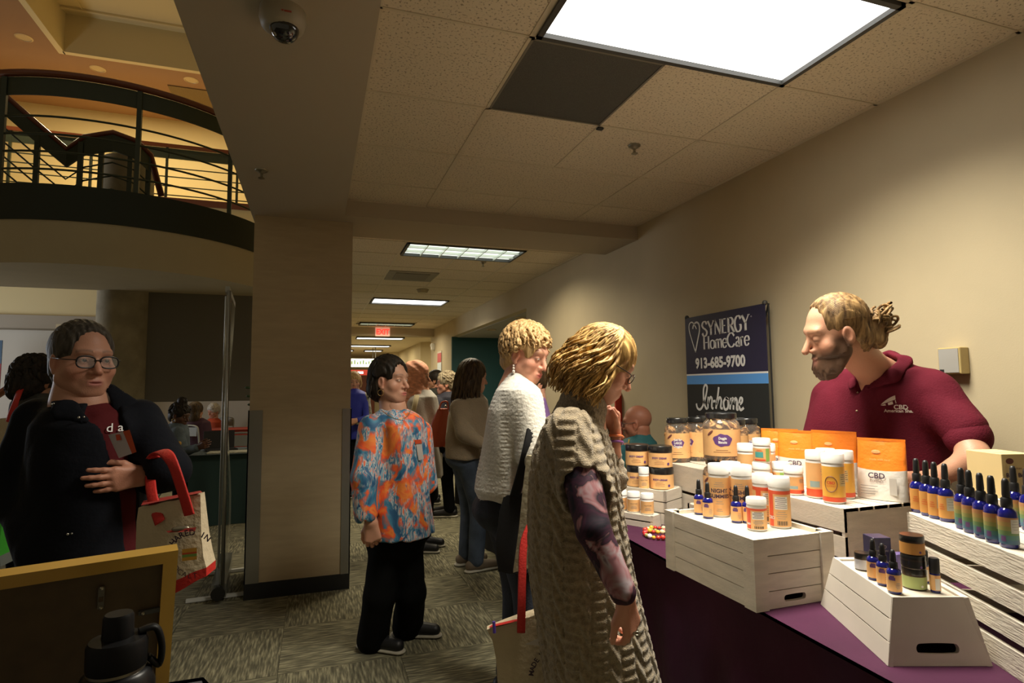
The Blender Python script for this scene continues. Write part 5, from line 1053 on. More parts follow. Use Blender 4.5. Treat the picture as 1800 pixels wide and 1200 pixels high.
    def finish(s):
        V, F, T = merge(s.body); link('body', np_mesh('body', V, F, SKIN, T, off=s.o), None, s.root); return s.root
    def hair(s, prims, m, h=.006, lk=None, disp=None, name='hair'):
        parts = []
        if prims:
            V, F = nets(prims, h, disp); parts.append((xform(V, s.hc, s.hR, s.hs), F))
        if lk:
            for pts, r in lk:
                V, F = np_tube(np.array(pts), r); parts.append((xform(V, s.hc, s.hR, s.hs), F))
        V, F, _ = merge(parts); return link(name, np_mesh(name, V, F, m, off=s.o), None, s.root)
    def glasses(s, m, w=.024, hgt=.018, z=-.002, y=.094, m_l=None, rw=.0016):
        b = MB(); g = link('glasses', None, None, s.root); g.empty_display_size = .03
        def add(name, pts, r, n=6):
            q = MB().tube([s.L(p) for p in pts], r*s.hs, n); q.v = [tuple(np.array(v_)-s.o) for v_ in q.v]; q.build(name, m, g, True)
        for sx in (-1, 1):
            ring = [(sx*.033+w*math.copysign(abs(math.cos(a))**.75, math.cos(a)), y-.006*abs(math.cos(a)*w+sx*0), z+hgt*math.copysign(abs(math.sin(a))**.75, math.sin(a))) for a in np.linspace(0, 2*PI, 25)]
            add('rim', ring, rw); add('temple_arm', [(sx*(.033+w), y-.004, z+.006), (sx*.080, y-.03, z+.006), (sx*.083, -.005, z+.008)], .0017)
            q = MB(); q.add([s.L(p) for p in ring[:-1]], [tuple(range(24))]); q.v = [tuple(np.array(v_)-s.o) for v_ in q.v]; q.build('lens', m_l or MATS['lens_clear'], g)
        add('bridge', [(-.011, y, z+.004), (0, y+.004, z+.007), (.011, y, z+.004)], .0016); return g
mat('lens_clear', (.9, .9, .9), .03, alpha=.13)
def np_tube(pts, r, n=5):
    pts = np.asarray(pts, float); m_ = len(pts); rr = np.asarray(r if hasattr(r, '__len__') else [r]*m_, float); t = np.gradient(pts, axis=0); t /= np.linalg.norm(t, axis=1)[:, None]+1e-9
    a = np.where(np.abs(t[:, 2:3]) < .9, np.array([[0, 0, 1.]]), np.array([[1., 0, 0]])); u_ = np.cross(t, a); u_ /= np.linalg.norm(u_, axis=1)[:, None]+1e-9; v_ = np.cross(t, u_)
    th = np.arange(n)*2*PI/n; V = pts[:, None]+(u_[:, None]*np.cos(th)[None, :, None]+v_[:, None]*np.sin(th)[None, :, None])*rr[:, None, None]
    i = np.arange(m_-1)[:, None]*n; j = np.arange(n)[None]; k = (j+1) % n; F = np.stack([i+j, i+k, i+n+k, i+n+j], -1).reshape(-1, 4); return V.reshape(-1, 3), F
def strands(k=70., amp=.0022, ax=(1, 0, 0), ax2=(0, .3, 1)):
    ax, ax2 = np.array(ax, float), np.array(ax2, float)
    def d(P): s = P@ax; t = P@ax2; return amp*(np.sin(s*k*6.28+2.5*np.sin(t*30))+.5*np.sin(s*k*11.3+3*np.sin(t*21+1)))
    return d
def cap_hair(o=1., low=-.05, front=.085, hl=.055, k=.008):
    """scalp hair down to the nape, open at the face"""
    return [ell((0, -.018, .036), (.083*o, .101*o, .094*o)), ell((0, -.055, low), (.068*o, .055*o, .075)), ell((0, front+.045, hl-.098), (.078, .075, .105), k=.012, op='s')]
def hug(p, R=(.0795, .0985, .0925), c=(0, -.014, .034)):
    p = np.array(p, float); c = np.array(c); d = p-c; return c+d/np.linalg.norm(d/np.array(R))
def slick(n, knot=(0, -1, -.05), r=.004, hz=.55, a1=1.35, R=(.0805, .0995, .0935)):
    """hair combed straight back from the hairline to a knot"""
    out = []
    for f in np.linspace(-a1, a1, n):
        a = np.array([math.sin(f)*.95, .62*math.cos(f)+.02, hz+.45*math.cos(f)-.25*abs(f)]); b = np.array(knot, float); pts = []
        for t in np.linspace(0, 1, 12):
            d = a*(1-t)+b*t+np.array([math.sin(f)*.5, 0, .55*math.cos(f)])*math.sin(PI*t)*.9; pts.append(hug(np.array([0, -.014, .034])+d, R))
        out.append((pts, [r*min(1, .05+t*4)*(.6+.5*math.sin(PI*min(1, .2+t*.8))) for t in np.linspace(0, 1, 12)]))
    return out
def curly(n, seed, r=.0075, wav=.012, L=.09, spread=1., low=-.02, zc=.03, R=(.085, .102, .097)):
    """short locks lying on the skull, each curling"""
    rg = random.Random(seed); out = []
    for i in range(n):
        a = rg.uniform(0, 2*PI); e = rg.uniform(-.35, 1.4); st = np.array([math.cos(a)*math.cos(e), math.sin(a)*math.cos(e), math.sin(e)])
        if (st[1] > .18 and st[2] < .62) or (st[2] < .08 and st[1] > -.30): continue
        p = np.array([0, -.018, zc])+st*np.array(R); fl = np.array([st[0]*.5+rg.uniform(-.5, .5), st[1]*.5-.3, -.8]); fl -= st*(fl@st); fl /= np.linalg.norm(fl); sd = np.cross(st, fl); pts = []; ph = rg.uniform(0, 6.28)
        for t in np.linspace(0, 1, 10):
            q = p+fl*L*t*rg.uniform(.9, 1.1); q2 = q-np.array([0, -.018, zc]); ln = np.linalg.norm(q2/np.array(R)); q = np.array([0, -.018, zc])+q2/ln*(1+.05*math.sin(t*7+ph)); pts.append(q+sd*wav*math.sin(t*6+ph)+st*wav*.4*math.cos(t*6+ph))
        out.append((pts, [r*(.5+.9*math.sin(PI*min(1, t+.12))) for t in np.linspace(0, 1, 10)]))
    return out
def wavy(n, seed, r=.008, zend=-.15, R=(.088, .105, .098), wav=.016, grav=(0, 0, -1), frq=11, out=1.15, ymax=.3):
    """long locks parted on the crown, falling over the sides and back"""
    rg = random.Random(seed); res = []
    for i in range(n):
        a = rg.uniform(-PI, PI); d = np.array([math.sin(a), math.cos(a)])
        if d[1] > ymax: continue
        ze = zend*rg.uniform(.75, 1.08); ph = rg.uniform(0, 6.28); pts = []; oo = out*rg.uniform(.86, 1.06)
        for t in np.linspace(0, 1, 16):
            if t < .45: e = PI/2*(1-t/.45)*.95; q = np.array([d[0]*math.cos(e)*R[0], -.018+d[1]*math.cos(e)*R[1], .034+math.sin(e)*R[2]])
            else: f = (t-.45)/.55; k_ = (oo-1)*math.sin(f*2.2); q = np.array([d[0]*R[0]*(1+k_), -.018+d[1]*R[1]*(1+k_), .034])+np.array(grav)*(.034-ze)*f
            w_ = wav*min(1, t*1.8); tang = np.array([d[1], -d[0], 0]); pts.append(q+tang*w_*math.sin(t*frq+ph)+np.array([d[0], d[1], 0])*w_*.6*math.cos(t*frq+ph))
        res.append((pts, [r*(.35+.9*math.sin(PI*min(1, .15+t*.85))) for t in np.linspace(0, 1, 16)]))
    return res
def hairmat(name, dark, light, rough=.55): return ramp_mat(name, 60, [(.32, dark), (.52, tuple((a+b)/2 for a, b in zip(dark, light))), (.68, light)], rough, .6, (1, 1, .25), 3, .5)
H_BLOND = hairmat('hair_golden', (.20, .095, .024), (.74, .47, .16)); H_SAND = hairmat('hair_sandy', (.30, .17, .06), (.68, .46, .22)); H_DKBR = hairmat('hair_dark', (.008, .006, .004), (.035, .024, .015))
H_BR = hairmat('hair_brown', (.02, .011, .005), (.10, .06, .025)); H_GREY = hairmat('hair_greying', (.025, .02, .016), (.10, .085, .065)); H_MAN = hairmat('hair_light_brown', (.06, .03, .012), (.36, .22, .09)); H_SILV = hairmat('hair_silver', (.16, .12, .07), (.50, .42, .28)); H_WHITE = hairmat('hair_white', (.4, .36, .3), (.7, .66, .6))
S_FAIR = (.56, .30, .195); S_PINK = (.58, .285, .19); S_TAN = (.44, .22, .125); S_BROWN = (.10, .045, .025)
m_blackt = mat('black_trousers', (.005, .005, .005), .9, spec=.1); m_jean = mat('blue_denim', (.055, .075, .11), .8, var=(9, .35), bump=(120, .3)); m_jeand = mat('dark_denim', (.018, .022, .035), .8, var=(9, .3), bump=(120, .3)); m_shoe = mat('black_shoe', (.008, .008, .009), .5); m_sole = mat('pale_sole', (.45, .42, .33), .6)
def legs(P, hip, lk, la, rk, ra, m, r=(.085, .062, .055), name='trousers', h=.010, flare=None, seed=1):
    """hip centre, then left and right knee and ankle points"""
    hip = np.array(hip); ax = np.array(lk)-np.array(rk); ax[2] = 0; ax = ax/(np.linalg.norm(ax)+1e-9)*r[0]*.62
    pr = [ell(hip, (r[0]*1.75, r[0]*1.6, .11), k=.05)]
    for s, kn, an in ((1, lk, la), (-1, rk, ra)): pr += [cap(hip+ax*s-np.array([0, 0, .03]), kn, r[0], r[1], k=.03), cap(kn, np.array(an), r[1], flare or r[2], k=.03)]
    P.inner([cap(hip, (np.array(lk)+np.array(rk))/2, .05, .04)]) if not P.body else None
    return P.add(name, pr, m, h, wrinkle(.0035, 16, seed, .35))
def shoe(P, an, d, m=None, ms=None, L=.245, w=.046):
    d = np.array([d[0], d[1], 0.]); d /= np.linalg.norm(d); a = np.array([an[0], an[1], 0.]); m = m or m_shoe
    o = P.add('shoe', [cap(a-d*.05+np.array([0, 0, .05]), a+d*.02+np.array([0, 0, .055]), w*.85, w*.9, k=.03), cap(a+d*.02+np.array([0, 0, .05]), a+d*(L-.09)+np.array([0, 0, .040]), w*.9, w*.72, k=.03), halfspace((0, 0, -1), (0, 0, .018), (a-.4, a+.4))], m, .007)
    P.add('sole', [cap(a-d*.055+np.array([0, 0, .012]), a+d*(L-.085)+np.array([0, 0, .012]), w*.98, w*.86, ((0, 0, 1), 3.2), k=.01)], ms or m_sole, .006, parent=o)
A = np.array; ZU = A([0, 0, 1.])
def hem(P, x): return (P[0], P[1], x)
# ---- woman in the cable-knit vest at the plum table
D = 2.0; P = Person('woman with wavy golden hair in a long oatmeal cable-knit vest, head bowed', 1045, D, (J(1045, 900, D)*A([1, 1, 0])))
P.head(J(1064, 640, D), dirc(.88, -.50, .06), (0, 0, 1), 1.02, skin=S_PINK, eyes='down', brow=(.2, .1, .04), lips=(.5, .17, .13)).neck(J(1024, 742, D))
gv = P.hR.T@A([0, 0, -1.])*.45+A([0, -.12, -.55]); gb = lambda p, k: A(p)+gv*k
P.hair(cap_hair(1.05, -.02, .085, .06)+[ell(gb((0, -.06, .0), .05), (.085, .055, .08), k=.03), ell(gb((.068, -.02, .0), .07), (.034, .045, .065), k=.03), ell(gb((-.068, -.02, .0), .07), (.034, .045, .065), k=.03)], H_BLOND, .0055, wavy(420, 3, .0052, -.165, wav=.016, grav=gv, frq=9, out=1.25, ymax=.12)+wavy(220, 5, .0042, -.150, wav=.024, grav=gv, frq=12, out=1.38, ymax=-.1), strands(45, .003))
P.glasses(mat('wire_rim', (.05, .035, .03), .35, .5), .022, .016, -.006)
sk = dict(P=0); m_knit = mat('oatmeal_knit', (.28, .215, .128), .9, var=(70, .3), bump=(230, .7), sheen=.3)
cx = J(1030, 900, D)
def knit(Pt):
    u_ = Pt@CR; f_ = Pt@CF; th = np.arctan2(f_-cx@CF, u_-cx@CR); s = th*.19; z = Pt[:, 2]; pan = np.mod(s, .085)/.085
    rib = np.cos(2*PI*z/.030)*((pan > .42) & (pan < .94)); cab = np.sin(2*PI*(z/.075+pan*2.2))*(pan <= .38); gro = np.exp(-((pan-.40)/.022)**2)+np.exp(-((pan-.97)/.022)**2)
    return -.0032*rib-.0048*cab+.007*gro
vest = [sil([(735, 972, 1048, .13), (755, 952, 1066, .19), (790, 938, 1078, .215), (830, 931, 1086, .21), (900, 927, 1096, .19), (1000, 929, 1113, .20), (1100, 944, 1137, .215), (1200, 958, 1162, .225), (1290, 968, 1182, .23)], D, k=.03),
        cap(J(1000, 762, 1.84), J(1030, 862, 1.76), .085, .088, k=.04), cap(J(1045, 775, 2.14), J(1070, 840, 2.15), .08, .07, k=.04), cap(J(1030, 866, 1.70), J(1036, 905, 1.68), .074, .07, op='s', k=.006), halfspace(dirc(.25, -1, 0), J(1030, 872, 1.76), (J(960, 700, 1.74)-.13, J(1080, 960, 1.70)+.12)) if False else cap(J(1030, 866, 1.70), J(1036, 905, 1.68), .074, .07, op='s', k=.006)]
P.add('vest', vest, m_knit, .0062, knit)
P.add('cowl_collar', [cap(J(1012, 752, D), J(1024, 714, D), .098, .084, (dirc(0, 0, 1), .85), k=.02), cap(J(1020, 730, D), J(1032, 670, D), .070, .064, op='s', k=.008)], mat('cowl_knit', (.28, .215, .128), .9, var=(110, .4), bump=(150, 1.), sheen=.3), .006, lambda q: .0022*np.sin(q[:, 2]*900+q[:, 0]*300)*np.sin(q[:, 0]*500))
m_floral = ramp_mat('dark_floral', 10, [(.34, (.008, .006, .014)), (.46, (.05, .012, .03)), (.52, (.02, .012, .02)), (.58, (.28, .12, .13)), (.66, (.36, .30, .32)), (.74, (.10, .02, .06))], .7, 1.2, detail=3)
P.add('sleeve', [cap(J(1012, 800, 1.80), J(1044, 932, 1.66), .062, .049, k=.01), cap(J(1044, 932, 1.66), J(1094, 1040, 1.60), .049, .036, k=.008)], m_floral, .006, wrinkle(.0018, 22, 2))
P.hand(J(1099, 1052, 1.60), dirc(.25, -1, .1), dirc(-.75, -.1, .65), -1, (.55, .75, .5), 1.0, fore=J(1080, 1010, 1.61))
P.mesh('ring', MB().tube([J(1120+7*math.cos(a), 1113+3*math.sin(a), 1.585+.006*math.sin(a)) for a in np.linspace(0, 2*PI, 13)], .0016, 5), m_chrome)
P.add('sleeve', [cap(J(1056, 800, 2.20), J(1062, 862, 2.20), .05, .045, k=.02), cap(J(1062, 862, 2.20), J(1076, 796, 2.12), .043, .034, k=.02)], m_floral, .007)
P.hand(J(1079, 766, 2.10), dirc(-.10, 1, -.05), dirc(-.75, .2, -.5), 1, (.7, .9, .7), .95, fore=J(1076, 796, 2.115)); b = MB()
for k, c_ in ((768, 'bangle_orange'), (778, 'bangle_violet')): P.mesh('bracelet', MB().tube([J(1079+16*math.cos(a), k+6*math.sin(a)*.5, 2.085+.033*math.sin(a)) for a in np.linspace(0, 2*PI, 17)], .005, 6), mat(c_, (.6, .16, .05) if 'or' in c_ else (.25, .08, .3), .3))
hp = J(1020, 985, D); g = P.o; f0 = dirc(.9, 0, .3)
legs(P, A([hp[0], hp[1], .78]), g+f0*.03+CF*.09+ZU*.47, g+CF*.10+ZU*.09, g+f0*.03-CF*.09+ZU*.47, g-CF*.09+ZU*.09, m_jeand, (.085, .065, .06)); shoe(P, g+CF*.10, f0); shoe(P, g-CF*.09, f0); P.finish()
# ---- woman in the white sweater
D = 2.68; P = Person('woman with short curly sandy hair in a white textured sweater', 905, D, J(905, 900, D)*A([1, 1, 0]))
P.head(J(926, 622, D), dirc(.82, -.28, -.52), (0, 0, 1), 1.06, skin=S_PINK, gaze=(.1, .9, -.55), brow=(.25, .14, .06), lips=(.55, .12, .12)).neck(J(903, 690, D))
P.hair(cap_hair(1.06, -.03, .085, .098)+[ell((.08, .01, -.02), (.03, .03, .04), op='s', k=.01)], H_SAND, .0055, curly(800, 8, .006, .015, .07, R=(.092, .110, .104)), strands(40, .004))
for sx in (1,): q = P.L((.082, -.002, -.052)); P.mesh('earring', MB().sphere(q-ZU*.004, .005, 8, 6).sphere(q-ZU*.016, .006, 8, 6).sphere(q-ZU*.03, .0075, 8, 6), mat('pearl', (.7, .62, .55), .25))
m_sweat = mat('white_knit', (.62, .585, .51), .85, var=(60, .08), bump=(60, .5), sheen=.3)
def swd(Pt): u_ = Pt@CR; return .0015*np.sin(Pt[:, 2]*2*PI/.017)*(np.sin(u_*2*PI/.06) > -.2)+.006*np.sin(u_*38+Pt[:, 2]*6)*np.clip((1.45-Pt[:, 2])/.3, 0, 1)
P.add('sweater', [sil([(655, 893, 922, .06), (668, 884, 934, .10), (685, 872, 950, .19), (720, 858, 958, .21), (780, 846, 958, .20), (830, 839, 950, .19), (858, 836, 944, .19), (872, 842, 938, .18)], D, k=.03), cap(J(925, 705, 2.52), J(938, 800, 2.46), .075, .075, k=.04), cap(J(938, 800, 2.46), J(990, 815, 2.52), .065, .05, k=.03), cap(J(920, 700, 2.85), J(960, 800, 2.85), .07, .06, k=.04)], m_sweat, .0065, swd)
P.hand(J(1000, 818, 2.52), dirc(1, -.1, .2), dirc(0, -1, 0), 1, h=.0036); P.inner([cap(J(903, 690, D), J(925, 705, 2.52), .05, .045), cap(J(925, 705, 2.52), J(938, 800, 2.46), .04, .035), cap(J(938, 800, 2.46), J(1000, 818, 2.52), .03, .025)], .012); hp = J(893, 905, D); f0 = dirc(.85, 0, .5); g = P.o+0
legs(P, A([hp[0], hp[1], .86]), g+f0*.05+dirc(-.3, 0, 1)*.09+ZU*.47, g+dirc(-.3, 0, 1)*.10+ZU*.09, g+f0*.05-dirc(-.3, 0, 1)*.09+ZU*.47, g-dirc(-.3, 0, 1)*.09+ZU*.09, m_jeand, (.095, .07, .062), seed=4); shoe(P, g+dirc(-.3, 0, 1)*.10, f0); shoe(P, g-dirc(-.3, 0, 1)*.09, f0); P.finish()
# ---- woman in the bright print blouse
D = 3.2; P = Person('woman with dark bobbed hair in an orange and blue print blouse', 690, D, onz(692, 1150, 0))
P.head(J(687, 668, D), dirc(.90, .02, -.42), (0, 0, 1), 1.03, skin=(.54, .29, .19), gaze=(-.35, 1, 0), lips=(.42, .10, .09), brow=(.04, .025, .02), browk=.5, fat=.004).neck(J(693, 735, D), .055, .07)
P.hair([ell((0, -.022, .040), (.091, .108, .100)), ell((0, -.065, -.035), (.086, .06, .085), k=.03), ell((-.062, -.035, -.05), (.036, .048, .062), k=.02), ell((.060, -.055, -.045), (.030, .04, .055), k=.02), ell((.016, .135, .020), (.078, .088, .122), k=.012, op='s'), ell((.088, .012, -.02), (.034, .030, .045), op='s', k=.012)], H_DKBR, .005, wavy(130, 13, .0065, -.09, R=(.090, .107, .102), wav=.007, out=1.04, ymax=-.35), strands(50, .003))
q = P.L((.084, .0, -.066)); P.mesh('earring', MB().tube([q+CR*.016*math.sin(a)-CU*(.016*math.cos(a)) for a in np.linspace(0, 2*PI, 15)], .0015, 5), mat('gold_wire', (.6, .4, .15), .3, .8))
def printmat():
    m = bpy.data.materials.new('feather_print'); m.use_nodes = True; nt = m.node_tree; b = nt.nodes['Principled BSDF']; b.inputs['Roughness'].default_value = .65
    tc = nt.nodes.new('ShaderNodeTexCoord')
    def noise(sc, st, di, de=4):
        mp = nt.nodes.new('ShaderNodeMapping'); mp.inputs['Scale'].default_value = st; mp.inputs['Rotation'].default_value = (.4, .5, .6); nt.links.new(tc.outputs['Object'], mp.inputs[0]); n = nt.nodes.new('ShaderNodeTexNoise'); n.inputs['Scale'].default_value = sc; n.inputs['Distortion'].default_value = di; n.inputs['Detail'].default_value = de; nt.links.new(mp.outputs[0], n.inputs['Vector']); return n.outputs['Fac']
    def ramp(fac, st, it='LINEAR'):
        r = nt.nodes.new('ShaderNodeValToRGB'); r.color_ramp.interpolation = it
        while len(r.color_ramp.elements) < len(st): r.color_ramp.elements.new(.5)
        for e, (p, c) in zip(r.color_ramp.elements, st): e.position = p; e.color = (*c, 1)
        nt.links.new(fac, r.inputs[0]); return r.outputs[0]
    c1 = ramp(noise(7, (1, 1, .8), 1.6, 3), [(.38, (.02, .10, .22)), (.45, (.05, .22, .34)), (.49, (.36, .14, .12)), (.53, (.85, .10, .025)), (.62, (.85, .25, .04)), (.72, (.75, .08, .03))])
    c2 = ramp(noise(20, (3.2, 3.2, .7), 2.2, 4), [(.36, (.02, .07, .2)), (.47, (.14, .34, .45)), (.55, (.62, .60, .56)), (.64, (.80, .12, .03))])
    mk = ramp(noise(11, (1, 1, .6), 1.0, 3), [(.49, (0, 0, 0)), (.56, (1, 1, 1))]); mx = nt.nodes.new('ShaderNodeMix'); mx.data_type = 'RGBA'; nt.links.new(mk, mx.inputs['Factor']); nt.links.new(c1, mx.inputs['A']); nt.links.new(c2, mx.inputs['B']); nt.links.new(mx.outputs['Result'], b.inputs['Base Color']); return m
m_pr = printmat()
bl_ = [sil([(719, 669, 715, .07), (729, 657, 735, .12), (746, 648, 747, .16), (790, 650, 751, .155), (850, 652, 754, .165), (905, 646, 760, .19), (936, 640, 764, .20)], D, k=.03, fold=(7, .06, .4, 1.0, .62)), cap(J(654, 752, 3.10), J(640, 838, 3.02), .070, .064, k=.04), cap(J(640, 838, 3.02), J(643, 903, 2.99), .062, .056, k=.02), cap(J(738, 760, 3.34), J(752, 850, 3.40), .066, .055, k=.04), cap(J(700, 712, 3.06), J(707, 738, 3.045), .062, .040, op='s', k=.01), cap(J(645, 917, 2.985), J(652, 950, 2.98), .050, .055, op='s', k=.006)]; P.add('blouse', bl_, m_pr, .0075, wrinkle(.005, 14, 3, .4))
P.inner([cap(J(695, 715, 3.19), J(698, 775, 3.2), .06, .09)], .01); P.mesh('necklace', MB().tube(catmull([tuple(J(672, 722, 3.06)), tuple(J(688, 733, 3.03)), tuple(J(702, 737, 3.01)), tuple(J(716, 731, 3.05)), tuple(J(722, 720, 3.12))]), .0022, 5), MATS['gold_wire'])
P.hand(J(652, 916, 2.98), dirc(.12, -1, .0), dirc(-.1, -.1, 1), -1, (.5, .7, .5), 1.08, fore=J(645, 880, 3.0), fr=.028)
db = depth(hit(bl_, 738, 790, .004)[0])-.012
def quad(P, name, pts, D_, m, th=.002): a_ = [J(x, y, D_) for x, y in pts]; b_ = [J(x, y, D_+th) for x, y in pts]; n_ = len(pts); P.mesh(name, MB().add(a_+b_, [tuple(range(n_)), tuple(range(2*n_-1, n_-1, -1))]+[(i, (i+1) % n_, n_+(i+1) % n_, n_+i) for i in range(n_)]), m, False)
quad(P, 'name_badge', [(731, 779), (741, 778), (745, 806), (736, 809)], db, mat('badge_white', (.62, .58, .55), .4)); quad(P, 'badge_ribbon', [(729, 773), (740, 772), (742, 779), (730, 780)], db-.002, m_red)
fl1, fl2 = onz(655, 1140, 0), onz(716, 1118, 0); g = P.o
legs(P, J(697, 945, D), J(722, 1040, 3.24), fl2+ZU*.06, J(667, 1045, 3.14), fl1+ZU*.06, m_blackt, (.092, .080, .078), flare=.085, seed=6); shoe(P, fl1, fl1*0+A([.75, -.62, 0]), L=.25); shoe(P, fl2, A([.9, -.4, 0]), L=.25); P.finish()
# ---- woman in the navy jacket
D = 1.95; P = Person('woman in black-rimmed glasses and a navy jacket over a maroon top', 150, D, J(150, 900, D)*A([1, 1, 0]))
P.head(J(146, 632, D), dirc(.86, -.02, -.50), (0, 0, 1), 1.04, skin=(.50, .25, .165), gaze=(-.12, 1, 0), lips=(.38, .12, .11), brow=(.10, .07, .05), browk=.55, fat=.007, jaw=1.08, nose=.9).neck(J(143, 715, D), .064, .078)
P.hair(cap_hair(1.02, -.03, .066, .118)+[ell((-.0, -.118, .045), (.03, .024, .026), k=.01)], H_GREY, .005, slick(44, (0, -1, .12), .0042), strands(60, .002))
P.glasses(mat('black_acetate', (.006, .006, .007), .35), .0265, .0185, -.005, .096, rw=.0024)
m_nav = mat('navy_jacket', (.006, .007, .011), .85, spec=.15, bump=(90, .15)); m_mar = mat('maroon_jersey', (.085, .010, .012), .85, spec=.15, bump=(100, .15))
mt_ = [sil([(708, 108, 192, .075), (726, 94, 214, .115), (760, 76, 240, .15), (850, 62, 254, .172), (1000, 58, 260, .188), (1080, 60, 256, .185)], D, k=.02, pw=2.4), cap(J(146, 688, 1.84), J(150, 716, 1.83), .070, .050, op='s', k=.01)]
P.add('maroon_top', mt_, m_mar, .008, wrinkle(.003, 16, 8))
jk = [sil([(702, 100, 208, .09, .03), (720, 72, 236, .14, .02), (745, 56, 250, .170), (800, 46, 260, .190), (900, 40, 264, .205), (1000, 34, 268, .215), (1090, 36, 270, .215)], D, k=.03), cap(J(72, 742, 1.97), J(30, 858, 1.95), .082, .074, k=.05), cap(J(30, 858, 1.95), J(78, 962, 1.84), .074, .066, k=.04)]
jl = [cap(J(244, 742, 2.02), J(292, 826, 1.92), .072, .066, k=.05)]
ho = hit(jk, 240, 838, 0)[0]; hd_ = depth(ho)-.036
jl.append(cap(J(292, 826, 1.92), J(272, 838, hd_+.03), .066, .054, k=.03)); slit = []
for (a1, b1, r1), (a2, b2, r2) in zip([(160, 690, .058), (182, 730, .052), (206, 785, .046), (226, 850, .036), (230, 950, .030), (232, 1080, .030)][:-1], [(182, 730, .058), (206, 785, .046), (226, 850, .036), (230, 950, .030), (232, 1080, .030)]): slit.append(cap(hit(mt_, a1, b1, .012)[0], hit(mt_, a2, b2, .012)[0], r1, r2, op='s', k=.005))
P.add('jacket', jk+slit+jl+[cap(J(262, 838, hd_+.025), J(246, 838, hd_-.01), .042, .046, op='s', k=.004)], m_nav, .0078, wrinkle(.005, 13, 9, .6))
def cp(px, py, l=.010): return hit(jk, px, py, l)[0]
vw = -ray(150, 720)
P.add('collar', [cap(J(100, 690, 1.95), cp(118, 724), .020, .036, (vw+A([0, 0, .5]), 3.4), k=.02), cap(cp(118, 724), cp(148, 742), .036, .014, (vw+A([0, 0, .4]), 3.6), k=.02), cap(J(198, 686, 1.97), cp(216, 714), .020, .036, (vw+A([0, 0, .7]), 3.4), k=.02), cap(cp(216, 714), cp(240, 716), .036, .014, (vw+A([0, 0, .7]), 3.6), k=.02), cap(J(104, 690, 2.05), J(192, 688, 2.07), .028, .028, k=.03)], m_nav, .006)
wr_ = J(252, 836, hd_-.004); tp_, tn_ = hit(jk, 184, 842, .034); P.hand(wr_, tp_-wr_, -tn_, -1, (.14, .22, .2), .98, fore=J(280, 834, hd_+.05), fr=.03); P.inner([cap(J(145, 735, 2.0), J(244, 745, 2.05), .04, .036), cap(J(244, 745, 2.05), J(290, 826, 1.93), .036, .034), cap(J(290, 826, 1.93), wr_, .034, .026)], .010)
m_pin = mat('silver_pin', (.5, .48, .42), .25, .8)
for px, py, ww in ((206, 704, 6), (98, 722, 3), (140, 744, 8), (120, 938, 7)): P.mesh('snap', MB().sphere(cp(px, py, .026 if py < 760 else .004), .004, 8, 6), m_pin); P.mesh('snap', MB().sphere(cp(px+ww, py-1, .026 if py < 760 else .004), .003, 8, 6), m_pin)
def quad(P, name, pts, D_, m, th=.002): a_ = [J(x, y, D_) for x, y in pts]; b_ = [J(x, y, D_+th) for x, y in pts]; n_ = len(pts); P.mesh(name, MB().add(a_+b_, [tuple(range(n_)), tuple(range(2*n_-1, n_-1, -1))]+[(i, (i+1) % n_, n_+(i+1) % n_, n_+i) for i in range(n_)]), m, False)
db = depth(hit(mt_, 208, 780, .004)[0])-.034
quad(P, 'name_badge', [(190, 764), (222, 757), (235, 796), (209, 805)], db, mat('badge_white2', (.55, .52, .56), .3)); quad(P, 'badge_edge', [(216, 758), (228, 755), (240, 794), (232, 797)], db-.003, mat('badge_orange', (.55, .08, .02), .4)); quad(P, 'badge_mark', [(203, 764), (210, 763), (213, 773), (205, 774)], db-.004, m_red)
text_on('shirt_script', 'd a', .045, facing(*hit(mt_, 200, 760, .006), P.o), m_bw, P.root, shear=.3)
quad(P, 'zip_tape', [(206, 812), (210, 812), (212, 830), (208, 830)], depth(cp(208, 820, .004)), mat('zip_grey', (.3, .3, .32), .4)); g = P.o; f0 = dirc(.5, 0, -1)
legs(P, A([g[0], g[1], .80]), g+CR*.1+ZU*.46, g+CR*.11+ZU*.09, g-CR*.1+ZU*.46, g-CR*.11+ZU*.09, m_blackt, (.11, .08, .07)); shoe(P, g+CR*.11, f0); shoe(P, g-CR*.11, f0); P.finish()
# ---- vendor behind the table
D = 2.36; P = Person('bearded man with a bun in a maroon polo leaning over the table', 1570, D, A([2.29, 1.80, 0]))
P.head(J(1468, 584, 2.27), dirc(-.95, -.30, .12), dirc(-.16, 1, 0), 1.16, skin=(.52, .27, .17), eyes='down', brow=(.22, .12, .05), browk=.6, lips=(.42, .16, .13), beard=(.055, .028, .014), nose=1.15).neck(onx(1548, 662, 2.24), .058, .070)
P.hair([ell((0, -.020, .040), (.0805, .098, .090)), ell((0, -.060, -.025), (.066, .050, .070), k=.02), ell((0, .125, .030), (.096, .098, .130), k=.014, op='s'), ell((.079, .0, -.016), (.02, .028, .032), op='s', k=.006), ell((-.079, .0, -.016), (.02, .028, .032), op='s', k=.006)], H_MAN, .0045, slick(60, (0, -1, -.25), .0038, hz=.36), strands(60, .0018))
rg = random.Random(21); lk = []
for i in range(46):
    c = A([rg.uniform(-.02, .02), -.150+rg.uniform(-.02, .02), -.008+rg.uniform(-.035, .03)]); rr = rg.uniform(.016, .036); n1 = A([rg.gauss(0, 1), rg.gauss(0, 1), rg.gauss(0, 1)]); n1 /= np.linalg.norm(n1); n2 = np.cross(n1, A([.3, .5, .8])); n2 /= np.linalg.norm(n2); a0 = rg.uniform(0, 6.28)
    lk.append(([c+(n1*math.cos(a0+t)+n2*math.sin(a0+t))*rr for t in np.linspace(0, 4.2, 14)], [.0045]*14))
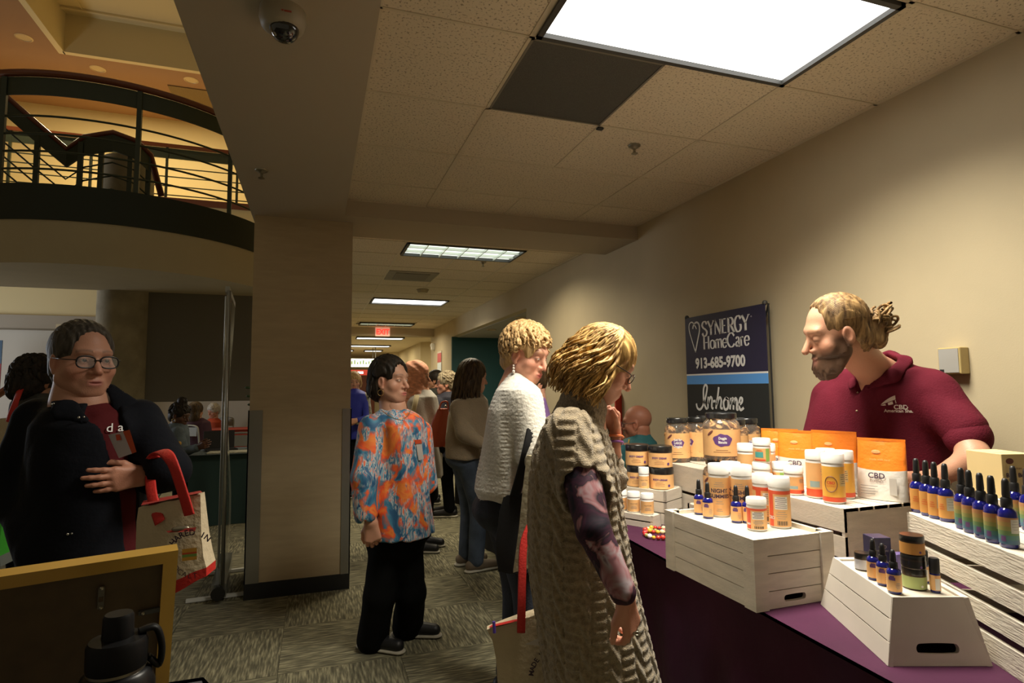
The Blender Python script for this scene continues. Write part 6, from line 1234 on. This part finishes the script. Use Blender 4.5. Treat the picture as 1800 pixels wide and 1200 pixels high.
P.hair([ell((0, -.142, -.010), (.034, .034, .042)), ell((0, -.12, -.055), (.03, .03, .04), k=.02)], H_MAN, .005, lk, strands(50, .003), 'hair_bun')
m_polo = mat('maroon_polo', (.115, .010, .022), .85, bump=(160, .25), var=(12, .08), spec=.15)
VX = 2.27
def silx(rows, X, **kw):
    S_ = []
    for py, l_, r_, hd in rows: a_, b_ = onx(l_, py, X), onx(r_, py, X); c_ = (a_+b_)/2; S_.append((c_[0], c_[1], c_[2], abs(a_[1]-b_[1])/2, hd))
    return loft(S_, PI/2, **kw)
ps_ = [silx([(642, 1500, 1598, .075), (652, 1478, 1630, .11), (680, 1462, 1656, .135), (740, 1444, 1664, .145), (800, 1436, 1664, .15), (880, 1444, 1660, .15), (980, 1450, 1655, .15)], VX, k=.03), cap(onx(1640, 696, 2.25), onx(1694, 752, 2.25), .084, .072, k=.05), cap(onx(1462, 700, 2.22), onx(1440, 790, 2.16), .078, .074, k=.05), cap(onx(1528, 650, 2.17), onx(1508, 690, 2.135), .050, .012, op='s', k=.01)]; P.add('polo_shirt', ps_, m_polo, .0072, wrinkle(.006, 11, 12, .6))
P.add('collar', [cap(onx(1592, 634, 2.24), onx(1568, 660, 2.155), .026, .032, (A([-.7, -.3, .5]), 3.2), k=.02), cap(onx(1568, 660, 2.155), onx(1526, 682, 2.115), .032, .012, (A([-.8, -.2, .4]), 3.4), k=.02), cap(onx(1494, 648, 2.20), onx(1498, 676, 2.125), .020, .022, (A([-.8, .2, .4]), 3.), k=.02), cap(onx(1592, 632, 2.25), onx(1570, 624, 2.33), .03, .03, (A([0, -.6, .6]), 2.4), k=.02), cap(onx(1570, 626, 2.33), onx(1520, 632, 2.28), .03, .024, (A([.6, 0, .6]), 2.4), k=.02)], m_polo, .006)
e_ = onx(1714, 806, 2.20); w_r = J(1646, 840, 2.10)
P.hand(w_r, dirc(-1, -.05, -.15), dirc(0, -.8, .4), 1, (.35, .5, .4), 1.08, fore=e_, fr=.032); P.inner([cap(w_r, e_, .030, .050), cap(e_, onx(1692, 750, 2.25), .048, .055)], .007)
P.add('sleeve_hem', [cap(onx(1694, 756, 2.248), onx(1701, 768, 2.243), .074, .075, k=.01)], m_polo, .007)
P.hand(A([1.95, 2.235, .935]), A([-1, -.02, -.05]), CF, -1, (.3, .3, .3), 1.0, fore=A([2.15, 2.15, 1.02]), h=.005); P.inner([cap(A([1.95, 2.235, .935]), A([2.16, 2.10, 1.06]), .030, .045)], .009)
for y in (690, 722): P.mesh('button', MB().sphere(hit(ps_, 1507, y, .003)[0], .0045, 8, 6, (1, 1, 1)), mat('horn_button', (.5, .4, .25), .3))
# embroidered feather and lettering on the chest
MS = Matrix((CR, CU, -CF)).transposed().to_4x4()
def chest(px, py, k=.0): p_, n_ = hit(ps_, px, py, .018); n2 = hit(ps_, 1596, 716, .0)[1]*A([1, 1, .4]); return facing(p_, n2/np.linalg.norm(n2), P.o)
m_emb = mat('embroidery', (.66, .58, .52), .6); fe = []
for t in np.linspace(0, 1, 14): fe.append((t, .17*math.sin(PI*min(1, t*1.05))**.8))
for sgn, off in ((1, .012), (-1, .0)):
    v_ = []; wv = .105
    for t, hh in fe: v_.append((t*wv, t*.045+off*sgn*.3, .001)); 
    top = [(t*wv-.3*hh*.05*sgn, t*.045+sgn*hh*.10*(.9 if sgn > 0 else .7)+.0012*sgn, .001) for t, hh in fe]; base = [(t*wv, t*.045+.0012*sgn, .001) for t, hh in fe]; n_ = len(fe); M_ = chest(1552, 712, .006)
    vv = [tuple(M_ @ V3(q)) for q in base+top]; me = bpy.data.meshes.new('feather_emblem'); me.from_pydata(vv, [], [(i, i+1, n_+i+1, n_+i) for i in range(n_-1) if i % 3 != 2 or sgn > 0]); me.materials.append(m_emb); link('feather_emblem', me, None, P.root)
text_on('lettering', 'CBD', .024, chest(1586, 719, .006), m_emb, P.root, off=.0005); text_on('lettering', 'American Shaman', .0165, chest(1588, 724.5, .006), m_emb, P.root, off=.0004)
g = P.o; hp = A([2.29, 1.80, .9])
legs(P, A([hp[0], hp[1], .86]), g+A([.02, .09, .47]), g+A([.02, .10, .09]), g+A([.02, -.09, .47]), g+A([.02, -.10, .09]), m_jeand, (.095, .07, .062)); shoe(P, g+A([.02, .10, 0]), (-1, 0, 0)); shoe(P, g+A([.02, -.1, 0]), (-1, 0, 0)); P.finish()
# ---- bald man seated at the next table
D = 4.25; P = Person('bald man in a teal jacket seated behind the black-clothed table', 1120, D, J(1124, 800, D+.05)*A([1, 1, 0]))
P.head(J(1119, 743, D), dirc(-.82, -.12, .35), (0, 0, 1), 1.05, .005, skin=(.42, .17, .10), jaw=1.1, browk=.3, fat=.006).neck(J(1124, 775, D), .064, .075); P.glasses(m_frame)
m_tl = mat('teal_jacket', (.02, .12, .13), .7, var=(8, .2), bump=(40, .3))
P.add('jacket', [sil([(764, 1108, 1142, .09), (776, 1092, 1152, .15), (810, 1082, 1162, .17), (880, 1082, 1162, .17), (930, 1085, 1158, .17)], D, k=.03), cap(J(1090, 795, 4.1), J(1085, 850, 4.05), .06, .05, k=.04), cap(J(1152, 795, 4.4), J(1150, 860, 4.4), .06, .055, k=.04)], m_tl, .011, wrinkle(.006, 12, 14))
P.mesh('lanyard', MB().tube([J(1106, 772, 4.13), J(1100, 800, 4.05), J(1102, 830, 4.03)], .006, 5), mat('lanyard_gold', (.45, .3, .06), .5)); g = P.o
P.inner([cap(J(1124, 775, D), J(1092, 795, 4.1), .05, .04), cap(J(1092, 795, 4.1), J(1085, 850, 4.05), .035, .03), cap(J(1085, 850, 4.05), J(1080, 858, 4.03), .03, .026)], .012); P.hand(J(1080, 858, 4.03), dirc(-1, 0, 0), dirc(0, -1, 0), 1, h=.006); P.add('trousers', [cap(A([g[0], g[1], .5]), A([g[0]-.13, g[1]+.09, .5]), .09, .075, k=.03), cap(A([g[0], g[1], .5]), A([g[0]-.13, g[1]-.12, .5]), .09, .075, k=.03), cap(A([g[0]-.13, g[1]+.09, .5]), A([g[0]-.12, g[1]+.09, .09]), .07, .06, k=.03), cap(A([g[0]-.13, g[1]-.12, .5]), A([g[0]-.12, g[1]-.12, .09]), .07, .06, k=.03)], m_blackt, .014); shoe(P, A([g[0]-.12, g[1]+.09, 0]), (-1, 0, 0)); shoe(P, A([g[0]-.12, g[1]-.12, 0]), (-1, 0, 0)); P.finish()
fold_chair((g[0]+.02, g[1], 0), -PI/2, 'grey folding chair under the bald man in teal')
# ---- people further along the corridor
def standing(label, px, D, floor, hd, fwd, up_rows, m_top, leg_m, hair=None, skin=S_FAIR, sc=1., arms=(), seed=1, top='sweater', eyes='open', kit=None, hipy=None, disp=None, legr=(.09, .068, .06), h=.011, hh=.0052, **ho):
    P = Person(label, px, D, A([floor[0], floor[1], 0])); P.head(J(hd[0], hd[1], D), fwd, (0, 0, 1), sc, hh, skin=skin, eyes=eyes, **ho); r0 = up_rows[0]; P.neck(J((r0[1]+r0[2])/2, r0[0]+6, D))
    pr = [sil(up_rows, D, k=.03)]
    for a, b, c, r in arms: pr += [cap(J(*a), J(*b), r, r*.88, k=.04), cap(J(*b), J(*c), r*.86, r*.66, k=.03)]
    P.add(top, pr, m_top, h, disp or wrinkle(.006, 12, seed))
    for a, b, c, r in arms: P.inner([cap(J((r0[1]+r0[2])/2, r0[0]+8, D), J(*a), .05, .04), cap(J(*a), J(*b), .035, .03), cap(J(*b), J(*c), .03, .024)], .012)
    for a, b, c, r in arms: dv = J(*c)-J(*b); P.hand(J(*c)+dv/np.linalg.norm(dv)*.02, dv, CF, 1, h=.006, sc=.95)
    if hair: hair(P)
    g = P.o; f0 = A([fwd[0], fwd[1], 0]); f0 /= np.linalg.norm(f0)+1e-9; sd = A([-f0[1], f0[0], 0]); hp = J((up_rows[-1][1]+up_rows[-1][2])/2, up_rows[-1][0], D); hz_ = min(hipy or .88, .95)
    legs(P, A([hp[0], hp[1], hz_]), g+sd*.09+f0*.03+ZU*.47, g+sd*.1+ZU*.09, g-sd*.09+f0*.03+ZU*.47, g-sd*.1+ZU*.09, leg_m, legr, seed=seed); kk = kit or {}
    shoe(P, g+sd*.1, f0, kk.get('shoe'), kk.get('sole')); shoe(P, g-sd*.1, f0, kk.get('shoe'), kk.get('sole')); P.finish(); return P
m_taupe = mat('taupe_knit', (.27, .205, .125), .85, bump=(90, .4), sheen=.3)
fl10 = onz(828, 998, 0)
standing('woman with long brown hair in a taupe sweater and blue jeans', 825, 4.54, fl10, (833, 662), dirc(.82, -.15, .42), [(692, 808, 846, .09), (702, 797, 856, .17), (730, 788, 862, .19), (770, 784, 862, .185), (803, 784, 852, .18)], m_taupe, m_jean, lambda P: P.hair([ell((0, -.02, .038), (.088, .106, .098)), ell((0, -.07, -.07), (.098, .062, .12), k=.03), ell((.05, -.03, -.08), (.05, .05, .09), k=.03), ell((-.05, -.03, -.08), (.05, .05, .09), k=.03), ell((0, .13, -.03), (.075, .075, .105), op='s', k=.012)], H_BR, .007, wavy(150, 31, .0085, -.24, wav=.006, out=1.2), strands(40, .003)), S_FAIR, 1.05, [((806, 715, 4.40), (815, 760, 4.32), (845, 778, 4.30), .062)], 21, kit=dict(shoe=mat('taupe_trainer', (.16, .12, .08), .7), sole=mat('white_sole', (.5, .47, .38), .6)))
fl7 = onz(740, 965, 0); m_canvas0 = mat('cream_strap', (.55, .47, .28), .8); m_gr = mat('grey_melange', (.46, .43, .38), .85, bump=(80, .3))
def hijab(P):
    P.hair([ell((0, -.028, .036), (.100, .124, .112)), ell((0, -.06, -.06), (.098, .085, .11), k=.05), cap((0, -.03, -.1), (.0, -.01, -.21), .10, .150, k=.06), ell((0, .145, -.03), (.056, .085, .085), op='s', k=.01)], mat('rust_scarf', (.66, .30, .18), .75, var=(30, .3), stretch=(1, 1, 2.5), bump=(20, .6)), .007, None, lambda q: .0040*np.sin(q[:, 2]*75+q[:, 1]*60+1.5*np.sin(q[:, 0]*30)), 'headscarf'); P.mesh('bag_strap', MB().tube([J(733, 694, 5.08), J(727, 720, 5.04), J(722, 765, 5.03)], .022, 6, (tuple(CR), .25)), m_canvas0)
standing('woman in a rust headscarf and long grey coat', 742, 5.28, fl7, (735, 662), dirc(.80, 0, -.1), [(686, 726, 757, .09), (697, 717, 768, .17), (730, 715, 774, .18), (780, 722, 776, .18), (836, 728, 778, .19)], m_gr, m_blackt, hijab, S_TAN, 1.03, [((728, 710, 5.12), (745, 762, 5.05), (768, 772, 5.0), .058)], 22, 'coat')
fl9 = onz(790, 905, 0); m_nv2 = mat('navy_cardigan', (.018, .018, .03), .8, bump=(60, .3))
standing('grey-haired woman with glasses in a navy cardigan facing the headscarf', 782, 6.4, fl9, (784, 674), dirc(-.9, 0, -.1), [(688, 776, 800, .08), (697, 766, 806, .16), (730, 764, 808, .17), (800, 764, 806, .18)], m_nv2, m_blackt, lambda P: (P.hair(cap_hair(1.08, -.02, .085, .058), H_SILV, .007, curly(130, 41, .010, .012, .07), strands(40, .004)), P.glasses(m_frame)), S_PINK, 1.05, [((770, 708, 6.25), (766, 745, 6.15), (752, 765, 6.1), .056)], 23)
fl8 = onz(763, 890, 0)
standing('woman with black hair in a dark grey tee by the notice strip', 762, 7.3, (J(762, 700, 7.3)[0], J(762, 700, 7.3)[1]), (763, 668), dirc(-.95, 0, -.1), [(682, 756, 772, .08), (690, 750, 776, .16), (720, 750, 776, .17), (760, 752, 776, .17)], mat('charcoal_tee', (.05, .05, .042), .85), m_blackt, lambda P: P.hair([ell((0, -.022, .036), (.09, .106, .10)), ell((0, -.075, -.07), (.085, .06, .13), k=.03), ell((0, .13, -.03), (.075, .075, .105), op='s', k=.012)], H_DKBR, .008), S_TAN, 1.0, [((754, 698, 7.2), (752, 722, 7.1), (742, 730, 7.05), .05)], 24)
standing('blonde woman in a royal blue top and dark cardigan beyond the column', 628, 7.8, (J(630, 700, 7.8)[0], J(630, 700, 7.8)[1]), (622, 670), dirc(.35, -.1, -.9), [(683, 616, 630, .08), (692, 606, 646, .15), (730, 610, 645, .16), (770, 606, 644, .17)], mat('royal_blue', (.02, .03, .32), .7), m_blackt, lambda P: (P.hair(cap_hair(1.08, -.03, .085, .06), H_SAND, .008, wavy(70, 51, .009, -.09, wav=.006)), P.add('cardigan', [cap(J(608, 698, 7.78), J(606, 760, 7.72), .07, .06), cap(J(642, 698, 7.78), J(647, 735, 7.65), .065, .055), cap(J(647, 735, 7.65), J(628, 740, 7.55), .052, .045)], mat('check_cardigan', (.30, .28, .22), .8, var=(14, .8)), .012)), S_FAIR, 1.0, [((642, 700, 7.75), (645, 735, 7.62), (630, 738, 7.52), .045)], 25)
standing('woman in a lilac top hidden beyond the white sweater', 934, 3.5, (J(938, 800, 3.5)[0], J(938, 800, 3.5)[1]), (936, 676), dirc(.6, -.4, .5), [(692, 928, 946, .08), (700, 915, 960, .15), (740, 908, 968, .17), (800, 905, 965, .17)], mat('lilac_jersey', (.26, .14, .38), .75), m_blackt, lambda P: P.hair(cap_hair(1.06, -.04, .085, .058), H_BR, .008), S_FAIR, .98, [], 26)
m_gj = mat('grey_jacket', (.055, .055, .05), .8, bump=(30, .3))
standing('dark-haired person in a grey jacket walking behind the woman in navy', 66, 3.3, (J(62, 800, 3.3)[0], J(62, 800, 3.3)[1]), (66, 668), dirc(.3, -.2, 1), [(692, 52, 92, .09), (702, 34, 104, .15), (760, 22, 110, .17), (840, 20, 112, .18)], m_gj, m_blackt, lambda P: P.hair([ell((0, -.02, .03), (.098, .112, .108)), ell((0, -.06, -.04), (.09, .07, .085), k=.03), ell((0, .13, -.04), (.07, .075, .1), op='s', k=.012)], H_DKBR, .007, curly(160, 61, .011, .016, .08), strands(30, .006)), S_TAN, 1.05, [((42, 715, 3.25), (28, 780, 3.2), (34, 850, 3.1), .06)], 27)
# ---- lobby: seated people
def seated(label, px, D, hd, fwd, rows, m_top, hair, skin, sc=1., arm=None, seed=1, top='jacket', legm=None, back=True, kn=.36, **ho):
    c = J((rows[-1][1]+rows[-1][2])/2, rows[-1][0], D); P = Person(label, px, D, A([c[0], c[1], 0])); P.head(J(hd[0], hd[1], D), fwd, (0, 0, 1), sc, .0055, skin=skin, **ho).neck(J((rows[0][1]+rows[0][2])/2, rows[0][0]+5, D)); pr = [sil(rows, D, k=.03)]
    zb = J(0, rows[-1][0], D)[2]; pr.append(cap(c, A([c[0], c[1], .52]), .15, .15, (CF, 1.1), k=.05))
    if arm: a, b, q, r = arm; pr += [cap(J(*a), J(*b), r, r*.9, k=.04), cap(J(*b), J(*q), r*.85, r*.7, k=.03)]
    P.add(top, pr, m_top, .012, wrinkle(.006, 12, seed)); hair(P)
    if arm: P.inner([cap(J((rows[0][1]+rows[0][2])/2, rows[0][0]+8, D), J(*a), .05, .04), cap(J(*a), J(*b), .035, .03), cap(J(*b), J(*q), .03, .024)], .012); dv = J(*q)-J(*b); P.hand(J(*q)+dv/np.linalg.norm(dv)*.02, dv, CF, 1, h=.006)
    f0 = A([fwd[0], fwd[1], 0]); f0 /= np.linalg.norm(f0); sd = A([-f0[1], f0[0], 0]); g = P.o
    P.add('trousers', sum([[cap(g+ZU*.52+sd*s*.05, g+f0*kn+sd*s*.09+ZU*.51, .085, .07, k=.03), cap(g+f0*kn+sd*s*.09+ZU*.51, g+f0*kn+sd*s*.09+ZU*.09, .066, .055, k=.03)] for s in (-1, 1)], []), legm or m_blackt, .014)
    for s in (-1, 1): shoe(P, g+f0*kn+sd*s*.09, f0)
    P.finish(); fold_chair(tuple(g-f0*.02), math.atan2(f0[0], -f0[1]), 'grey folding chair holding the '+label.split(' seated')[0]); return P
m_den = mat('pale_denim', (.09, .115, .13), .85, var=(10, .3), bump=(90, .3))
def bun12(P): P.hair(cap_hair(1.06, -.03, .085, .062)+[ell((0, -.03, .148), (.048, .048, .042), k=.02)], H_DKBR, .007, curly(90, 71, .009, .012, .07), strands(40, .004)); q = P.L((.08, 0, -.06)); P.mesh('earring', MB().tube([q+CR*.02*math.sin(a)-CU*.02*math.cos(a) for a in np.linspace(0, 2*PI, 13)], .003, 5), MATS['gold_wire'])
P = seated('woman with a top bun in a denim jacket seated at the green-clothed table', 305, 6.3, (317, 729), dirc(.9, -.28, -.1), [(744, 298, 328, .08), (754, 286, 332, .16), (780, 278, 334, .18), (815, 276, 332, .19)], m_den, bun12, S_BROWN, 1.0, ((312, 760, 6.15), (322, 795, 6.1), (345, 787, 6.05), .06), 31, kn=.14)
P.mesh('jacket_patch', MB().sphere(J(315, 779, 6.0), .022, 12, 8, (1, .5, 1)), mat('patch_gold', (.5, .28, .05), .6))
seated('brown-haired person in plum seated far in the lobby with back turned', 350, 9.3, (345, 722), dirc(.2, -.1, 1), [(735, 334, 358, .08), (742, 326, 370, .16), (770, 324, 374, .18), (790, 326, 372, .18)], mat('plum_top', (.045, .012, .025), .8), lambda P: P.hair([ell((0, -.02, .036), (.098, .11, .105)), ell((0, -.06, -.08), (.10, .07, .12), k=.03), ell((0, .14, -.03), (.07, .075, .1), op='s', k=.01)], H_BR, .009), S_TAN, 1.1, None, 32, 'top', kn=.12)
seated('white-haired person in red seated far in the lobby', 378, 11.3, (375, 722), dirc(-.3, -.2, -.9), [(735, 368, 384, .08), (741, 360, 392, .16), (770, 360, 394, .18), (785, 362, 392, .18)], mat('orange_red_top', (.45, .06, .02), .8), lambda P: P.hair(cap_hair(1.12, -.02, .085, .06), H_WHITE, .009, curly(70, 81, .012, .012, .07)), S_PINK, 1.1, None, 33, 'top', kn=.3)
# ---------------------------------------------------------------- bags carried
m_canvas = mat('cream_canvas', (.58, .48, .32), .85, bump=(60, .4), var=(7, .07)); m_rstrap = mat('red_webbing', (.55, .022, .015), .65, bump=(120, .2)); m_canvash = mat('canvas_inside', (.35, .03, .02), .8)
def flatbag(name, label, out, D, th, m, band_px=None, m_band=None, cat='bag', n=10):
    """soft bag whose front outline comes from (px, py) corner rows: list of (py, left px, right px)"""
    p0 = J((out[-1][1]+out[-1][2])/2, out[-1][0], D); r = tag(empty(name, tuple(p0)), label, cat); rows = []
    for q in out:
        py, L_, R_ = q[:3]; dl, dr = (q[3], q[4]) if len(q) > 4 else (py, py)
        t = th*(.45+.55*min(1, (py-out[0][0])/max(1, out[-1][0]-out[0][0])*1.6)); rows.append((J(L_, dl, D), J(R_, dr, D), t))
    def body(rs):
        b = MB(); R = []
        for a, c, t in rs:
            ring = []
            for i in range(n+1): k = i/n; ring.append(tuple(a+(c-a)*k-CF*t*(.55+.45*math.sin(PI*k))*.5+CU*.002*math.sin(k*17)-p0))
            for i in range(n, -1, -1): k = i/n; ring.append(tuple(a+(c-a)*k+CF*t*(.55+.45*math.sin(PI*k))*.5-p0))
            R.append(ring)
        return b.rings(R)
    k = band_px if band_px else len(rows)-1
    body(rows[:k+1]).build('bag_body', m, r, 60)
    if m_band: body(rows[k:]).build('base_panel', m_band, r, 60)
    return r, p0
def strap(r, p0, pts, w, m, name='handle', flat=(0, 0, 1)):
    P_ = catmull([tuple(p-p0) for p in pts]); return MB().tube(P_, w, 8, (tuple(CR*.95+CU*.3), .18)).build(name, m, r, True)
D = 1.78
r, p0 = flatbag('tote_bag', 'cream canvas tote with red handles and base on the navy sleeve', [(878, 248, 356, 890, 866), (905, 246, 358, 914, 895), (950, 247, 361, 962, 938), (985, 249, 366, 1000, 972), (1015, 253, 371, 1035, 990), (1040, 262, 371, 1062, 1005)], D, .10, m_canvas, 4, m_rstrap)
strap(r, p0, [J(333, 905, D-.045), J(322, 868, D-.05), J(304, 815, D-.05), J(290, 796, D-.01), J(276, 794, D+.05), J(266, 806, D+.10)], .0165, m_rstrap); strap(r, p0, [J(281, 918, D-.04), J(272, 890, D-.01), J(266, 862, D+.03), J(264, 830, D+.10), J(272, 800, D+.08)], .0165, m_rstrap)
MB().add([J(248, 888, D-.03)-p0, J(356, 865, D-.03)-p0, J(352, 862, D+.03)-p0, J(252, 880, D+.03)-p0], [(0, 1, 2, 3)]).build('lining', m_canvash, r)
pk = MB().add([J(292, 933, D-.062)-p0, J(345, 926, D-.062)-p0, J(343, 933, D-.068)-p0, J(296, 936, D-.068)-p0], [(0, 1, 2, 3)]).build('pocket_edge', m_canvash, r); MB().sphere(J(318, 929, D-.06)-p0, .016, 10, 6, (1.6, .4, .55)).build('pocket_glint', m_chrome, r, True)  # the chrome sphere is added as a glint at the pocket edge
MS = Matrix((CR, CU, -CF)).transposed().to_4x4()
def bagtext(s, cxp, cyp, rad, a0, da, size, D_, p0, r):
    for i, ch in enumerate(s):
        if ch == ' ': continue
        a = a0-da*i; q = J(cxp, cyp, D_)+CR*rad*math.cos(a)+CU*rad*math.sin(a); M_ = MS.copy() @ Matrix.Rotation(a-PI/2, 4, 'Z'); M_.translation = V3(q-p0); text_on('lettering', ch, size, M_, m_ink, r, off=.0006)
bagtext('SHARED IN', 338, 977, .062, 2.75, .235, .024, D-.066, p0, r); bagtext('LOCALLY', 338, 977, .062, 4.35, -.23, .024, D-.066, p0, r) if False else None
for i, ch in enumerate('LOCALT'): a = 3.5+.27*i; q = J(338, 977, D-.066)+CR*.066*math.cos(a)+CU*.066*math.sin(a); M_ = MS.copy() @ Matrix.Rotation(a+PI/2, 4, 'Z'); M_.translation = V3(q-p0); text_on('lettering', ch, .022, M_, m_ink, r)
for y0, y1, m in ((964, 971, 'label_yellow'), (971, 974, 'label_red'), (974, 979, 'label_green'), (979, 985, 'label_yellow')): MB().add([J(320, y0+1, D-.067)-p0, J(346, y0-2, D-.067)-p0, J(346, y1-2, D-.067)-p0, J(320, y1+1, D-.067)-p0], [(0, 1, 2, 3)]).build('printed_patch', MATS[m], r)
# tote hanging low beside the vest
D = 2.22; r, p0 = flatbag('tote_bag', 'cream canvas tote with one red handle hanging beside the knit vest', [(1080, 856, 978, 1103, 1062), (1105, 866, 985, 1122, 1090), (1150, 872, 990), (1230, 878, 992), (1300, 886, 990)], D, .12, m_canvas, 3, m_rstrap)
strap(r, p0, [J(916, 1112, D-.06), J(917, 1060, D-.05), J(918, 1010, D-.02), J(922, 950, D+.02), J(945, 900, D+.05)], .0155, m_rstrap); MB().tube([J(868, 1092, D-.055)-p0, J(869, 1112, D-.06)-p0], .006, 6).build('purple_ribbon', mat('ribbon_purple', (.10, .05, .35), .5), r)
MB().add([J(858, 1103, D-.045)-p0, J(916, 1090, D-.05)-p0, J(930, 1080, D+.02)-p0, J(866, 1096, D+.03)-p0], [(0, 1, 2, 3)]).build('lining', m_rstrap, r); MB().add([J(922, 1132, D-.066)-p0, J(968, 1112, D-.066)-p0, J(966, 1136, D-.069)-p0], [(0, 1, 2)]).build('pocket_edge', mat('pocket_white', (.65, .6, .55), .6), r); bagtext('MADE WITH', 985, 1190, .10, 3.0, .16, .026, D-.069, p0, r)
# black tote of the woman in white
D = 2.50; r, p0 = flatbag('shoulder_bag', 'black cloth shoulder bag hanging by the white sweater', [(868, 886, 930), (900, 878, 936), (950, 872, 940), (1000, 876, 942)], D, .10, m_blackcloth)
MB().tube(catmull([tuple(J(905, 872, D-.02)-p0), tuple(J(925, 800, D-.10)-p0), tuple(J(938, 730, D-.06)-p0), tuple(J(930, 690, D+.02)-p0)]), .022, 8, (tuple(CR), .2)).build('shoulder_strap', m_blackcloth, r, True)
# tan coat held over the arm
D = 2.36; r, p0 = flatbag('folded_coat', 'tan cloth coat hanging folded behind the knit vest', [(800, 926, 950), (850, 920, 956), (930, 912, 960), (1000, 902, 958, 1004, 985)], D, .05, mat('tan_cloth', (.27, .23, .145), .85, bump=(25, .5)), cat='coat')
# red-orange handbag
D = 4.95; r, p0 = flatbag('handbag', 'red-orange leather handbag beside the taupe sweater', [(718, 770, 788), (740, 760, 790), (765, 751, 788), (783, 757, 782)], D, .13, mat('orange_leather', (.36, .055, .012), .4, bump=(30, .2)))
MB().tube(catmull([tuple(J(772, 720, D-.04)-p0), tuple(J(776, 708, D)-p0), tuple(J(786, 706, D)-p0), tuple(J(788, 720, D)-p0)]), .008, 6).build('handle', MATS['orange_leather'], r, True); MB().sphere(J(783, 714, D-.06)-p0, .012, 8, 6).build('clasp', m_chrome, r, True)
# cream strap bag of the walker and a green bag at the edge
D = 3.12; r, p0 = flatbag('tote_bag', 'tote with a red strap carried by the person in grey', [(735, 2, 26), (770, -8, 20), (820, -20, 14)], D, .10, m_canvas); strap(r, p0, [J(16, 742, D-.05), J(28, 705, D-.04), J(36, 684, D+.05)], .02, m_rstrap)
D = 2.3; r, p0 = flatbag('green_bag', 'bright green and grey bag beside the navy jacket', [(900, -60, 6), (920, -60, 10), (955, -60, 9), (972, -60, 10), (990, -60, 12)], D, .10, mat('lime_cloth', (.05, .42, .03), .6), 3, mat('slate_cloth', (.18, .2, .18), .7))
MB().tube(catmull([tuple(J(-40, 902, D)-p0), tuple(J(-30, 860, D)-p0), tuple(J(-10, 860, D)-p0), tuple(J(0, 902, D)-p0)]), .01, 6).build('handle', MATS['slate_cloth'], r, True)
